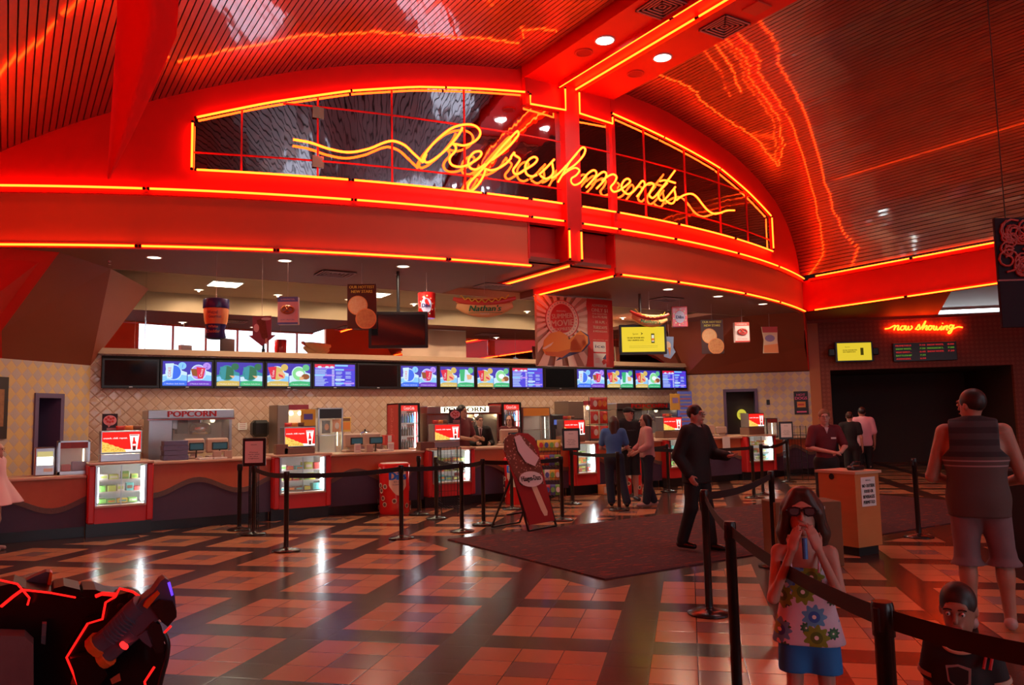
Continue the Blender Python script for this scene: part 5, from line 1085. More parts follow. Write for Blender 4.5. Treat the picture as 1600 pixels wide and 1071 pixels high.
bt('REGAL', .31, .775, .022, .12, BP); bt('SUMMER', .32, .685, .07, .27, BC, up=.1); bt('MOVIE', .32, .575, .09, .29, BC, up=.1); bt('EXPRESS', .33, .51, .045, .23, BC, up=.1)
grid_poly(q, [(.62, .0), (1, 0), (1, 1), (.65, 1), (.64, .9), (.655, .8), (.65, .5), (.645, .2)], BR, 2)
for s, z, h, w_ in (('ADMISSION', .885, .04, .21), ('ONLY $1', .81, .055, .22), ('FOR SELECTED', .77, .022, .2), ('G or PG FILMS', .72, .035, .2), ('- 10 A.M. -', .64, .045, .19), ('TUESDAYS', .56, .045, .19), ('& WEDNESDAYS', .51, .028, .19), ('PRESENTED BY', .39, .012, .2)): bt(s, .82, z, h, w_, BC, up=0)
grid_poly(q, [(.72, .22), (.89, .22), (.89, .37), (.72, .37)], PAPER, 4); grid_poly(q, [(.72, .0), (.89, .0), (.89, .2), (.72, .2)], PAPER, 4); bt('ice', .81, .28, .05, .13, BN, 6, 0); grid_poly(q, [(.83, .08), (.88, .16), (.89, .06), (.85, .03)], CND[5], 5); grid_poly(q, [(.84, .12), (.89, .19), (.89, .11)], BN, 6)
for k in range(4): grid_poly(q, [(.74, .06+.02*k), (.80, .06+.02*k), (.80, .068+.02*k), (.74, .068+.02*k)], PINK, 5)
grid_poly(q, [(.22, .07), (.58, .22), (.68, .34), (.66, .46), (.56, .52), (.42, .30)], BN, 4)
grid_poly(q, [(.38, .20), (.55, .21), (.65, .34), (.65, .44), (.55, .52), (.40, .38)], BO, 5); grid_poly(q, [(.40, .22), (.55, .24), (.63, .36), (.60, .46), (.50, .46), (.42, .34)], BD, 6)
grid_poly(q, [(.10, .15), (.30, .12), (.40, .20), (.42, .32), (.38, .44), (.28, .50), (.16, .46), (.08, .36), (.06, .22)], BO, 7); grid_poly(q, [(.10, .15), (.30, .12), (.40, .20), (.41, .25), (.25, .2), (.09, .2)], BD, 8); grid_poly(q, [(.05, .24), (.2, .34), (.17, .29), (.09, .23)], BP, 8)
q.v = [(v[0], v[1]+bw(v[0])*1.0, v[2]) if False else (v[0], v[1]-.055, v[2]) for v in q.v]
q.obj('print', t); MB().tube([(0, 0, H), (W_, 0, H)], .012, WHITE, 8).obj('top_rod', t); MB().tube([(0, 0, 0), (W_, 0, 0)], .012, WHITE, 8).obj('bottom_rod', t)

# ------------------------------------------------------------------ queue posts with retractable belts
POSTM = mat('black_powder_coated_post', (.013, .012, .012), .3); BASEM = mat('black_cast_base', (.018, .013, .012), .22); BELT = mat('black_webbing', (.012, .009, .009), .75)
def post(s, t_, label, belts=(), sign=False, htop=1.01):
    t = thing('queue_post', label, 'queue barrier post', (s, t_, 0), group='black belt barrier posts')
    MB().lathe([(.175, 0), (.18, .006), (.175, .018), (.09, .035), (.04, .045), (.034, .06)], BASEM, n=28).obj('base', t)
    MB().lathe([(.031, .04), (.031, .9), (.036, .9), (.036, htop-.012), (.032, htop)], POSTM, n=16).obj('pole', t)
    MB().box(-.04, .04, -.012, .012, .915, .995, BLACK, .004).obj('belt_cassette', t)
    for b in belts:
        p = Vector((b[0]-s, b[1]-t_, 0)); L_ = p.length; d = p.normalized(); n_ = 16; vs = []; fs = []; sg = .018*L_
        nn = Vector((-d.y, d.x, 0))*.0012
        for i in range(n_+1):
            u = i/n_; z = .955-sg*4*u*(1-u); q_ = d*(.038+(L_-.076)*u)
            for o_, h_ in ((nn, -.032), (nn, .032), (-nn, .032), (-nn, -.032)): vs.append((q_.x+o_.x, q_.y+o_.y, z+h_))
        for i in range(n_):
            for k in range(4): l = (k+1) % 4; fs.append((i*4+k, i*4+4+k, i*4+4+l, i*4+l))
        bl = MB().add(vs, fs, BELT).obj('belt', t)
    if sign:
        q = MB().box(-.17, .17, -.02, .02, 1.0, 1.42, BEZ, .02); so = q.obj('sign_frame', t); so.rotation_euler = (0, 0, -.5)
        f = MB().box(-.13, .13, -.024, -.02, 1.05, 1.37, PAPER); f.text('REGAL', (0, -.026, 1.31), .015, DARK, w=.09)
        for k, s_ in enumerate(('Please', 'wait for cashier', 'at the', 'register')): f.text(s_, (0, -.026, 1.20-.03*k), .014, DARK, w=.02*len(s_) if len(s_) < 9 else .17, bold=.03)
        f.obj('sign_paper', so)
    return t
PTS = dict(a=(3.04, 12.59), b=(3.09, 11.95), c=(3.02, 10.11), d=(4.61, 10.13), e=(6.03, 12.52), f=(5.98, 11.77), g=(5.57, 10.16), h=(6.20, 10.62), i=(7.63, 12.06), j=(7.39, 10.21), k=(8.91, 11.97), l=(8.91, 10.64), m=(11.85, 12.52), n=(10.72, 12.35), o=(4.81, 4.67), p=(3.71, 3.48), q=(12.11, 10.47), r=(12.7, 10.75), s=(6.86, 5.69), t=(15.39, 12.27), u=(9.82, 5.87))
for k_, q_ in list(PTS.items()): r_ = 1+.17/math.hypot(*q_); PTS[k_] = (q_[0]*r_, q_[1]*r_)
v_ = at(1140, 815, 1.01); PTS['p'] = (v_.x, v_.y)
v_ = at(1378, 940, 1.01); PTS['v'] = (v_.x, v_.y); w_ = at(1700, 1009, 1.01); PTS['w'] = (w_.x, w_.y)
def pp(k, label, belts='', sign=False): post(*PTS[k], label, [PTS[b] for b in belts], sign)
pp('a', 'queue post nearest the counter at the left, half hidden by the sign post')
pp('b', 'queue post carrying the framed cashier sign at the left', 'c', True)
pp('c', 'queue post standing alone on the tiles at the front left of the queue', 'd')
pp('d', 'second queue post from the left in the front line', 'g')
pp('e', 'rear queue post beside the wire rack left of the third candy case')
pp('f', 'queue post in front of the left edge of the third candy case', 'g')
pp('g', 'third queue post of the front line, before the third candy case')
pp('h', 'queue post right behind the third post of the front line', 'g')
pp('i', 'rear queue post seen behind the ice cream board', 'e'[:0])
pp('j', 'queue post just right of the tall ice cream board', 'h')
pp('k', 'queue post carrying the framed sign in front of the snack racks', 'l', True)
pp('l', 'queue post in front of the woman in the blue shirt')
pp('m', 'queue post right of the customer in the pink cardigan', 'n')
pp('n', 'queue post behind the three customers, mostly hidden by them')
pp('o', 'queue post just behind the nearest tall post, left of the girl', 's')
pp('p', 'tall near queue post left of the girl, holding a sloping belt', 'vo')
pp('q', 'queue post behind the outstretched hand of the man in the black suit', 'n')
pp('r', 'queue post just right of the paper strip, behind the usher', 't')
pp('s', 'queue post behind the girl, left of the cardboard box')
pp('t', 'queue post carrying the framed sign at the far right end of the counter', '', True)
pp('u', 'lone queue post on the tiles right of the wooden podium')
pp('v', 'nearest queue post, between the girl and the small boy', 'w')
pp('w', 'queue post beyond the lower right corner holding the belt end')

# ------------------------------------------------------------------ free-standing things
# ice cream A-frame
ICE = mat('milk_chocolate_almonds', (.16, .065, .045), .4); n = NT(ICE); vr_ = ICE.node_tree.nodes.new('ShaderNodeTexVoronoi'); vr_.inputs['Scale'].default_value = 22; tc_ = ICE.node_tree.nodes.new('ShaderNodeTexCoord'); ICE.node_tree.links.new(tc_.outputs['Object'], vr_.inputs['Vector']); n.col(n.mix(n.m('LESS_THAN', vr_.outputs['Distance'], .30), n.mix(n.noise(7, 2), (.20, .085, .06), (.10, .035, .025)), (.50, .33, .26))); WINE = mat('wine_red_board', (.30, .02, .025), .5)
p0 = at(828, 832); p1 = at(870, 824); p2 = at(793, 826)
t = thing('a_frame_sign', 'tall slanted sandwich board with a giant chocolate ice cream bar', 'sandwich board', (p0.x, p0.y, 0), math.atan2(p1.y-p0.y, p1.x-p0.x)-.0)
Wf = (p1-p0).length; Wf = .58; Hf = 1.52; tl_ = .42
up = Vector((-.10, tl_, Hf)); up2 = up.normalized()
axx = Vector((1, 0, 0)); nrm_ = axx.cross(up2).normalized()
def onb(q, poly, m, k=0, d_=None):
    poly = [(x, z*.93) for x, z in poly]
    o_ = Vector((0, 0, .1))+nrm_*(.0015*k)
    if d_: q.prism(poly, o_, axx, up2, -nrm_*d_, m)
    else: q.poly([o_+axx*x+up2*z for x, z in poly], m)
q = MB(); onb(q, [(.0, .0), (Wf, .0), (Wf+.05, .95), (Wf+.09, 1.2), (Wf+.06, 1.36), (Wf-.06, 1.45), (.30, 1.47), (.02, 1.4), (-.12, 1.2), (-.08, .95)], WINE, 0, .02); q.obj('board', t)
q = MB(); bar = [(.04, .62), (.56, .60), (.62, 1.0), (.56, 1.24), (.40, 1.40), (.12, 1.46), (-.05, 1.38), (-.12, 1.2), (-.06, .88)]; onb(q, bar, ICE, 2, .012); q.obj('ice_cream_bar', t)
q = MB(); onb(q, [(.16, 1.40), (.30, 1.43), (.38, 1.27), (.60, 1.03), (.45, .90), (.26, .98), (.16, 1.17)], mat('vanilla_bite', (.72, .62, .62), .5), 12); q.obj('bite', t)
q = MB(); onb(q, [(.26, .58), (.38, .58), (.47, .16), (.44, .1), (.37, .1), (.33, .2)], CRM, 3); q.obj('wooden_stick', t)
q = MB(); onb(q, [(.28+.27*math.cos(a), .70+.125*math.sin(a)) for a in [2*PI*k/28 for k in range(28)]], PAPER, 14); o_ = Vector((0, 0, .1))+nrm_*.024+axx*.28+up2*.628; q.text('Häagen-Dazs', o_, .08, DARK, ax=axx, ay=up2, w=.44, bold=.05); q.obj('logo_oval', t)
fr = MB(); F0 = Vector((-.03, 0, .02)); F1 = Vector((Wf+.03, 0, .02)); B0_ = Vector((-.03, .72, .02)); B1_ = Vector((Wf+.03, .72, .02)); Tt0 = F0+up2*1.1; Tt1 = F1+up2*1.1
for a_, b_ in ((F0, F1), (F0, Tt0*1), (F1, Tt1*1)): MB().tube([a_, b_], .018, BLACK, 4).obj('front_rail', t)
for a_, b_ in ((B0_, B1_), (B0_, F0+up2*.85), (B1_, F1+up2*.85), ((B0_+F0)/2+Vector((0, .05, .2)), (B1_+F1)/2+Vector((0, .05, .2)))): MB().tube([a_, b_], .016, BLACK, 4).obj('rear_rail', t)
# red freezer bins
def freezer(x, y, label, rot=0.):
    t = thing('freezer_bin', label, 'freezer bin', (x, y, 0), rot, 'red ice cream freezer bins'); r = .27
    MB().lathe([(r*.96, 0), (r, .03), (r*.97, .3), (r*1.0, .6), (r*1.06, .8), (r*1.08, .86), (r*.98, .88)], GLOSSRED, n=32).obj('barrel', t)
    MB().lathe([(r*.98, .875), (r*.9, .885), (.001, .89)], mat('white_freezer_lid', (.7, .6, .6), .3), n=32).obj('lid', t)
    q = MB(); pan = [(-.13, .80), (.17, .80), (.16, .55), (.10, .4), (.02, .33), (-.06, .4), (-.12, .55)]
    n_ = 10
    for j in range(n_):                                # panel in upright strips so that it can bend
        x0_, x1_ = -.14+.31*j/n_, -.14+.31*(j+1)/n_
        lo = lambda x_: .33+max(0, abs(x_-.02)-.02)**1.3*2.2
        q.poly([(x0_, 0, min(.78, lo(x0_))), (x1_, 0, min(.78, lo(x1_))), (x1_, 0, .80), (x0_, 0, .80)], mat('cream_panel', (.80, .62, .45), .3) if j == 0 else q.mats[0])
    q.text('Dibs', (.02, -.006, .60), .14, mat('bright_blue_letters', (.01, .16, .75), .3), w=.29, bold=.09); q.text('BITE SIZED', (.02, -.006, .55), .03, BN, w=.15); q.text('ICE CREAM SNACKS', (.02, -.006, .505), .025, BN, w=.2)
    rb = random.Random(5)
    for k in range(34):
        cx_ = rb.uniform(-.8, .8); cz_ = rb.uniform(.05, .8)
        if -.19 < cx_ < .22 and cz_ > .30: continue
        q.add([(cx_+.042*math.cos(a), -.002, cz_+.045*math.sin(a)) for a in [2*PI*j/10 for j in range(10)]], [tuple(range(10))], CRM); q.add([(cx_+.028*math.cos(a), -.004, cz_+.03*math.sin(a)) for a in [2*PI*j/8 for j in range(8)]], [tuple(range(8))], CHOC)
    wrap(q, r*1.04, .008).obj('print', t); return t
pf = at(601, 799); freezer(pf.x+.02, 13.17, 'red ice cream freezer bin with a printed cream panel, in front of the counter', -.25)
freezer(8.35, 12.95, 'red freezer bin half hidden behind the tall ice cream board', -.9)
freezer(11.1, 12.9, 'red freezer bin behind the legs of the man in the black hood', -.6)
# wire racks
def wire_rack(x, y, w_, h, label, rot=0., tiers=None, bags=True, d_=.32):
    t = thing('wire_rack', label, 'wire rack', (x, y, 0), rot, 'black wire snack racks')
    for cx_ in (0, w_):
        for cy_ in (0, d_): MB().tube([(cx_, cy_, 0), (cx_, cy_, h)], .009, BLACK, 6).obj('upright', t)
    q = MB()
    for k in range(9): z = .12+(h-.14)*k/8; q.tube([(0, 0, z), (0, d_, z)], .004, BLACK, 4).tube([(w_, 0, z), (w_, d_, z)], .004, BLACK, 4).tube([(0, d_, z), (w_, d_, z)], .004, BLACK, 4)
    for k in range(7): q.tube([(w_*k/6, d_, .1), (w_*k/6, d_, h)], .003, BLACK, 4); q.tube([(0, d_*k/6, .1), (0, d_*k/6, h)], .003, BLACK, 4)
    q.obj('wire_panel', t)
    for z in (tiers or (.15, .55, .9)):
        b = MB()
        for zz_ in (z, z+.08): b.tube([(0, -.12, zz_), (w_, -.12, zz_), (w_, d_, zz_), (0, d_, zz_)], .005, BLACK, 4, closed=True)
        for k in range(8): b.tube([(w_*k/7, -.12, z+.08), (w_*k/7, -.12, z), (w_*k/7, d_, z)], .003, BLACK, 4)
        b.obj('basket', t)
    return t
wire_rack(3.25, 12.75, .12, 1.2, 'narrow black wire rack behind the framed sign post at the left', 0, (.15,), d_=.1)
wire_rack(6.35, 12.3, .35, 1.15, 'empty black wire rack in front of the third candy case', -.3, (.12, .9))
wire_rack(8.55, 12.55, .42, 1.2, 'wire rack full of snack bags between the ice cream board and the sign post', -.5, (.14, .42, .7, .98))
wire_rack(12.2, 12.3, .5, 1.25, 'black wire rack in front of the fifth candy case', -.4, (.12, .9))
wire_rack(16.0, 12.7, .45, 1.3, 'black wire rack right of the sixth lit drink sign', -.5, (.12, 1.0))
SN = [CND[0], CND[3], CND[5], mat('blue_snack', (.1, .12, .4), .4), CND[1], PAPER]
rs_ = random.Random(11)
for z, nm in ((.16, 'bottom'), (.44, 'second'), (.72, 'third'), (1.0, 'top')):
    for j in range(4):
        a_ = -.5; lx, ly = .06+.10*j, -.03; X_ = 8.55+lx*math.cos(a_)-ly*math.sin(a_); Y_ = 12.55+lx*math.sin(a_)+ly*math.cos(a_)
        c_ = CND[0] if nm == 'top' else SN[(j+int(z*10)) % 6]
        o = bag('snack_bag', ('yellow' if nm == 'top' else 'bright') + ' snack bag standing in the %s tier of the full wire rack' % nm, 'snack bag', c_, (X_, Y_, z+.006), .15, .2, SN[(j+2) % 6], 'snack bags in the %s tier of the wire rack' % nm, .07); o.rotation_euler = (-.1, 0, a_)
o = MB().box(-.12, .12, -.09, .09, 0, .2, ORG_, .005).box(-.09, .09, -.094, -.09, .03, .16, CRM).obj('orange_box'); p = at(908, 770); o.location = (p.x+.15, 13.2, .0); tag(o, 'small orange box on the floor under the fourth candy case', 'box')
# podium
WOOD = noisy('orange_maple_laminate', (.62, .24, .08), (.55, .19, .06), 3, .4, vec=(1, 1, 6))
pa, pb = at(1297, 860), at(1367, 873)
t = thing('podium', 'orange wooden ticket podium with a white sign about outside food', 'podium', (8.1, 5.1, 0), 0)
pc = at(1343, 871)
def scr(p): return p
# corner nearest the viewer at pixel (1325, 878); left face to (1290, 862), right face to (1372, 866)
pl_, pr_ = at(1292, 866), at(1372, 870)
t.location = (pc.x, pc.y, 0); t.rotation_euler = (0, 0, 0)
eR = lev((.87, .50, 0)).normalized()*.42; eL = Vector((-eR.y, eR.x, 0)).normalized()*.50
PH = .95
def pod(q, l0, l1, r0_, r1_, z0, z1, m): q.add([eL*l+eR*r_+Vector((0, 0, z)) for z in (z0, z1) for l, r_ in ((l0, r0_), (l0, r1_), (l1, r1_), (l1, r0_))], [(3, 2, 1, 0), (4, 5, 6, 7), (0, 1, 5, 4), (1, 2, 6, 5), (2, 3, 7, 6), (3, 0, 4, 7)], m); return q
pod(MB(), .05, .95, .08, .9, 0, .1, DARK).obj('plinth', t); pod(MB(), 0, 1, 0, 1, .1, PH-.03, WOOD).obj('body', t); pod(MB(), -.05, 1.06, -.05, 1.06, PH-.03, PH, noisy('pale_podium_top', (.62, .42, .28), (.55, .36, .24), 6, .35)).obj('top', t)
q = MB(); nrm2 = eL.normalized()*-1; o_ = eR*.52+nrm2*.004+Vector((0, 0, .55)); ex = eR.normalized()
q.prism([(-.125, 0), (.125, 0), (.125, .33), (-.125, .33)], o_-nrm2*.003, ex, (0, 0, 1), nrm2*.006, PAPER); oo = o_+nrm2*.006
q.text('REGAL', oo+Vector((0, 0, .285)), .018, DARK, ax=ex, w=.09)
for k, s_ in enumerate(('NO OUTSIDE', 'FOOD OR', 'BEVERAGES', 'PERMITTED')): q.text(s_, oo+Vector((0, 0, .215-.062*k)), .038, DARK, ax=ex, w=.022*len(s_), bold=.05)
q.obj('sign', t)
q = MB(); nl = -eR.normalized(); q.prism(circ(0, 0, .035, 14), eL*.62+nl*.003+Vector((0, 0, .88)), -eL.normalized(), (0, 0, 1), nl*.004, DARK); q.obj('cable_hole', t)
o = MB().box(-.12, .12, -.05, .05, 0, .05, BLACK, .02).tube([(-.1, 0, .05), (-.06, -.02, .09), (.06, -.02, .09), (.1, 0, .05)], .012, BLACK, 6).tube([(.1, 0, .03), (.2, .06, .02), (.12, .12, .015)], .01, BLACK, 6).obj('stapler'); o.location = t.location+eL*.35+eR*.62+Vector((0, 0, PH+.001)); tag(o, 'small tangle of black gadgets lying on the podium top', 'gadget')
# cardboard recycling box behind the girl
CARD = noisy('brown_cardboard', (.20, .10, .045), (.17, .085, .035), 9, .8)
pb_ = at(1262, 882); px_ = at(1330, 868)
t = thing('cardboard_bin', 'brown cardboard box standing between the girl and the podium', 'cardboard box', (pb_.x, pb_.y+.05, 0), -.52)
q = MB().box(-.36, .36, -.2, .2, 0, .68, CARD, .006); q.obj('box', t)
MB().box(.05, .18, -.204, -.2, .60, .63, PAPER).obj('label', t)
o = MB().box(-.12, .12, -.08, .08, 0, .03, mat('crumpled_pale_plastic', (.35, .35, .42), .3), .01).box(-.05, .15, -.03, .1, .03, .055, mat('blue_plastic', (.1, .14, .35), .3), .01).obj('glasses_packet'); o.location = Vector(t.location)+Vector((.02, -.02, .681)); tag(o, 'crumpled pale plastic packets lying on the cardboard box', 'plastic packet')
# poster hanging at the right edge
pp0 = onS(1553, 341, 5.0)
d_ = 6.5
def atd(px, py, d): r = ray(px, py); return Vector((0, 0, EYE))+r*d
a, b, c = atd(1553, 341, d_), atd(1566, 514, d_), atd(1700, 300, d_)
q_ = MB(); ax_ = (c-a); ax_.z = 0; ax_.normalize(); nn_ = Vector((-ax_.y, ax_.x, 0))
t = thing('hanging_poster', 'dark film poster with red curls hanging at the upper right edge', 'poster', (a.x, a.y, b.z), math.atan2(ax_.y, ax_.x)); H = a.z-b.z
MB().box(0, 1.05, 0, .03, 0, H, mat('dark_poster_ground', (.022, .010, .016), .7, spec=.15), .004).obj('panel', t)
MB().box(0, 1.05, -.006, .034, H*.42, H*.435, mat('dark_red_rail', (.3, .03, .02), .3)).obj('middle_rail', t)
q = MB(); rp = random.Random(2)
for k in range(70):
    cx_, cz_, rr = rp.uniform(.06, .95), rp.uniform(.50, .95)*H, rp.uniform(.04, .12)
    q.tube([(cx_+rr*(1-j/22)*math.cos(j*.6+k), -.008, cz_+rr*(1-j/22)*math.sin(j*.6+k)) for j in range(18)], .010, mat('red_curl_paint', (.45, .03, .015), .5) if k == 0 else q.mats[0], 5)
q.obj('curl_print', t)
q = MB(); q.text('B', (.26, -.003, H*.08), .13, mat('dull_gold_letter', (.35, .12, .05), .5)); q.obj('letter', t)
MB().tube([(0.1, .015, H), (.1, .015, 5.25-b.z)], .004, DARK, 4).obj('wire', t)
# red pennant hanging from the vault
PEN = mat('red_pennant_cloth', (.85, .04, .03), .8); n = NT(PEN); tr_ = PEN.node_tree.nodes.new('ShaderNodeBsdfTranslucent'); tr_.inputs[0].default_value = (.95, .05, .035, 1); mx_ = PEN.node_tree.nodes.new('ShaderNodeMixShader'); mx_.inputs[0].default_value = .65
PEN.node_tree.links.new(n.b.outputs[0], mx_.inputs[1]); PEN.node_tree.links.new(tr_.outputs[0], mx_.inputs[2]); PEN.node_tree.links.new(mx_.outputs[0], PEN.node_tree.nodes['Material Output'].inputs[0])
dp = 5.2
P1 = [(177, -60), (282, -60), (276, 56), (236, 150), (171, 280), (167, 279), (183, 22)]
q = MB(); base = atd(168, 279, dp)
fr_ = [atd(x, y, dp+.10*math.sin((x-168)/18))-base for x, y in P1]; bk = [p+Vector((.006, .008, 0)) for p in fr_]
# ruled cloth between its left and right edges, with soft folds
Le = [(167, 279), (172, 200), (178, 110), (183, 22), (181, -60)]; Re = [(171, 281), (206, 213), (243, 135), (276, 56), (283, -60)]
def interp(E_, v):
    k = v*(len(E_)-1); i = min(int(k), len(E_)-2); f_ = k-i; return E_[i][0]*(1-f_)+E_[i+1][0]*f_, E_[i][1]*(1-f_)+E_[i+1][1]*f_
vs = []; fs = []; nu, nv = 14, 24
for side in (0, .006):
    for j in range(nv+1):
        l_, r__ = interp(Le, j/nv), interp(Re, j/nv)
        for i in range(nu+1):
            u = i/nu; x = l_[0]*(1-u)+r__[0]*u; y = l_[1]*(1-u)+r__[1]*u; amp = .09*(j/nv)
            vs.append(atd(x, y, dp+amp*math.sin(u*7+j*.05)+side)-base)
n1 = (nu+1)*(nv+1)
for j in range(nv):
    for i in range(nu):
        k = j*(nu+1)+i; fs.append((k, k+1, k+nu+2, k+nu+1)); fs.append((n1+k+nu+1, n1+k+nu+2, n1+k+1, n1+k))
t = thing('pennant', 'long red cloth pennant hanging down from the vault at the upper left', 'pennant', base); MB().add(vs, fs, PEN, True).obj('cloth', t)
# ------------------------------------------------------------------ people
def sd_mesh(prims, vox, m, sub=(), clip=None, relax=1):
    """one continuous surface around blended capsules and ellipsoids (surface nets)"""
    P_ = []
    for p in prims:
        if p[0] == 'c': a, b, ra, rb = np.array(p[1], float), np.array(p[2], float), p[3], p[4]; r = max(ra, rb); P_.append((np.minimum(a, b)-r, np.maximum(a, b)+r))
        else: c, rr = np.array(p[1], float), np.array(p[2], float); r = rr.max(); P_.append((c-r, c+r))
    lo = np.min([a for a, b in P_], 0)-3*vox; hi = np.max([b for a, b in P_], 0)+3*vox
    N = np.ceil((hi-lo)/vox).astype(int)+1; V = np.full(N, .2)
    ax = [lo[i]+np.arange(N[i])*vox for i in range(3)]
    def ev(p, s):
        X, Y, Z = np.meshgrid(ax[0][s[0]], ax[1][s[1]], ax[2][s[2]], indexing='ij')
        if p[0] == 'c':
            a, b = np.array(p[1], float), np.array(p[2], float); ba = b-a; L2 = max(1e-9, ba@ba)
            t = np.clip(((X-a[0])*ba[0]+(Y-a[1])*ba[1]+(Z-a[2])*ba[2])/L2, 0, 1)
            return np.sqrt((X-a[0]-t*ba[0])**2+(Y-a[1]-t*ba[1])**2+(Z-a[2]-t*ba[2])**2)-(p[3]+(p[4]-p[3])*t)
        c, r = p[1], p[2]; x, y, z = X-c[0], Y-c[1], Z-c[2]
        if len(p) > 4 and p[4] is not None:
            R = np.array(p[4]); x, y, z = [R[0, i]*x+R[1, i]*y+R[2, i]*z for i in range(3)]
        k0 = np.sqrt((x/r[0])**2+(y/r[1])**2+(z/r[2])**2); k1 = np.sqrt((x/r[0]**2)**2+(y/r[1]**2)**2+(z/r[2]**2)**2)+1e-9
        return k0*(k0-1)/k1
    def sl(b, mg): return tuple(slice(max(0, int((b[0][i]-mg-lo[i])/vox)), min(N[i], int((b[1][i]+mg-lo[i])/vox)+2)) for i in range(3))
    for p, b in zip(prims, P_):
        k = p[5] if p[0] == 'c' and len(p) > 5 else (p[3] if p[0] == 'e' and len(p) > 3 else .03)
        s = sl(b, k+4*vox); d = ev(p, s); o = V[s]; h = np.maximum(k-np.abs(o-d), 0)/k; V[s] = np.minimum(o, d)-h*h*k/4
    for p in sub:
        if p[0] == 'c': r = max(p[3], p[4]); b = (np.minimum(p[1], p[2])-r, np.maximum(p[1], p[2])+r)
        else: r = max(p[2]); b = (np.array(p[1])-r, np.array(p[1])+r)
        s = sl(b, 3*vox)
        if all(q.stop > q.start for q in s): V[s] = np.maximum(V[s], -ev(p, s))
    if clip: X, Y, Z = np.meshgrid(*ax, indexing='ij'); V = np.maximum(V, clip(X, Y, Z))
    V[0] = V[-1] = .1; V[:, 0] = V[:, -1] = .1; V[:, :, 0] = V[:, :, -1] = .1
    I = V < 0; n = np.array(V.shape)-1
    corners = [(i, j, k) for i in (0, 1) for j in (0, 1) for k in (0, 1)]
    cv = {c: V[c[0]:c[0]+n[0], c[1]:c[1]+n[1], c[2]:c[2]+n[2]] for c in corners}
    ins = sum((cv[c] < 0).astype(int) for c in corners); act = (ins > 0) & (ins < 8)
    idx = -np.ones(act.shape, int); ijk = np.argwhere(act); idx[act] = np.arange(len(ijk))
    acc = np.zeros((len(ijk), 3)); cnt = np.zeros(len(ijk)); A_ = {c: cv[c][act] for c in corners}
    for c in corners:
        for d in range(3):
            if c[d] == 0:
                e = list(c); e[d] = 1; a, b = A_[c], A_[tuple(e)]; cr = (a < 0) != (b < 0)
                t = np.where(cr, a/np.where(np.abs(a-b) < 1e-12, 1, a-b), 0); pt = np.tile(np.array(c, float), (len(ijk), 1)); pt[:, d] = t
                acc += pt*cr[:, None]; cnt += cr
    vs = (ijk+acc/cnt[:, None])*vox+lo; fs = []
    for d in range(3):
        u, v = (d+1) % 3, (d+2) % 3; s0 = [slice(1, n[i]) for i in range(3)]; s0[d] = slice(0, n[d])
        a = I[tuple(slice(s0[i].start, s0[i].stop) for i in range(3))]; s1 = list(s0); s1[d] = slice(1, n[d]+1); b = I[tuple(s1)]
        for sign, mask in ((0, a & ~b), (1, ~a & b)):
            q = np.argwhere(mask); q = q+np.array([s0[i].start for i in range(3)])
            if not len(q): continue
            def g_(du, dv): w = q.copy(); w[:, u] -= du; w[:, v] -= dv; return idx[w[:, 0], w[:, 1], w[:, 2]]
            Q = np.stack([g_(1, 1), g_(0, 1), g_(0, 0), g_(1, 0)], 1)
            fs.append(Q if sign == 0 else Q[:, ::-1])
    F = np.concatenate(fs); F = F[(F >= 0).all(1)]
    for _ in range(relax):
        ac = np.zeros_like(vs); cn = np.zeros(len(vs))
        for i in range(4):
            j = (i+1) % 4; np.add.at(ac, F[:, i], vs[F[:, j]]); np.add.at(cn, F[:, i], 1); np.add.at(ac, F[:, j], vs[F[:, i]]); np.add.at(cn, F[:, j], 1)
        vs = vs*.5+.5*ac/np.maximum(cn, 1)[:, None]
    o = MB(); o.v = [tuple(v) for v in vs]; o.f = [tuple(int(i) for i in f) for f in F]; o.mats = [m]; o.mi = [0]*len(F); o.sm = [True]*len(F); return o
def skin(name, c): return noisy(name, c, tuple(x*.85 for x in c), 14, .5)
SK1 = skin('fair_skin', (.52, .28, .20)); SK2 = skin('tan_skin', (.42, .21, .14)); SK3 = skin('pale_skin', (.58, .34, .26)); SKG = skin('girl_skin', (.50, .27, .20)); SKB = skin('boy_skin', (.34, .17, .11))
HBR = noisy('brown_hair', (.07, .03, .018), (.03, .012, .008), 30, .45, vec=(6, 6, .5)); HBK = mat('black_hair', (.015, .01, .009), .45); HBL = noisy('dark_blond_hair', (.22, .12, .05), (.14, .07, .03), 30, .5)
def hand(w, d, pn, s=1., curl=.3, spread=.012, side=1):
    """palm, four unequal bent fingers and a side thumb; d points to the fingertips, pn out of the palm"""
    w, d, pn = Vector(w), Vector(d).normalized(), Vector(pn); pn = (pn-d*pn.dot(d)).normalized(); x = d.cross(pn)*side; P = []
    for i, o_ in enumerate((-.026, -.009, .009, .026)):
        b = w+d*.012*s+x*o_*.7*s; k = w+d*(.085-abs(i-1.4)*.004)*s+x*o_*s; P.append(('c', b, k, .015*s, .0125*s, .012))
        L_ = (.062, .074, .069, .052)[i]*s; dd = d+x*(o_*spread*25)
        f = k
        for j, fr in enumerate((.45, .32, .23)):
            a = curl*(j+1)*.8; v = dd.normalized()*math.cos(a)+pn*math.sin(a); e = f+v*L_*fr*1.05
            P.append(('c', f, e, (.0092-.0008*j)*s, (.0086-.0009*j)*s, .003)); f = e
    t0 = w+d*.025*s-x*.024*s; t1 = t0+(d*.55-x*.62+pn*.35).normalized()*.038*s; t2 = t1+(d*.85-x*.2+pn*.35).normalized()*.033*s
    P.append(('c', w+d*.01*s, t0, .014*s, .014*s, .01)); P.append(('c', t0, t1, .0125*s, .0105*s, .006)); P.append(('c', t1, t2, .0105*s, .0085*s, .003)); return P
def lim(a, b, f): a, b = Vector(a), Vector(b); return a+(b-a)*f
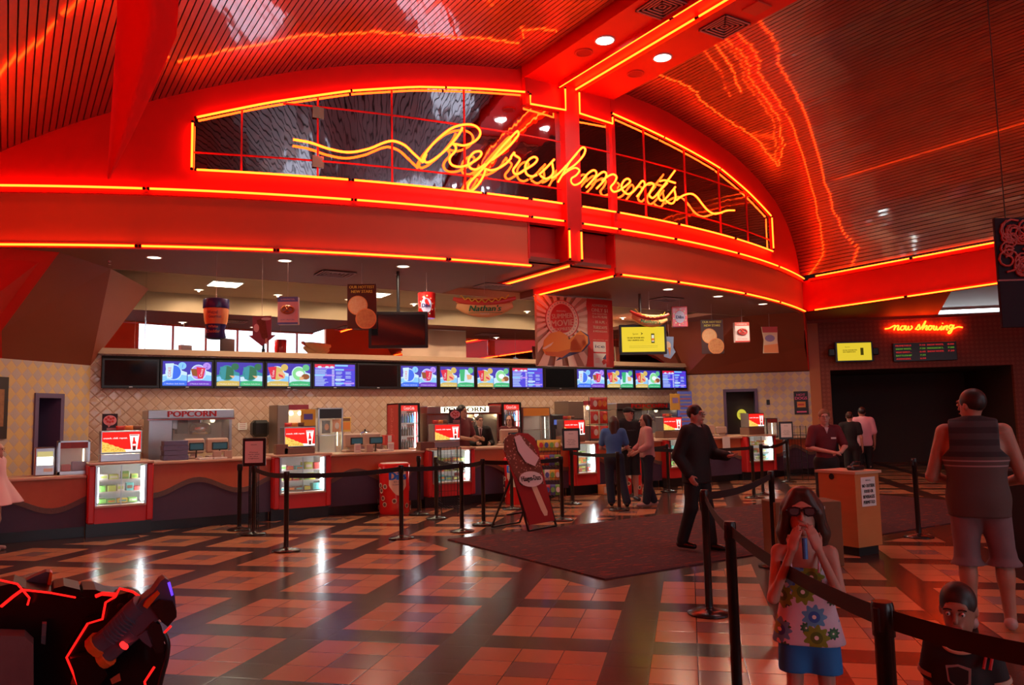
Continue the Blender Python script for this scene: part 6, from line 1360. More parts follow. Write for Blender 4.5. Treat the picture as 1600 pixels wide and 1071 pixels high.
def person(label, loc, rot, h=1.75, g=1., sk=SK1, J=None, top=None, legs=None, vox=.012, hs=1., sw=.175, zs=None, turn=0., nod=0., shoe=None, handp=(None, None), extra=None, feet=(0, 0), name='person'):
    k = h/1.75; j = dict(hip=.93*k, sh=(zs or 1.43*k), kn=(.50*k), an=.085*k)
    D = dict(hl=(.088*k, 0, j['hip']), hr=(-.088*k, 0, j['hip']), kl=(.10*k, -.015, j['kn']), kr=(-.10*k, -.015, j['kn']), al=(.11*k, .02, j['an']), ar=(-.11*k, .02, j['an']),
             sl=(sw*k, 0, j['sh']), sr=(-sw*k, 0, j['sh']), el=(.235*k, .02, 1.13*k), er=(-.235*k, .02, 1.13*k), wl=(.25*k, -.05, .88*k), wr=(-.25*k, -.05, .88*k), neck=(0, .0, 1.49*k), head=(0, -.02, 1.625*k), lean=(0, 0, 0))
    D.update(J or {}); D = {a: Vector(b) for a, b in D.items()}; ln = D['lean']
    t = thing(name, label, 'person', loc, rot)
    H = D['head']; s = hs*k; ct, st_ = math.cos(turn), math.sin(turn)
    def hp(x, y, z): y2 = y*math.cos(nod)-z*math.sin(nod); z2 = y*math.sin(nod)+z*math.cos(nod); return H+Vector((x*ct-y2*st_, x*st_+y2*ct, z2))*s
    R = [[ct, -st_, 0], [st_, ct, 0], [0, 0, 1]]
    mid = (D['sl']+D['sr'])/2; pel = (D['hl']+D['hr'])/2; sx = (D['sl']-D['sr']).length/2; ang = math.atan2((D['sl']-D['sr']).y, (D['sl']-D['sr']).x)
    RT = [[math.cos(ang), -math.sin(ang), 0], [math.sin(ang), math.cos(ang), 0], [0, 0, 1]]
    tors = [('e', mid+Vector((0, 0, -.13*k)), (sx*.92*g, .108*k*g, .19*k), .05, RT), ('e', lim(mid, pel, .62), (.128*k*g, .10*k*g, .17*k), .05, RT), ('e', pel+Vector((0, .01, .02*k)), (.150*k*g, .112*k*g, .125*k), .05, RT),
            ('c', D['sl']-(D['sl']-mid)*.12, mid+Vector((0, 0, .025*k)), .052*k*g, .05*k*g, .05), ('c', D['sr']-(D['sr']-mid)*.12, mid+Vector((0, 0, .025*k)), .052*k*g, .05*k*g, .05)]
    def arm(S, E, W, f, inf=0.):
        a = [('c', S, lim(S, E, min(1, f)), .050*k*g+inf, (.050-.010*min(1, f))*k*g+inf, .03)]
        if f > 1: a.append(('c', E, lim(E, W, f-1), .040*k*g+inf, (.040-.012*(f-1))*k*g+inf, .02))
        return a
    def leg(Hh, K, A, f, inf=0., fl=0.):
        a = [('c', Hh, lim(Hh, K, min(1, f)), .082*k*g+inf, (.082-.026*min(1, f))*k*g+inf+fl*(f <= 1), .04)]
        if f > 1: a.append(('c', K, lim(K, A, f-1), .056*k*g+inf, (.056-.020*(f-1))*k*g+inf+fl, .03))
        return a
    body = tors + arm(D['sl'], D['el'], D['wl'], 2) + arm(D['sr'], D['er'], D['wr'], 2) + leg(D['hl'], D['kl'], D['al'], 2) + leg(D['hr'], D['kr'], D['ar'], 2)
    for K, A in ((D['kl'], D['al']), (D['kr'], D['ar'])): body.append(('e', lim(K, A, .3)+Vector((0, .018*k, 0)), (.05*k*g, .05*k*g, .11*k), .03))
    body += [('c', mid+Vector((0, 0, .02)), lim(D['neck'], H, .45), .058*k*g, .050*s, .03)]
    body += [('e', hp(0, .012, .03), (.076*s, .094*s, .092*s), .03, R), ('e', hp(0, -.012, -.045), (.058*s, .070*s, .068*s), .03, R), ('c', hp(0, -.085, .012), hp(0, -.108, -.026), .009*s, .014*s, .012), ('c', hp(0, -.076, -.094), hp(0, -.072, -.098), .020*s, .018*s, .02),
             ('c', hp(-.018, -.083, -.058), hp(.018, -.083, -.058), .010*s, .010*s, .008), ('e', hp(.077, .012, -.008), (.010*s, .018*s, .028*s), .008, R), ('e', hp(-.077, .012, -.008), (.010*s, .018*s, .028*s), .008, R), ('c', hp(-.04, -.083, .030), hp(.04, -.083, .030), .012*s, .012*s, .014)]
    sub = [('e', hp(.031, -.104, .006), (.017*s, .017*s, .010*s)), ('e', hp(-.031, -.104, .006), (.017*s, .017*s, .010*s))]
    for i, (W, E, sd) in enumerate(((D['wl'], D['el'], 1), (D['wr'], D['er'], -1))):
        hpz = handp[i] or {}; dr = Vector(hpz['d']) if 'd' in hpz else (W-E); body += hand(W, dr, hpz.get('n', (-sd, 0, 0)), hpz.get('s', k), hpz.get('curl', .35), side=hpz.get('side', sd))
    for (A, fa) in ((D['al'], feet[0]), (D['ar'], feet[1])): v = Vector((math.sin(fa), -math.cos(fa), 0)); body += [('c', A+Vector((0, .03, -.03*k)), A+v*.15*k+Vector((0, 0, -.055*k)), .034*k, .026*k, .02)]
    sd_mesh(body, vox, sk, sub).obj('body', t)
    EYE_ = mat('dark_eye', (.02, .012, .01), .15) if 'dark_eye' not in bpy.data.materials else bpy.data.materials['dark_eye']
    if vox < .011:
        for x in (.031, -.031): MB().sphere(hp(x, -.088, .006), .0105*s, mat('eye_white', (.6, .52, .48), .3), 10).sphere(hp(x, -.0955, .006), .0052*s, EYE_, 8).obj('eye', t)
        q = MB(); q.tube([hp(-.024, -.092, -.060), hp(0, -.0965, -.057), hp(.024, -.092, -.060)], .0048*s, mat('lips', (.40, .12, .10), .4), 6); q.obj('lips', t)
    for x in (.031, -.031): MB().tube([hp(x-.019, -.092, .027), hp(x, -.0965, .032), hp(x+.019, -.092, .027)], .0035*s, EYE_, 5).obj('eyebrow', t)
    if vox >= .011:
        for x in (.031, -.031): MB().sphere(hp(x, -.088, .006), .0085*s, EYE_, 8).obj('eye', t)
    if legs:
        m, f, inf, fl = legs[:4]; wz = pel.z+.09*k; pr = [tors[2][:2]+(tuple(x+inf+.004 for x in tors[2][2]), .04, RT), tors[1][:2]+(tuple(x+inf-.002 for x in tors[1][2]), .04, RT)] + leg(D['hl'], D['kl'], D['al'], f, inf, fl) + leg(D['hr'], D['kr'], D['ar'], f, inf, fl)
        cut = None
        if f < 1.5:
            zc = lim(D['kl'], D['al'], f-1).z if f > 1 else lim(D['hl'], D['kl'], f).z
            sd_mesh(pr, vox, m, clip=lambda X, Y, Z: np.maximum(Z-wz, zc-.0-Z)).obj('shorts', t)
        else: sd_mesh(pr, vox, m, clip=lambda X, Y, Z: Z-wz).obj('trousers', t)
    if top:
        m, f, hem, inf, nm = top[:5]; o = top[5] if len(top) > 5 else {}
        pr = [(a[0], a[1], tuple(x+inf for x in a[2]), a[3], a[4]) if a[0] == 'e' else (a[0], a[1], a[2], a[3]+inf, a[4]+inf, a[5]) for a in tors]
        if f > 0: pr += arm(D['sl'], D['el'], D['wl'], f, inf+o.get('sl', .006)) + arm(D['sr'], D['er'], D['wr'], f, inf+o.get('sl', .006))
        fl_ = o.get('flare', 0)
        if hem < pel.z-.05 or fl_:
            for sg_ in (-1, 1): pr.append(('c', lim(mid, pel, .45)+Vector((.045*k*sg_, 0, 0)), Vector((pel.x+(.05*k+fl_)*sg_, pel.y, hem-.06)), .085*k*g+inf, .085*k*g+inf+fl_*1.5, .06))
        sb = [('e', lim(mid, D['neck'], .7)+Vector((0, -.02*k, .03*k)), (o.get('nk', .062)*k, .075*k, o.get('nz', .06)*k))]
        zt = o.get('ztop'); xw = o.get('xw'); z0_ = mid.z-.15*k
        sd_mesh(pr, vox, m, sb, clip=(lambda X, Y, Z: np.maximum(hem-Z, (Z-zt) if zt else ((np.abs(X)-xw-np.maximum(0, z0_+.03-Z)*.9) if xw else -9.+0*Z)))).obj(nm, t)
    if shoe:
        for (A, fa) in ((D['al'], feet[0]), (D['ar'], feet[1])):
            v = Vector((math.sin(fa), -math.cos(fa), 0)); z0 = A.z-.085*k
            sd_mesh([('c', A+Vector((0, .035, -.035*k)), A+v*.16*k+Vector((0, 0, -.048*k)), .045*k, .035*k, .02)], min(vox, .01), shoe, clip=lambda X, Y, Z: z0-Z).obj('shoe', t)
    if extra: extra(t, hp, D, k, s, R, mid, pel)
    return t
def hair(t, hp, s, R, m, pr, sub, vox, nm='hair'): sd_mesh(pr, vox, m, sub, relax=2).obj(nm, t)
def cap_hair(hp, s, R, th=1.06, face=(.0, -.105, -.03)): return [('e', hp(0, .018, .036), (.078*s*th, .094*s*th, .090*s*th), .02, R)], [('e', hp(*face), (.066*s, .06*s, .085*s), .02, R), ('e', hp(0, -.02, -.10), (.12*s, .11*s, .075*s), .02, R)]
def facing(p, d=0.): return math.atan2(-p[0], p[1])+d
SHB = mat('black_shoe_leather', (.012, .01, .01), .25); SUIT = mat('black_suit_cloth', (.010, .009, .010), .8); JEAN = noisy('blue_jeans', (.014, .020, .042), (.010, .014, .03), 30, .8); SHW = mat('pale_trainers', (.45, .3, .27), .5)
MPOLO = noisy('maroon_polo_cloth', (.13, .012, .02), (.10, .01, .015), 20, .8); WSH = mat('white_shirt_cloth', (.6, .5, .5), .7)

# girl in 3-D glasses, hands at her mouth
FL = mat('floral_cotton', (.62, .56, .62), .8); n = NT(FL)
def flower(sc_, seed, c1, c2, base, thr=.30):
    tc = n.t.nodes.new('ShaderNodeTexCoord'); s0_ = n.t.nodes.new('ShaderNodeSeparateXYZ'); mp = n.t.nodes.new('ShaderNodeCombineXYZ')
    n.t.links.new(tc.outputs['Object'], s0_.inputs[0]); n.t.links.new(n.m('ADD', n.m('MULTIPLY', s0_.outputs[0], sc_), seed), mp.inputs[0]); n.t.links.new(n.m('ADD', n.m('MULTIPLY', s0_.outputs[2], sc_), seed*1.7), mp.inputs[1]); v = n.t.nodes.new('ShaderNodeTexVoronoi'); v.voronoi_dimensions = '2D'; v.inputs['Scale'].default_value = 1.; v.inputs['Randomness'].default_value = .75; n.t.links.new(mp.outputs[0], v.inputs['Vector'])
    sub = n.t.nodes.new('ShaderNodeVectorMath'); sub.operation = 'SUBTRACT'; n.t.links.new(mp.outputs[0], sub.inputs[0]); n.t.links.new(v.outputs['Position'], sub.inputs[1])
    sp = n.t.nodes.new('ShaderNodeSeparateXYZ'); n.t.links.new(sub.outputs[0], sp.inputs[0])
    ang = n.m('ARCTAN2', sp.outputs[1], sp.outputs[0]); r = v.outputs['Distance']
    pet = n.m('MULTIPLY', n.m('ADD', n.m('MULTIPLY', n.m('COSINE', n.m('MULTIPLY', ang, 9.)), .14), .86), thr)
    f = n.m('LESS_THAN', r, pet); inner = n.m('LESS_THAN', r, thr*.45); core = n.m('LESS_THAN', r, thr*.16)
    c = n.mix(inner, c1, c2); c = n.mix(core, c, (.75, .72, .65)); return n.mix(f, base, c)
base = n.mix(n.noise(9, 2), (.62, .58, .64), (.55, .42, .55))
c = flower(9.5, 3.1, (.03, .12, .06), (.06, .2, .07), base, .26); c = flower(6.4, 5.3, (.10, .30, .52), (.03, .12, .42), c, .36); c = flower(6.8, 1.2, (.20, .27, .02), (.09, .15, .015), c, .40); n.col(c); n.bump(n.noise(30, 2), .3)
gp = Vector((cam_x*((1256-800)/FPX)+cam_f)); gp = Vector((gp.x, gp.y, 0)); r_ = ray(1253, 800); gl = Vector((r_.x*3.72, r_.y*3.72, 0))
BLS = mat('bright_blue_shorts', (.01, .17, .50), .7)
def girl_x(t, hp, D, k, s, R, mid, pel):
    pr = [('e', hp(0, .02, .034), (.088*s, .104*s, .098*s), .02, R)]
    for sx_ in (-1, 1):
        pr += [('c', hp(.075*sx_, .02, .02), hp(.092*sx_, .03, -.11), .034*s, .036*s, .03), ('c', hp(.092*sx_, .03, -.11), hp(.088*sx_, .035, -.215), .036*s, .022*s, .03), ('c', hp(.05*sx_, .07, -.02), hp(.06*sx_, .075, -.22), .05*s, .035*s, .03), ('c', hp(.02*sx_, -.06, .105), hp(.078*sx_, -.045, .0), .026*s, .020*s, .02), ('c', hp(.078*sx_, -.045, .0), hp(.094*sx_, -.01, -.10), .020*s, .020*s, .02)]
    hair(t, hp, s, R, HBR, pr, [('e', hp(0, -.115, -.03), (.064*s, .075*s, .105*s))], .0065)
    g_ = MB(); BK = mat('black_glasses_frame', (.01, .01, .012), .15); LN = mat('polarised_lens', (.10, .14, .15), .06, .6)
    for sx_ in (-1, 1):
        o_ = [(.006, .020), (.030, .026), (.064, .022), (.068, .0), (.058, -.020), (.026, -.024), (.008, -.012)]
        c0 = hp(0, -.108, .012); ex = (hp(1, -.108, .012)-c0)*sx_; ez = hp(0, -.108, 1.012)-c0; dn = (hp(0, -.102, .012)-c0)
        g_.prism([(x*1.02, z) for x, z in o_], c0, ex, ez, dn, BK); g_.prism([(.037+(x-.037)*.74, z*.68) for x, z in o_], c0-dn*.25, ex, ez, dn*.2, LN)
        g_.tube([hp(.066*sx_, -.104, .018), hp(.084*sx_, -.05, .012), hp(.086*sx_, .03, .004)], .0045*s, BK, 6)
    g_.tube([hp(-.01, -.107, .022), hp(.01, -.107, .022)], .005*s, BK, 6); g_.obj('glasses', t)
    for sx_ in (-1, 1):
        MB().tube([mid+Vector((.058*sx_, -.092, -.075)), mid+Vector((.066*sx_, -.06, .0)), mid+Vector((.066*sx_, .0, .048)), mid+Vector((.06*sx_, .07, -.02))], .007, mat('pale_strap', (.6, .45, .55), .7), 6).obj('strap', t)
girl = person('girl in a flowered strap top and blue shorts wearing dark glasses, hands at her mouth', gl, facing(gl), h=1.32, g=.80, sk=SKG, hs=1.20, sw=.155, zs=.985, vox=.0068,
       J=dict(neck=(0, 0, 1.04), head=(0, -.02, 1.175), hl=(.062, 0, .62), hr=(-.062, 0, .62), kl=(.07, -.01, .35), kr=(-.07, -.01, .35), el=(.150, -.085, .79), er=(-.145, -.095, .79), wl=(.058, -.180, 1.035), wr=(-.050, -.185, 1.025)),
       top=(FL, 0, .582, .012, 'strap_top', dict(flare=.03, ztop=.925, nk=.02)), legs=(BLS, .62, .022, .012), handp=(dict(d=(-.30, .1, 1), n=(-.55, .9, .1), s=.74, curl=.30), dict(d=(.25, .1, 1), n=(.55, .9, .1), s=.74, curl=.30)), extra=girl_x, shoe=SHW)
o = MB().cyl((0, 0, 0), .012, .09, mat('blue_plastic_tube', (.05, .18, .5), .2), 10).obj('candy_tube'); q = girl.location; a_ = girl.rotation_euler[2]; l_ = Vector((.004, -.20, .99)); o.location = (q.x+l_.x*math.cos(a_)-l_.y*math.sin(a_), q.y+l_.x*math.sin(a_)+l_.y*math.cos(a_), l_.z); tag(o, 'small blue tube the girl holds between her hands below her mouth', 'tube')

# man in a striped tank top, seen from behind
TK = mat('striped_tank_cloth', (.06, .045, .045), .85); n = NT(TK); z_ = n.dot((0, 0, 1)); st_ = n.m('LESS_THAN', n.m('ABSOLUTE', n.m('SUBTRACT', n.m('FRACT', n.m('MULTIPLY', z_, 26.)), .5)), .14); rg = n.m('COMPARE', z_, 1.24, .035)
st2 = n.m('LESS_THAN', n.m('FRACT', n.m('MULTIPLY', z_, 11.)), .5)
n.col(n.mix(n.m('MULTIPLY', rg, st_), n.mix(n.m('MULTIPLY', n.m('GREATER_THAN', z_, 1.28), st2), n.mix(n.m('GREATER_THAN', z_, 1.28), (.085, .055, .05), (.05, .045, .05)), (.025, .022, .026)), (.30, .20, .20)))
r_ = ray(1530, 800); ml = Vector((r_.x*5.97, r_.y*5.97, 0)); SHG2 = noisy('grey_pink_shorts', (.20, .13, .14), (.16, .10, .11), 12, .85)
def man_x(t, hp, D, k, s, R, mid, pel):
    pr, sb = cap_hair(hp, s, R, 1.045); hair(t, hp, s, R, HBK, pr, sb, .009)
person('man in a dark sleeveless striped top and long shorts, seen from behind', ml, facing(ml, PI), h=1.79, g=1.12, sk=SK2, sw=.195, vox=.0105, turn=.85, hs=1.0,
       J=dict(el=(.30, -.03, 1.12), er=(-.30, -.03, 1.12), wl=(.17, -.25, 1.06), wr=(-.17, -.25, 1.06), al=(.10, .04, .09), ar=(-.15, -.04, .09), kl=(.10, 0, .52), kr=(-.135, -.04, .53)),
       top=(TK, 0, .83, .036, 'tank_top', dict(flare=.012, nk=.07, nz=.05, xw=.165)), legs=(SHG2, 1.12, .020, .04), shoe=SHW, handp=(dict(n=(0, 0, 1), curl=.8), dict(n=(0, 0, 1), curl=.8)), extra=man_x)
# small boy behind the belt
BT = mat('black_jersey', (.012, .012, .014), .8); r_ = ray(1500, 980); bl_ = Vector((r_.x*3.25, r_.y*3.25, 0))
def boy_x(t, hp, D, k, s, R, mid, pel):
    pr, sb = cap_hair(hp, s, R, 1.05, (0, -.118, -.045)); hair(t, hp, s, R, HBK, pr, sb, .007)
    q = MB(); q.prism([(-.045, .09), (0, .1), (.045, .09), (.04, .03), (0, 0), (-.04, .03)], mid+Vector((.0, -.112, -.14)), (1, 0, 0), (0, 0, 1), (0, .006, 0), mat('grey_crest_edge', (.30, .24, .22), .6)).prism([(-.036, .08), (0, .09), (.036, .08), (.032, .03), (0, .01), (-.032, .03)], mid+Vector((.0, -.114, -.138)), (1, 0, 0), (0, 0, 1), (0, .002, 0), BT); q.obj('crest', t)
    for k_ in (0, 1): MB().tube([mid+Vector((.085+.022*k_, -.085, -.05)), mid+Vector((.10+.022*k_, -.03, .035))], .006, mat('red_shoulder_stripe', (.45, .03, .03), .7), 5).obj('shoulder_stripe', t)
    for sd in ('l', 'r'):
        a = D['s'+sd]; b = D['e'+sd]; c0 = lim(a, b, .72); dd = (b-a).normalized(); MB().tube([c0, c0+dd*.018], .052, mat('cream_cuff', (.45, .36, .26), .7), 14).obj('cuff', t)
    q = MB(); q.tube([mid+Vector((.055*math.sin(u), -.06-.03*math.cos(u), .02-.02*math.cos(u))) for u in [-1.6+.2*i for i in range(17)]], .007, mat('cream_collar', (.5, .38, .25), .7), 6); q.obj('collar', t)
person('small boy in a black jersey with a crest, peering over the near belt', bl_, facing(bl_, -.15), h=.95, g=.92, sk=SKB, hs=1.55, sw=.17, zs=.665, vox=.0068, nod=.12,
       J=dict(neck=(0, 0, .705), head=(0, -.015, .82), hl=(.05, 0, .44), hr=(-.05, 0, .44), kl=(.055, 0, .25), kr=(-.055, 0, .25), el=(.125, .02, .52), er=(-.13, .02, .52), wl=(.14, -.03, .40), wr=(-.15, -.03, .40)),
       top=(BT, .75, .42, .014, 'jersey', dict(sl=.012, flare=.01)), legs=(BT, .8, .015, .01), shoe=SHB, extra=boy_x)
# man in the black suit, walking right
p = at(1094, 862); sl_ = Vector((p.x, p.y, .0125))
def jacket_bits(t, mid, pel, k, tie, lap=SUIT, shirt=WSH):
    q = MB(); y0 = mid.y-.13*k; q.prism([(-.05*k, .06*k), (.05*k, .06*k), (.0, -.22*k)], mid+Vector((0, -.128*k, -.02)), (1, 0, 0), (0, .10, 1), (0, .01, 0), shirt); q.obj('shirt_front', t)
    q = MB(); q.prism([(-.014*k, .0), (.014*k, 0), (.022*k, -.2*k), (0, -.24*k), (-.022*k, -.2*k)], mid+Vector((0, -.140*k, .02)), (1, 0, 0), (0, .10, 1), (0, .006, 0), tie); q.obj('tie', t)
def suit_x(t, hp, D, k, s, R, mid, pel):
    pr, sb = cap_hair(hp, s, R, 1.06); hair(t, hp, s, R, HBK, pr, sb, .010); MB().tube([hp(-.06, -.10, .008), hp(-.02, -.108, .008), hp(.02, -.108, .008), hp(.06, -.10, .008), hp(.08, -.02, .0)], .003, BLACK, 5).obj('glasses', t)
    c = MB(); c.tube([mid+Vector((.05*math.cos(u), -.01+.055*math.sin(u), .055)) for u in [i*PI/8 for i in range(16)]], .012, WSH, 6, closed=True); c.obj('shirt_collar', t)
person('man in a black suit and glasses walking across the carpet, hand held out', sl_, facing(sl_, .95), h=1.74, g=1.08, sk=SK1, vox=.0105, turn=.15,
       J=dict(kl=(.10, -.05, .52), kr=(-.10, .03, .51), al=(.10, -.10, .085), ar=(-.09, .19, .10), el=(.23, -.10, 1.14), er=(-.24, .10, 1.13), wl=(.13, -.36, 1.12), wr=(-.22, -.05, .90)),
       top=(SUIT, 1.9, .80, .020, 'suit_jacket', dict(flare=.02)), legs=(SUIT, 1.95, .018, .012), shoe=SHB, handp=(dict(d=(-.1, -1, .1), n=(0, 0, 1), curl=.3), None), extra=suit_x, feet=(.1, .1))
# usher at the podium
p = at(1290, 800); ul = Vector(t.location)*0; ul = Vector((9.05, 6.65, 0))
r_ = ray(1290, 700); kk = 11.6; ul = Vector((r_.x*kk, r_.y*kk, .0125))
def usher_x(t, hp, D, k, s, R, mid, pel):
    pr, sb = cap_hair(hp, s, R, 1.05); pr += [('e', hp(.02, .10, .06), (.04*s, .04*s, .04*s), .02, None)]; hair(t, hp, s, R, HBL, pr, sb, .010)
    MB().box(mid.x+.05, mid.x+.12, mid.y-.135, mid.y-.125, mid.z-.13, mid.z-.105, PAPER).obj('name_badge', t); q = MB(); q.prism([(-.03, .04), (.03, .04), (0, -.05)], mid+Vector((0, -.118, -.0)), (1, 0, 0), (0, .1, 1), (0, .01, 0), WSH); q.obj('undershirt', t)
person('usher in a maroon polo shirt writing at the wooden podium', ul, facing(ul, .25), h=1.66, g=1.0, sk=SK3, vox=.0105, turn=-.1, nod=.08,
       J=dict(el=(.25, -.08, 1.12), er=(-.25, -.06, 1.10), wl=(.13, -.30, 1.04), wr=(.02, -.30, 1.04)), top=(MPOLO, .85, .86, .018, 'polo_shirt'), legs=(SUIT, 1.95, .018, .012), shoe=SHB, handp=(dict(d=(-1, -.5, 0), n=(0, 0, -1), curl=.5), dict(d=(.6, -.9, 0), n=(0, 0, -1), curl=.5)), extra=usher_x)
# three customers
p = at(962, 792); c1 = Vector((p.x, p.y, 0)); BLU = noisy('blue_tee_cloth', (.05, .15, .38), (.04, .12, .32), 10, .8)
def longhair(m, L_=.38, vox=.012, wide=1.):
    def f(t, hp, D, k, s, R, mid, pel):
        pr = [('e', hp(0, .025, .034), (.086*s, .100*s, .095*s), .02, R), ('c', hp(.05*wide, .06, -.02), hp(.06*wide, .09, -L_), .05*s, .035*s, .04), ('c', hp(-.05*wide, .06, -.02), hp(-.06*wide, .09, -L_), .05*s, .035*s, .04), ('c', hp(.07, .02, .02), hp(.085, .03, -.2), .03*s, .02*s, .03), ('c', hp(-.07, .02, .02), hp(-.085, .03, -.2), .03*s, .02*s, .03), ('c', hp(0, .09, .0), hp(0, .10, -L_-.02), .05*s, .035*s, .04)]
        hair(t, hp, s, R, m, pr, [('e', hp(0, -.115, -.03), (.060*s, .072*s, .10*s))], vox)
    return f
person('woman in a blue short-sleeved shirt and dark jeans, seen from behind at the counter', c1, facing(c1, PI-.1), h=1.64, g=1.02, sk=SK1, vox=.012, turn=.5,
       J=dict(el=(.24, -.05, 1.06), er=(-.24, -.05, 1.06), wl=(.15, -.22, 1.02), wr=(-.15, -.22, 1.02), al=(.07, .0, .085), ar=(-.22, .12, .085), kr=(-.13, .03, .48)), top=(BLU, .7, .86, .016, 'blue_shirt'), legs=(JEAN, 1.95, .022, .015), shoe=SHB, extra=longhair(HBR))
p = at(986, 783); c2 = Vector((p.x, p.y, 0)); HOOD = mat('black_hoodie_cloth', (.012, .012, .013), .9)
def hood_x(t, hp, D, k, s, R, mid, pel):
    sd_mesh([('e', hp(0, .01, .055), (.088*s, .104*s, .075*s), .02, R), ('c', hp(-.04, -.11, .045), hp(.04, -.11, .045), .02*s, .02*s, .03), ('c', hp(-.035, -.15, .04), hp(.035, -.15, .04), .010*s, .010*s, .03)], .01, HOOD, [('e', hp(0, 0, -.04), (.12*s, .13*s, .075*s))]).obj('baseball_cap', t)
    sd_mesh([('c', mid+Vector((-.08, .05, .06)), mid+Vector((.08, .05, .06)), .06, .06, .04), ('c', mid+Vector((-.09, -.02, .06)), mid+Vector((0, .08, .04)), .04, .06, .04), ('c', mid+Vector((.09, -.02, .06)), mid+Vector((0, .08, .04)), .04, .06, .04)], .012, HOOD).obj('hood', t)
    q = MB(); q.text('UNIVERSITY', (mid.x, mid.y-.150, mid.z-.13), .025, mat('faded_grey_print', (.12, .12, .13), .8), w=.17); q.obj('chest_print', t)
person('young man in a black hooded top and cap with black knee shorts', c2, facing(c2, .35), h=1.80, g=1.05, sk=SK1, vox=.012, turn=.6,
       J=dict(el=(.25, -.02, 1.12), er=(-.25, -.02, 1.12), wl=(.13, -.2, 1.02), wr=(-.13, -.2, 1.02)), top=(HOOD, 1.92, .84, .026, 'hooded_top'), legs=(HOOD, 1.05, .03, .03), shoe=SHB, extra=hood_x)
p = at(1014, 792); c3 = Vector((p.x, p.y, 0)); CARD_ = noisy('pink_knit_cardigan', (.42, .22, .22), (.52, .32, .30), 60, .9)
person('woman in a pink knitted top and jeans with long dark hair, standing side on', c3, facing(c3, -1.35), h=1.66, g=.98, sk=SK1, vox=.012,
       J=dict(el=(.23, -.02, 1.10), er=(-.23, -.06, 1.10), wl=(.16, -.22, .98), wr=(-.12, -.26, .96), al=(.08, -.06, .085), ar=(-.10, .12, .085)), top=(CARD_, 1.6, .88, .022, 'knitted_top', dict(flare=.01)), legs=(JEAN, 1.95, .022, .015), shoe=SHW, extra=longhair(HBK, .42))
# staff behind the counter
def at_d(px, d): r_ = ray(px, 700); k_ = d/r_.y; return Vector((r_.x*k_, r_.y*k_, 0))
def short_x(m, tie=None):
    def f(t, hp, D, k, s, R, mid, pel):
        pr, sb = cap_hair(hp, s, R, 1.05); hair(t, hp, s, R, m, pr, sb, .012)
        if tie: jacket_bits(t, mid, pel, k, tie)
    return f
s1 = at_d(722, 14.6); person('tall man in a dark red shirt behind the counter, looking right', s1, facing(s1, .9), h=1.93, g=1.05, sk=SK2, vox=.0125, J=dict(el=(.27, -.1, 1.26), er=(-.27, -.1, 1.26), wl=(.2, -.35, 1.22), wr=(-.15, -.35, 1.22)), top=(MPOLO, .8, .95, .02, 'red_shirt'), legs=(SUIT, 1.95, .015, .01), shoe=SHB, extra=short_x(HBK))
s2 = at_d(750, 15.15); person('balding man in a black suit and tie standing behind the counter', s2+Vector((0, 0, 0)), facing(s2, .1), h=1.71, g=1.0, sk=SK3, vox=.0125, turn=.3, J=dict(wl=(.2, -.2, 1.08), el=(.26, .03, 1.10), wr=(-.1, -.3, 1.10), er=(-.26, -.02, 1.12)), top=(SUIT, 1.9, .85, .022, 'suit_jacket'), legs=(SUIT, 1.95, .015, .01), shoe=SHB, extra=short_x(HBR, mat('dark_red_tie', (.10, .01, .015), .5)))
s3 = at_d(797, 15.0); person('young cashier with long dark red hair and a maroon shirt behind a register', s3, facing(s3, 0), h=1.70, g=.95, sk=SK3, vox=.0125, turn=-.3, J=dict(wl=(.2, -.28, 1.1), wr=(-.2, -.28, 1.1)), top=(MPOLO, .8, .9, .016, 'maroon_shirt'), legs=(SUIT, 1.95, .015, .01), shoe=SHB, extra=longhair(noisy('dark_red_hair', (.10, .02, .012), (.05, .01, .01), 20, .5), .24, .0125))
# two people in the dark corridor mouth, one at the left edge
r_ = ray(1330, 700); f1_ = Vector((r_.x*17.5, r_.y*17.5, 0)); person('person in a black top with tied hair, far back by the dark corridor', f1_, facing(f1_, PI), h=1.62, g=.95, sk=SK1, vox=.015, top=(HOOD, .6, .85, .02, 'black_top'), legs=(SUIT, 1.95, .015, .01), shoe=SHB, extra=short_x(HBR))
r_ = ray(1350, 700); f2_ = Vector((r_.x*17.8, r_.y*17.8, 0)); person('person in a pale pink top standing far back beside the one in black', f2_, facing(f2_, PI+.3), h=1.72, g=1.05, sk=SK2, vox=.015, top=(mat('pale_pink_cloth', (.75, .42, .48), .8), .8, .85, .03, 'pink_top'), legs=(SUIT, 1.95, .015, .01), shoe=SHB, extra=short_x(HBK))
p = at(-13, 862); lf = Vector((p.x, p.y, 0)); person('person in a pink frilly skirt, cut off at the left edge', lf, facing(lf, 1.2), h=1.45, g=1., sk=SK3, vox=.013, top=(mat('pink_frill_cloth', (.62, .32, .34), .85), .6, .62, .03, 'pink_dress', dict(flare=.14)), shoe=SHW, extra=longhair(HBR, .25, .013))
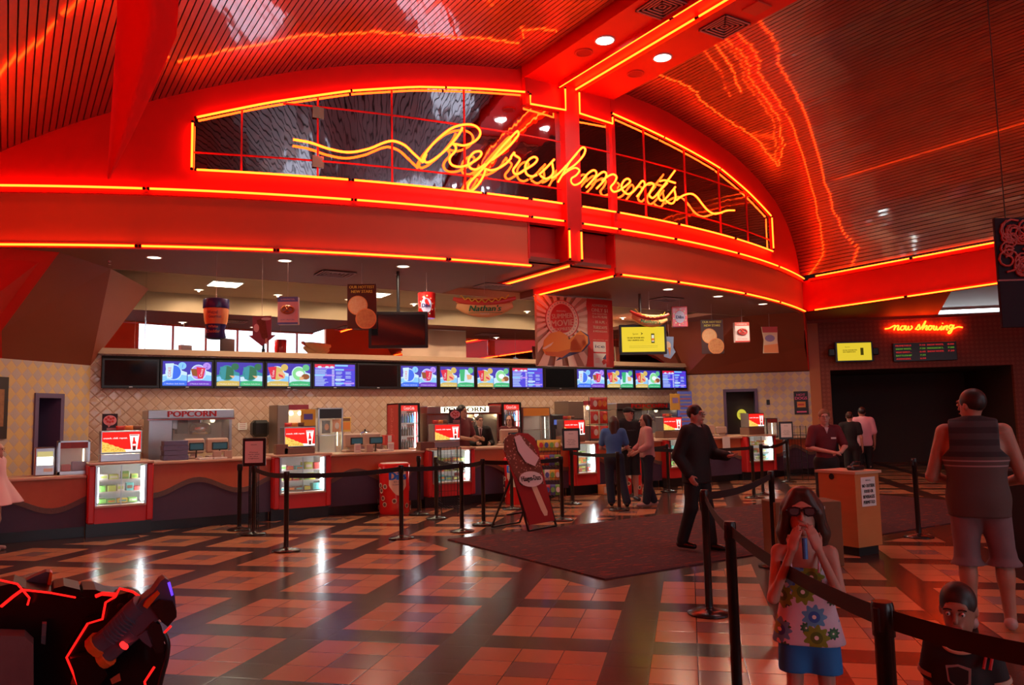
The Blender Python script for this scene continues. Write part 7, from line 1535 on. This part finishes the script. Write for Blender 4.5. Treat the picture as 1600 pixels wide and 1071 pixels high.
# ------------------------------------------------------------------ arcade gun cabinet in the near left corner
GB = mat('gloss_black_moulding', (.008, .006, .007), .28, spec=.3); EDGE = glow('red_lit_edge', (1, .008, .006), 2.0); GUN = noisy('grey_blue_gun_plastic', (.11, .10, .15), (.09, .08, .12), 8, .35); GOR = mat('orange_gun_tip', (.75, .13, .02), .35)
DG = 3.05
gb = Vector((0, 0, EYE))+ray(130, 1010)*DG
t = thing('arcade_gun_cabinet', 'glossy black arcade shooting cabinet with red lit edges, lower left corner', 'arcade machine', (gb.x, gb.y, 0))
vy = ray(60, 1010); vy = Vector((vy.x, vy.y, 0)).normalized()
def ap(px, py, d=0.): return Vector((0, 0, EYE))+ray(px, py)*(DG+d)-Vector((gb.x, gb.y, 0))
def solid(q, pts, m, d0, th):
    a = [ap(x, y, d0) for x, y in pts]; b = [p+vy*th for p in a]; n_ = len(a)
    return q.add(a+b, [tuple(range(n_)), tuple(range(2*n_-1, n_-1, -1))]+[(i, (i+1) % n_, n_+(i+1) % n_, n_+i) for i in range(n_)], m)
solid(MB(), [(-40, 925), (20, 912), (40, 920), (75, 925), (130, 935), (170, 930), (200, 935), (235, 950), (250, 985), (262, 1020), (250, 1060), (238, 1110), (230, 1200), (-40, 1200)], GB, .10, .22).obj('cabinet_body', t)
q = MB(); solid(q, [(105, 1028), (135, 975), (160, 968), (168, 950), (185, 930), (205, 925), (222, 932), (200, 960), (170, 1000), (155, 1040), (150, 1075), (140, 1100), (125, 1090)], GB, .0, .12); q.obj('side_fin', t)
def lit(pts, r=.0045, d=-.01): MB().tube([ap(x, y, d) for x, y in pts], r, EDGE, 6).obj('lit_edge', t)
lit([(130, 1090), (104, 1028), (137, 975), (160, 968), (165, 942), (180, 933), (187, 920), (207, 925), (220, 934)]); lit([(232, 1100), (226, 1066), (241, 1043)]); lit([(257, 989), (267, 979)]); lit([(0, 907), (27, 913), (35, 922), (80, 927), (118, 934)], .004, .08); lit([(2, 948), (20, 933), (35, 922)], .006, .05); lit([(150, 932), (160, 928), (182, 930)], .008, .05); lit([(35, 922), (46, 935), (43, 946)], .004, .08)
q = MB(); solid(q, [(78, 932), (84, 920), (100, 916), (125, 922), (128, 934)], GB, .08, .2); solid(q, [(125, 934), (130, 922), (150, 922), (175, 932)], GB, .08, .2); q.obj('top_pods', t)
solid(MB(), [(-40, 992), (38, 995), (52, 1008), (53, 1200), (-40, 1200)], noisy('stone_grey_panel', (.20, .17, .17), (.12, .10, .11), 9, .6), .0, .3).obj('stone_panel', t)
solid(MB(), [(66, 972), (73, 972), (71, 1008), (64, 1006)], mat('pale_steel_clip', (.5, .6, .7), .1, .9), .07, .02).obj('clip', t)
solid(MB(), [(172, 1062), (187, 1052), (189, 1064), (175, 1070)], CHROME, -.03, .02).obj('reflector', t); solid(MB(), [(110, 1070), (116, 1050), (125, 1071)], CHROME, -.01, .01).obj('reflector', t)
MB().tube([ap(x, y, .02) for x, y in dens([(256, 990), (262, 1005), (260, 1030), (252, 1060), (246, 1090)], 4)], .010, BLACK, 8).obj('cable', t)
MB().sphere(ap(205, 932, -.03), .012, DARK, 8).sphere(ap(188, 948, -.03), .012, DARK, 8).obj('screws', t)
q = MB(); solid(q, [(110, 1030), (145, 1022), (160, 1036), (168, 1055), (150, 1080), (125, 1090)], GB, -.05, .12); q.obj('muzzle_cup', t)
g_ = thing('arcade_gun', 'grey toy gun with orange tips resting in the arcade cabinet', 'toy gun', tuple(ap(200, 990, -.1)+Vector((gb.x, gb.y, 0)))); o0 = Vector(g_.location)-Vector((gb.x, gb.y, 0))
def gs(q, pts, m, d0, th): solid(q, pts, m, d0, th); q.v = [tuple(Vector(v)-o0) for v in q.v]; return q
def gt(pts, r, m, d, nm, n_=12): q = MB().tube([ap(x, y, d)-o0 for x, y in pts], r, m, n_); q.obj(nm, g_)
gs(MB(), [(165, 1000), (172, 985), (195, 965), (222, 938), (240, 925), (252, 908), (258, 904), (265, 908), (273, 930), (276, 960), (266, 976), (250, 968), (240, 975), (215, 1000), (190, 1010)], GUN, -.12, .09).obj('receiver', g_)
gt([(153, 1010), (172, 995), (205, 960), (222, 945)], .042, GUN, -.09, 'barrel'); gt([(168, 1022), (190, 1003), (212, 985)], .034, GUN, -.09, 'lower_barrel')
gt([(150, 1013), (158, 1005)], .050, GOR, -.09, 'orange_muzzle'); gt([(148, 1015), (152, 1011)], .024, DARK, -.10, 'muzzle_hole'); gt([(160, 1030), (170, 1024)], .040, GOR, -.09, 'orange_muzzle')
for k in range(8): gt([(176+k*4.4, 994-k*4.6), (177.5+k*4.4, 992.5-k*4.6)], .047, GUN, -.09, 'ridge')
gs(MB(), [(224, 948), (228, 940), (247, 924), (250, 928), (230, 952)], GOR, -.135, .02).obj('orange_stripe', g_)
gs(MB(), [(236, 948), (250, 938), (270, 940), (276, 955), (276, 965), (262, 980), (252, 972)], BLACK, -.14, .12).obj('grip', g_)
gs(MB(), [(228, 985), (240, 972), (252, 978), (257, 1000), (254, 1020), (244, 1022), (236, 1005)], BLACK, -.13, .08).obj('magazine', g_)
gs(MB(), [(215, 995), (230, 985), (240, 1005), (236, 1013), (222, 1003)], GUN, -.13, .08).obj('trigger_guard', g_)
gt([(193, 1010), (194.5, 1008.5)], .018, glow('red_gun_button', (1, .02, .02), 2.), -.135, 'button'); gs(MB(), [(262, 912), (266, 910), (271, 930), (268, 932)], glow('violet_led', (.15, .05, 1), 1.5), -.13, .01).obj('violet_light', g_)
g2 = thing('arcade_gun', 'dark stock of a second toy gun behind the cabinet, far lower left', 'toy gun', tuple(ap(50, 910, .3)+Vector((gb.x, gb.y, 0)))); o0 = Vector(g2.location)-Vector((gb.x, gb.y, 0))
gs(MB(), [(28, 915), (50, 903), (72, 894), (80, 895), (80, 905), (74, 924), (55, 928), (35, 920)], GUN, .25, .08).obj('stock', g2); gs(MB(), [(78, 894), (82, 896), (80, 912), (75, 925), (72, 924)], GOR, .24, .06).obj('orange_edge', g2)
# dark bin at the right edge
p = at(1592, 880); o = MB().box(-.05, .6, 0, .5, 0, .98, DARK, .02).obj('dark_bin'); o.location = (p.x+.1, p.y-.3, 0); tag(o, 'tall black bin at the right edge behind the man in the sleeveless top', 'bin')
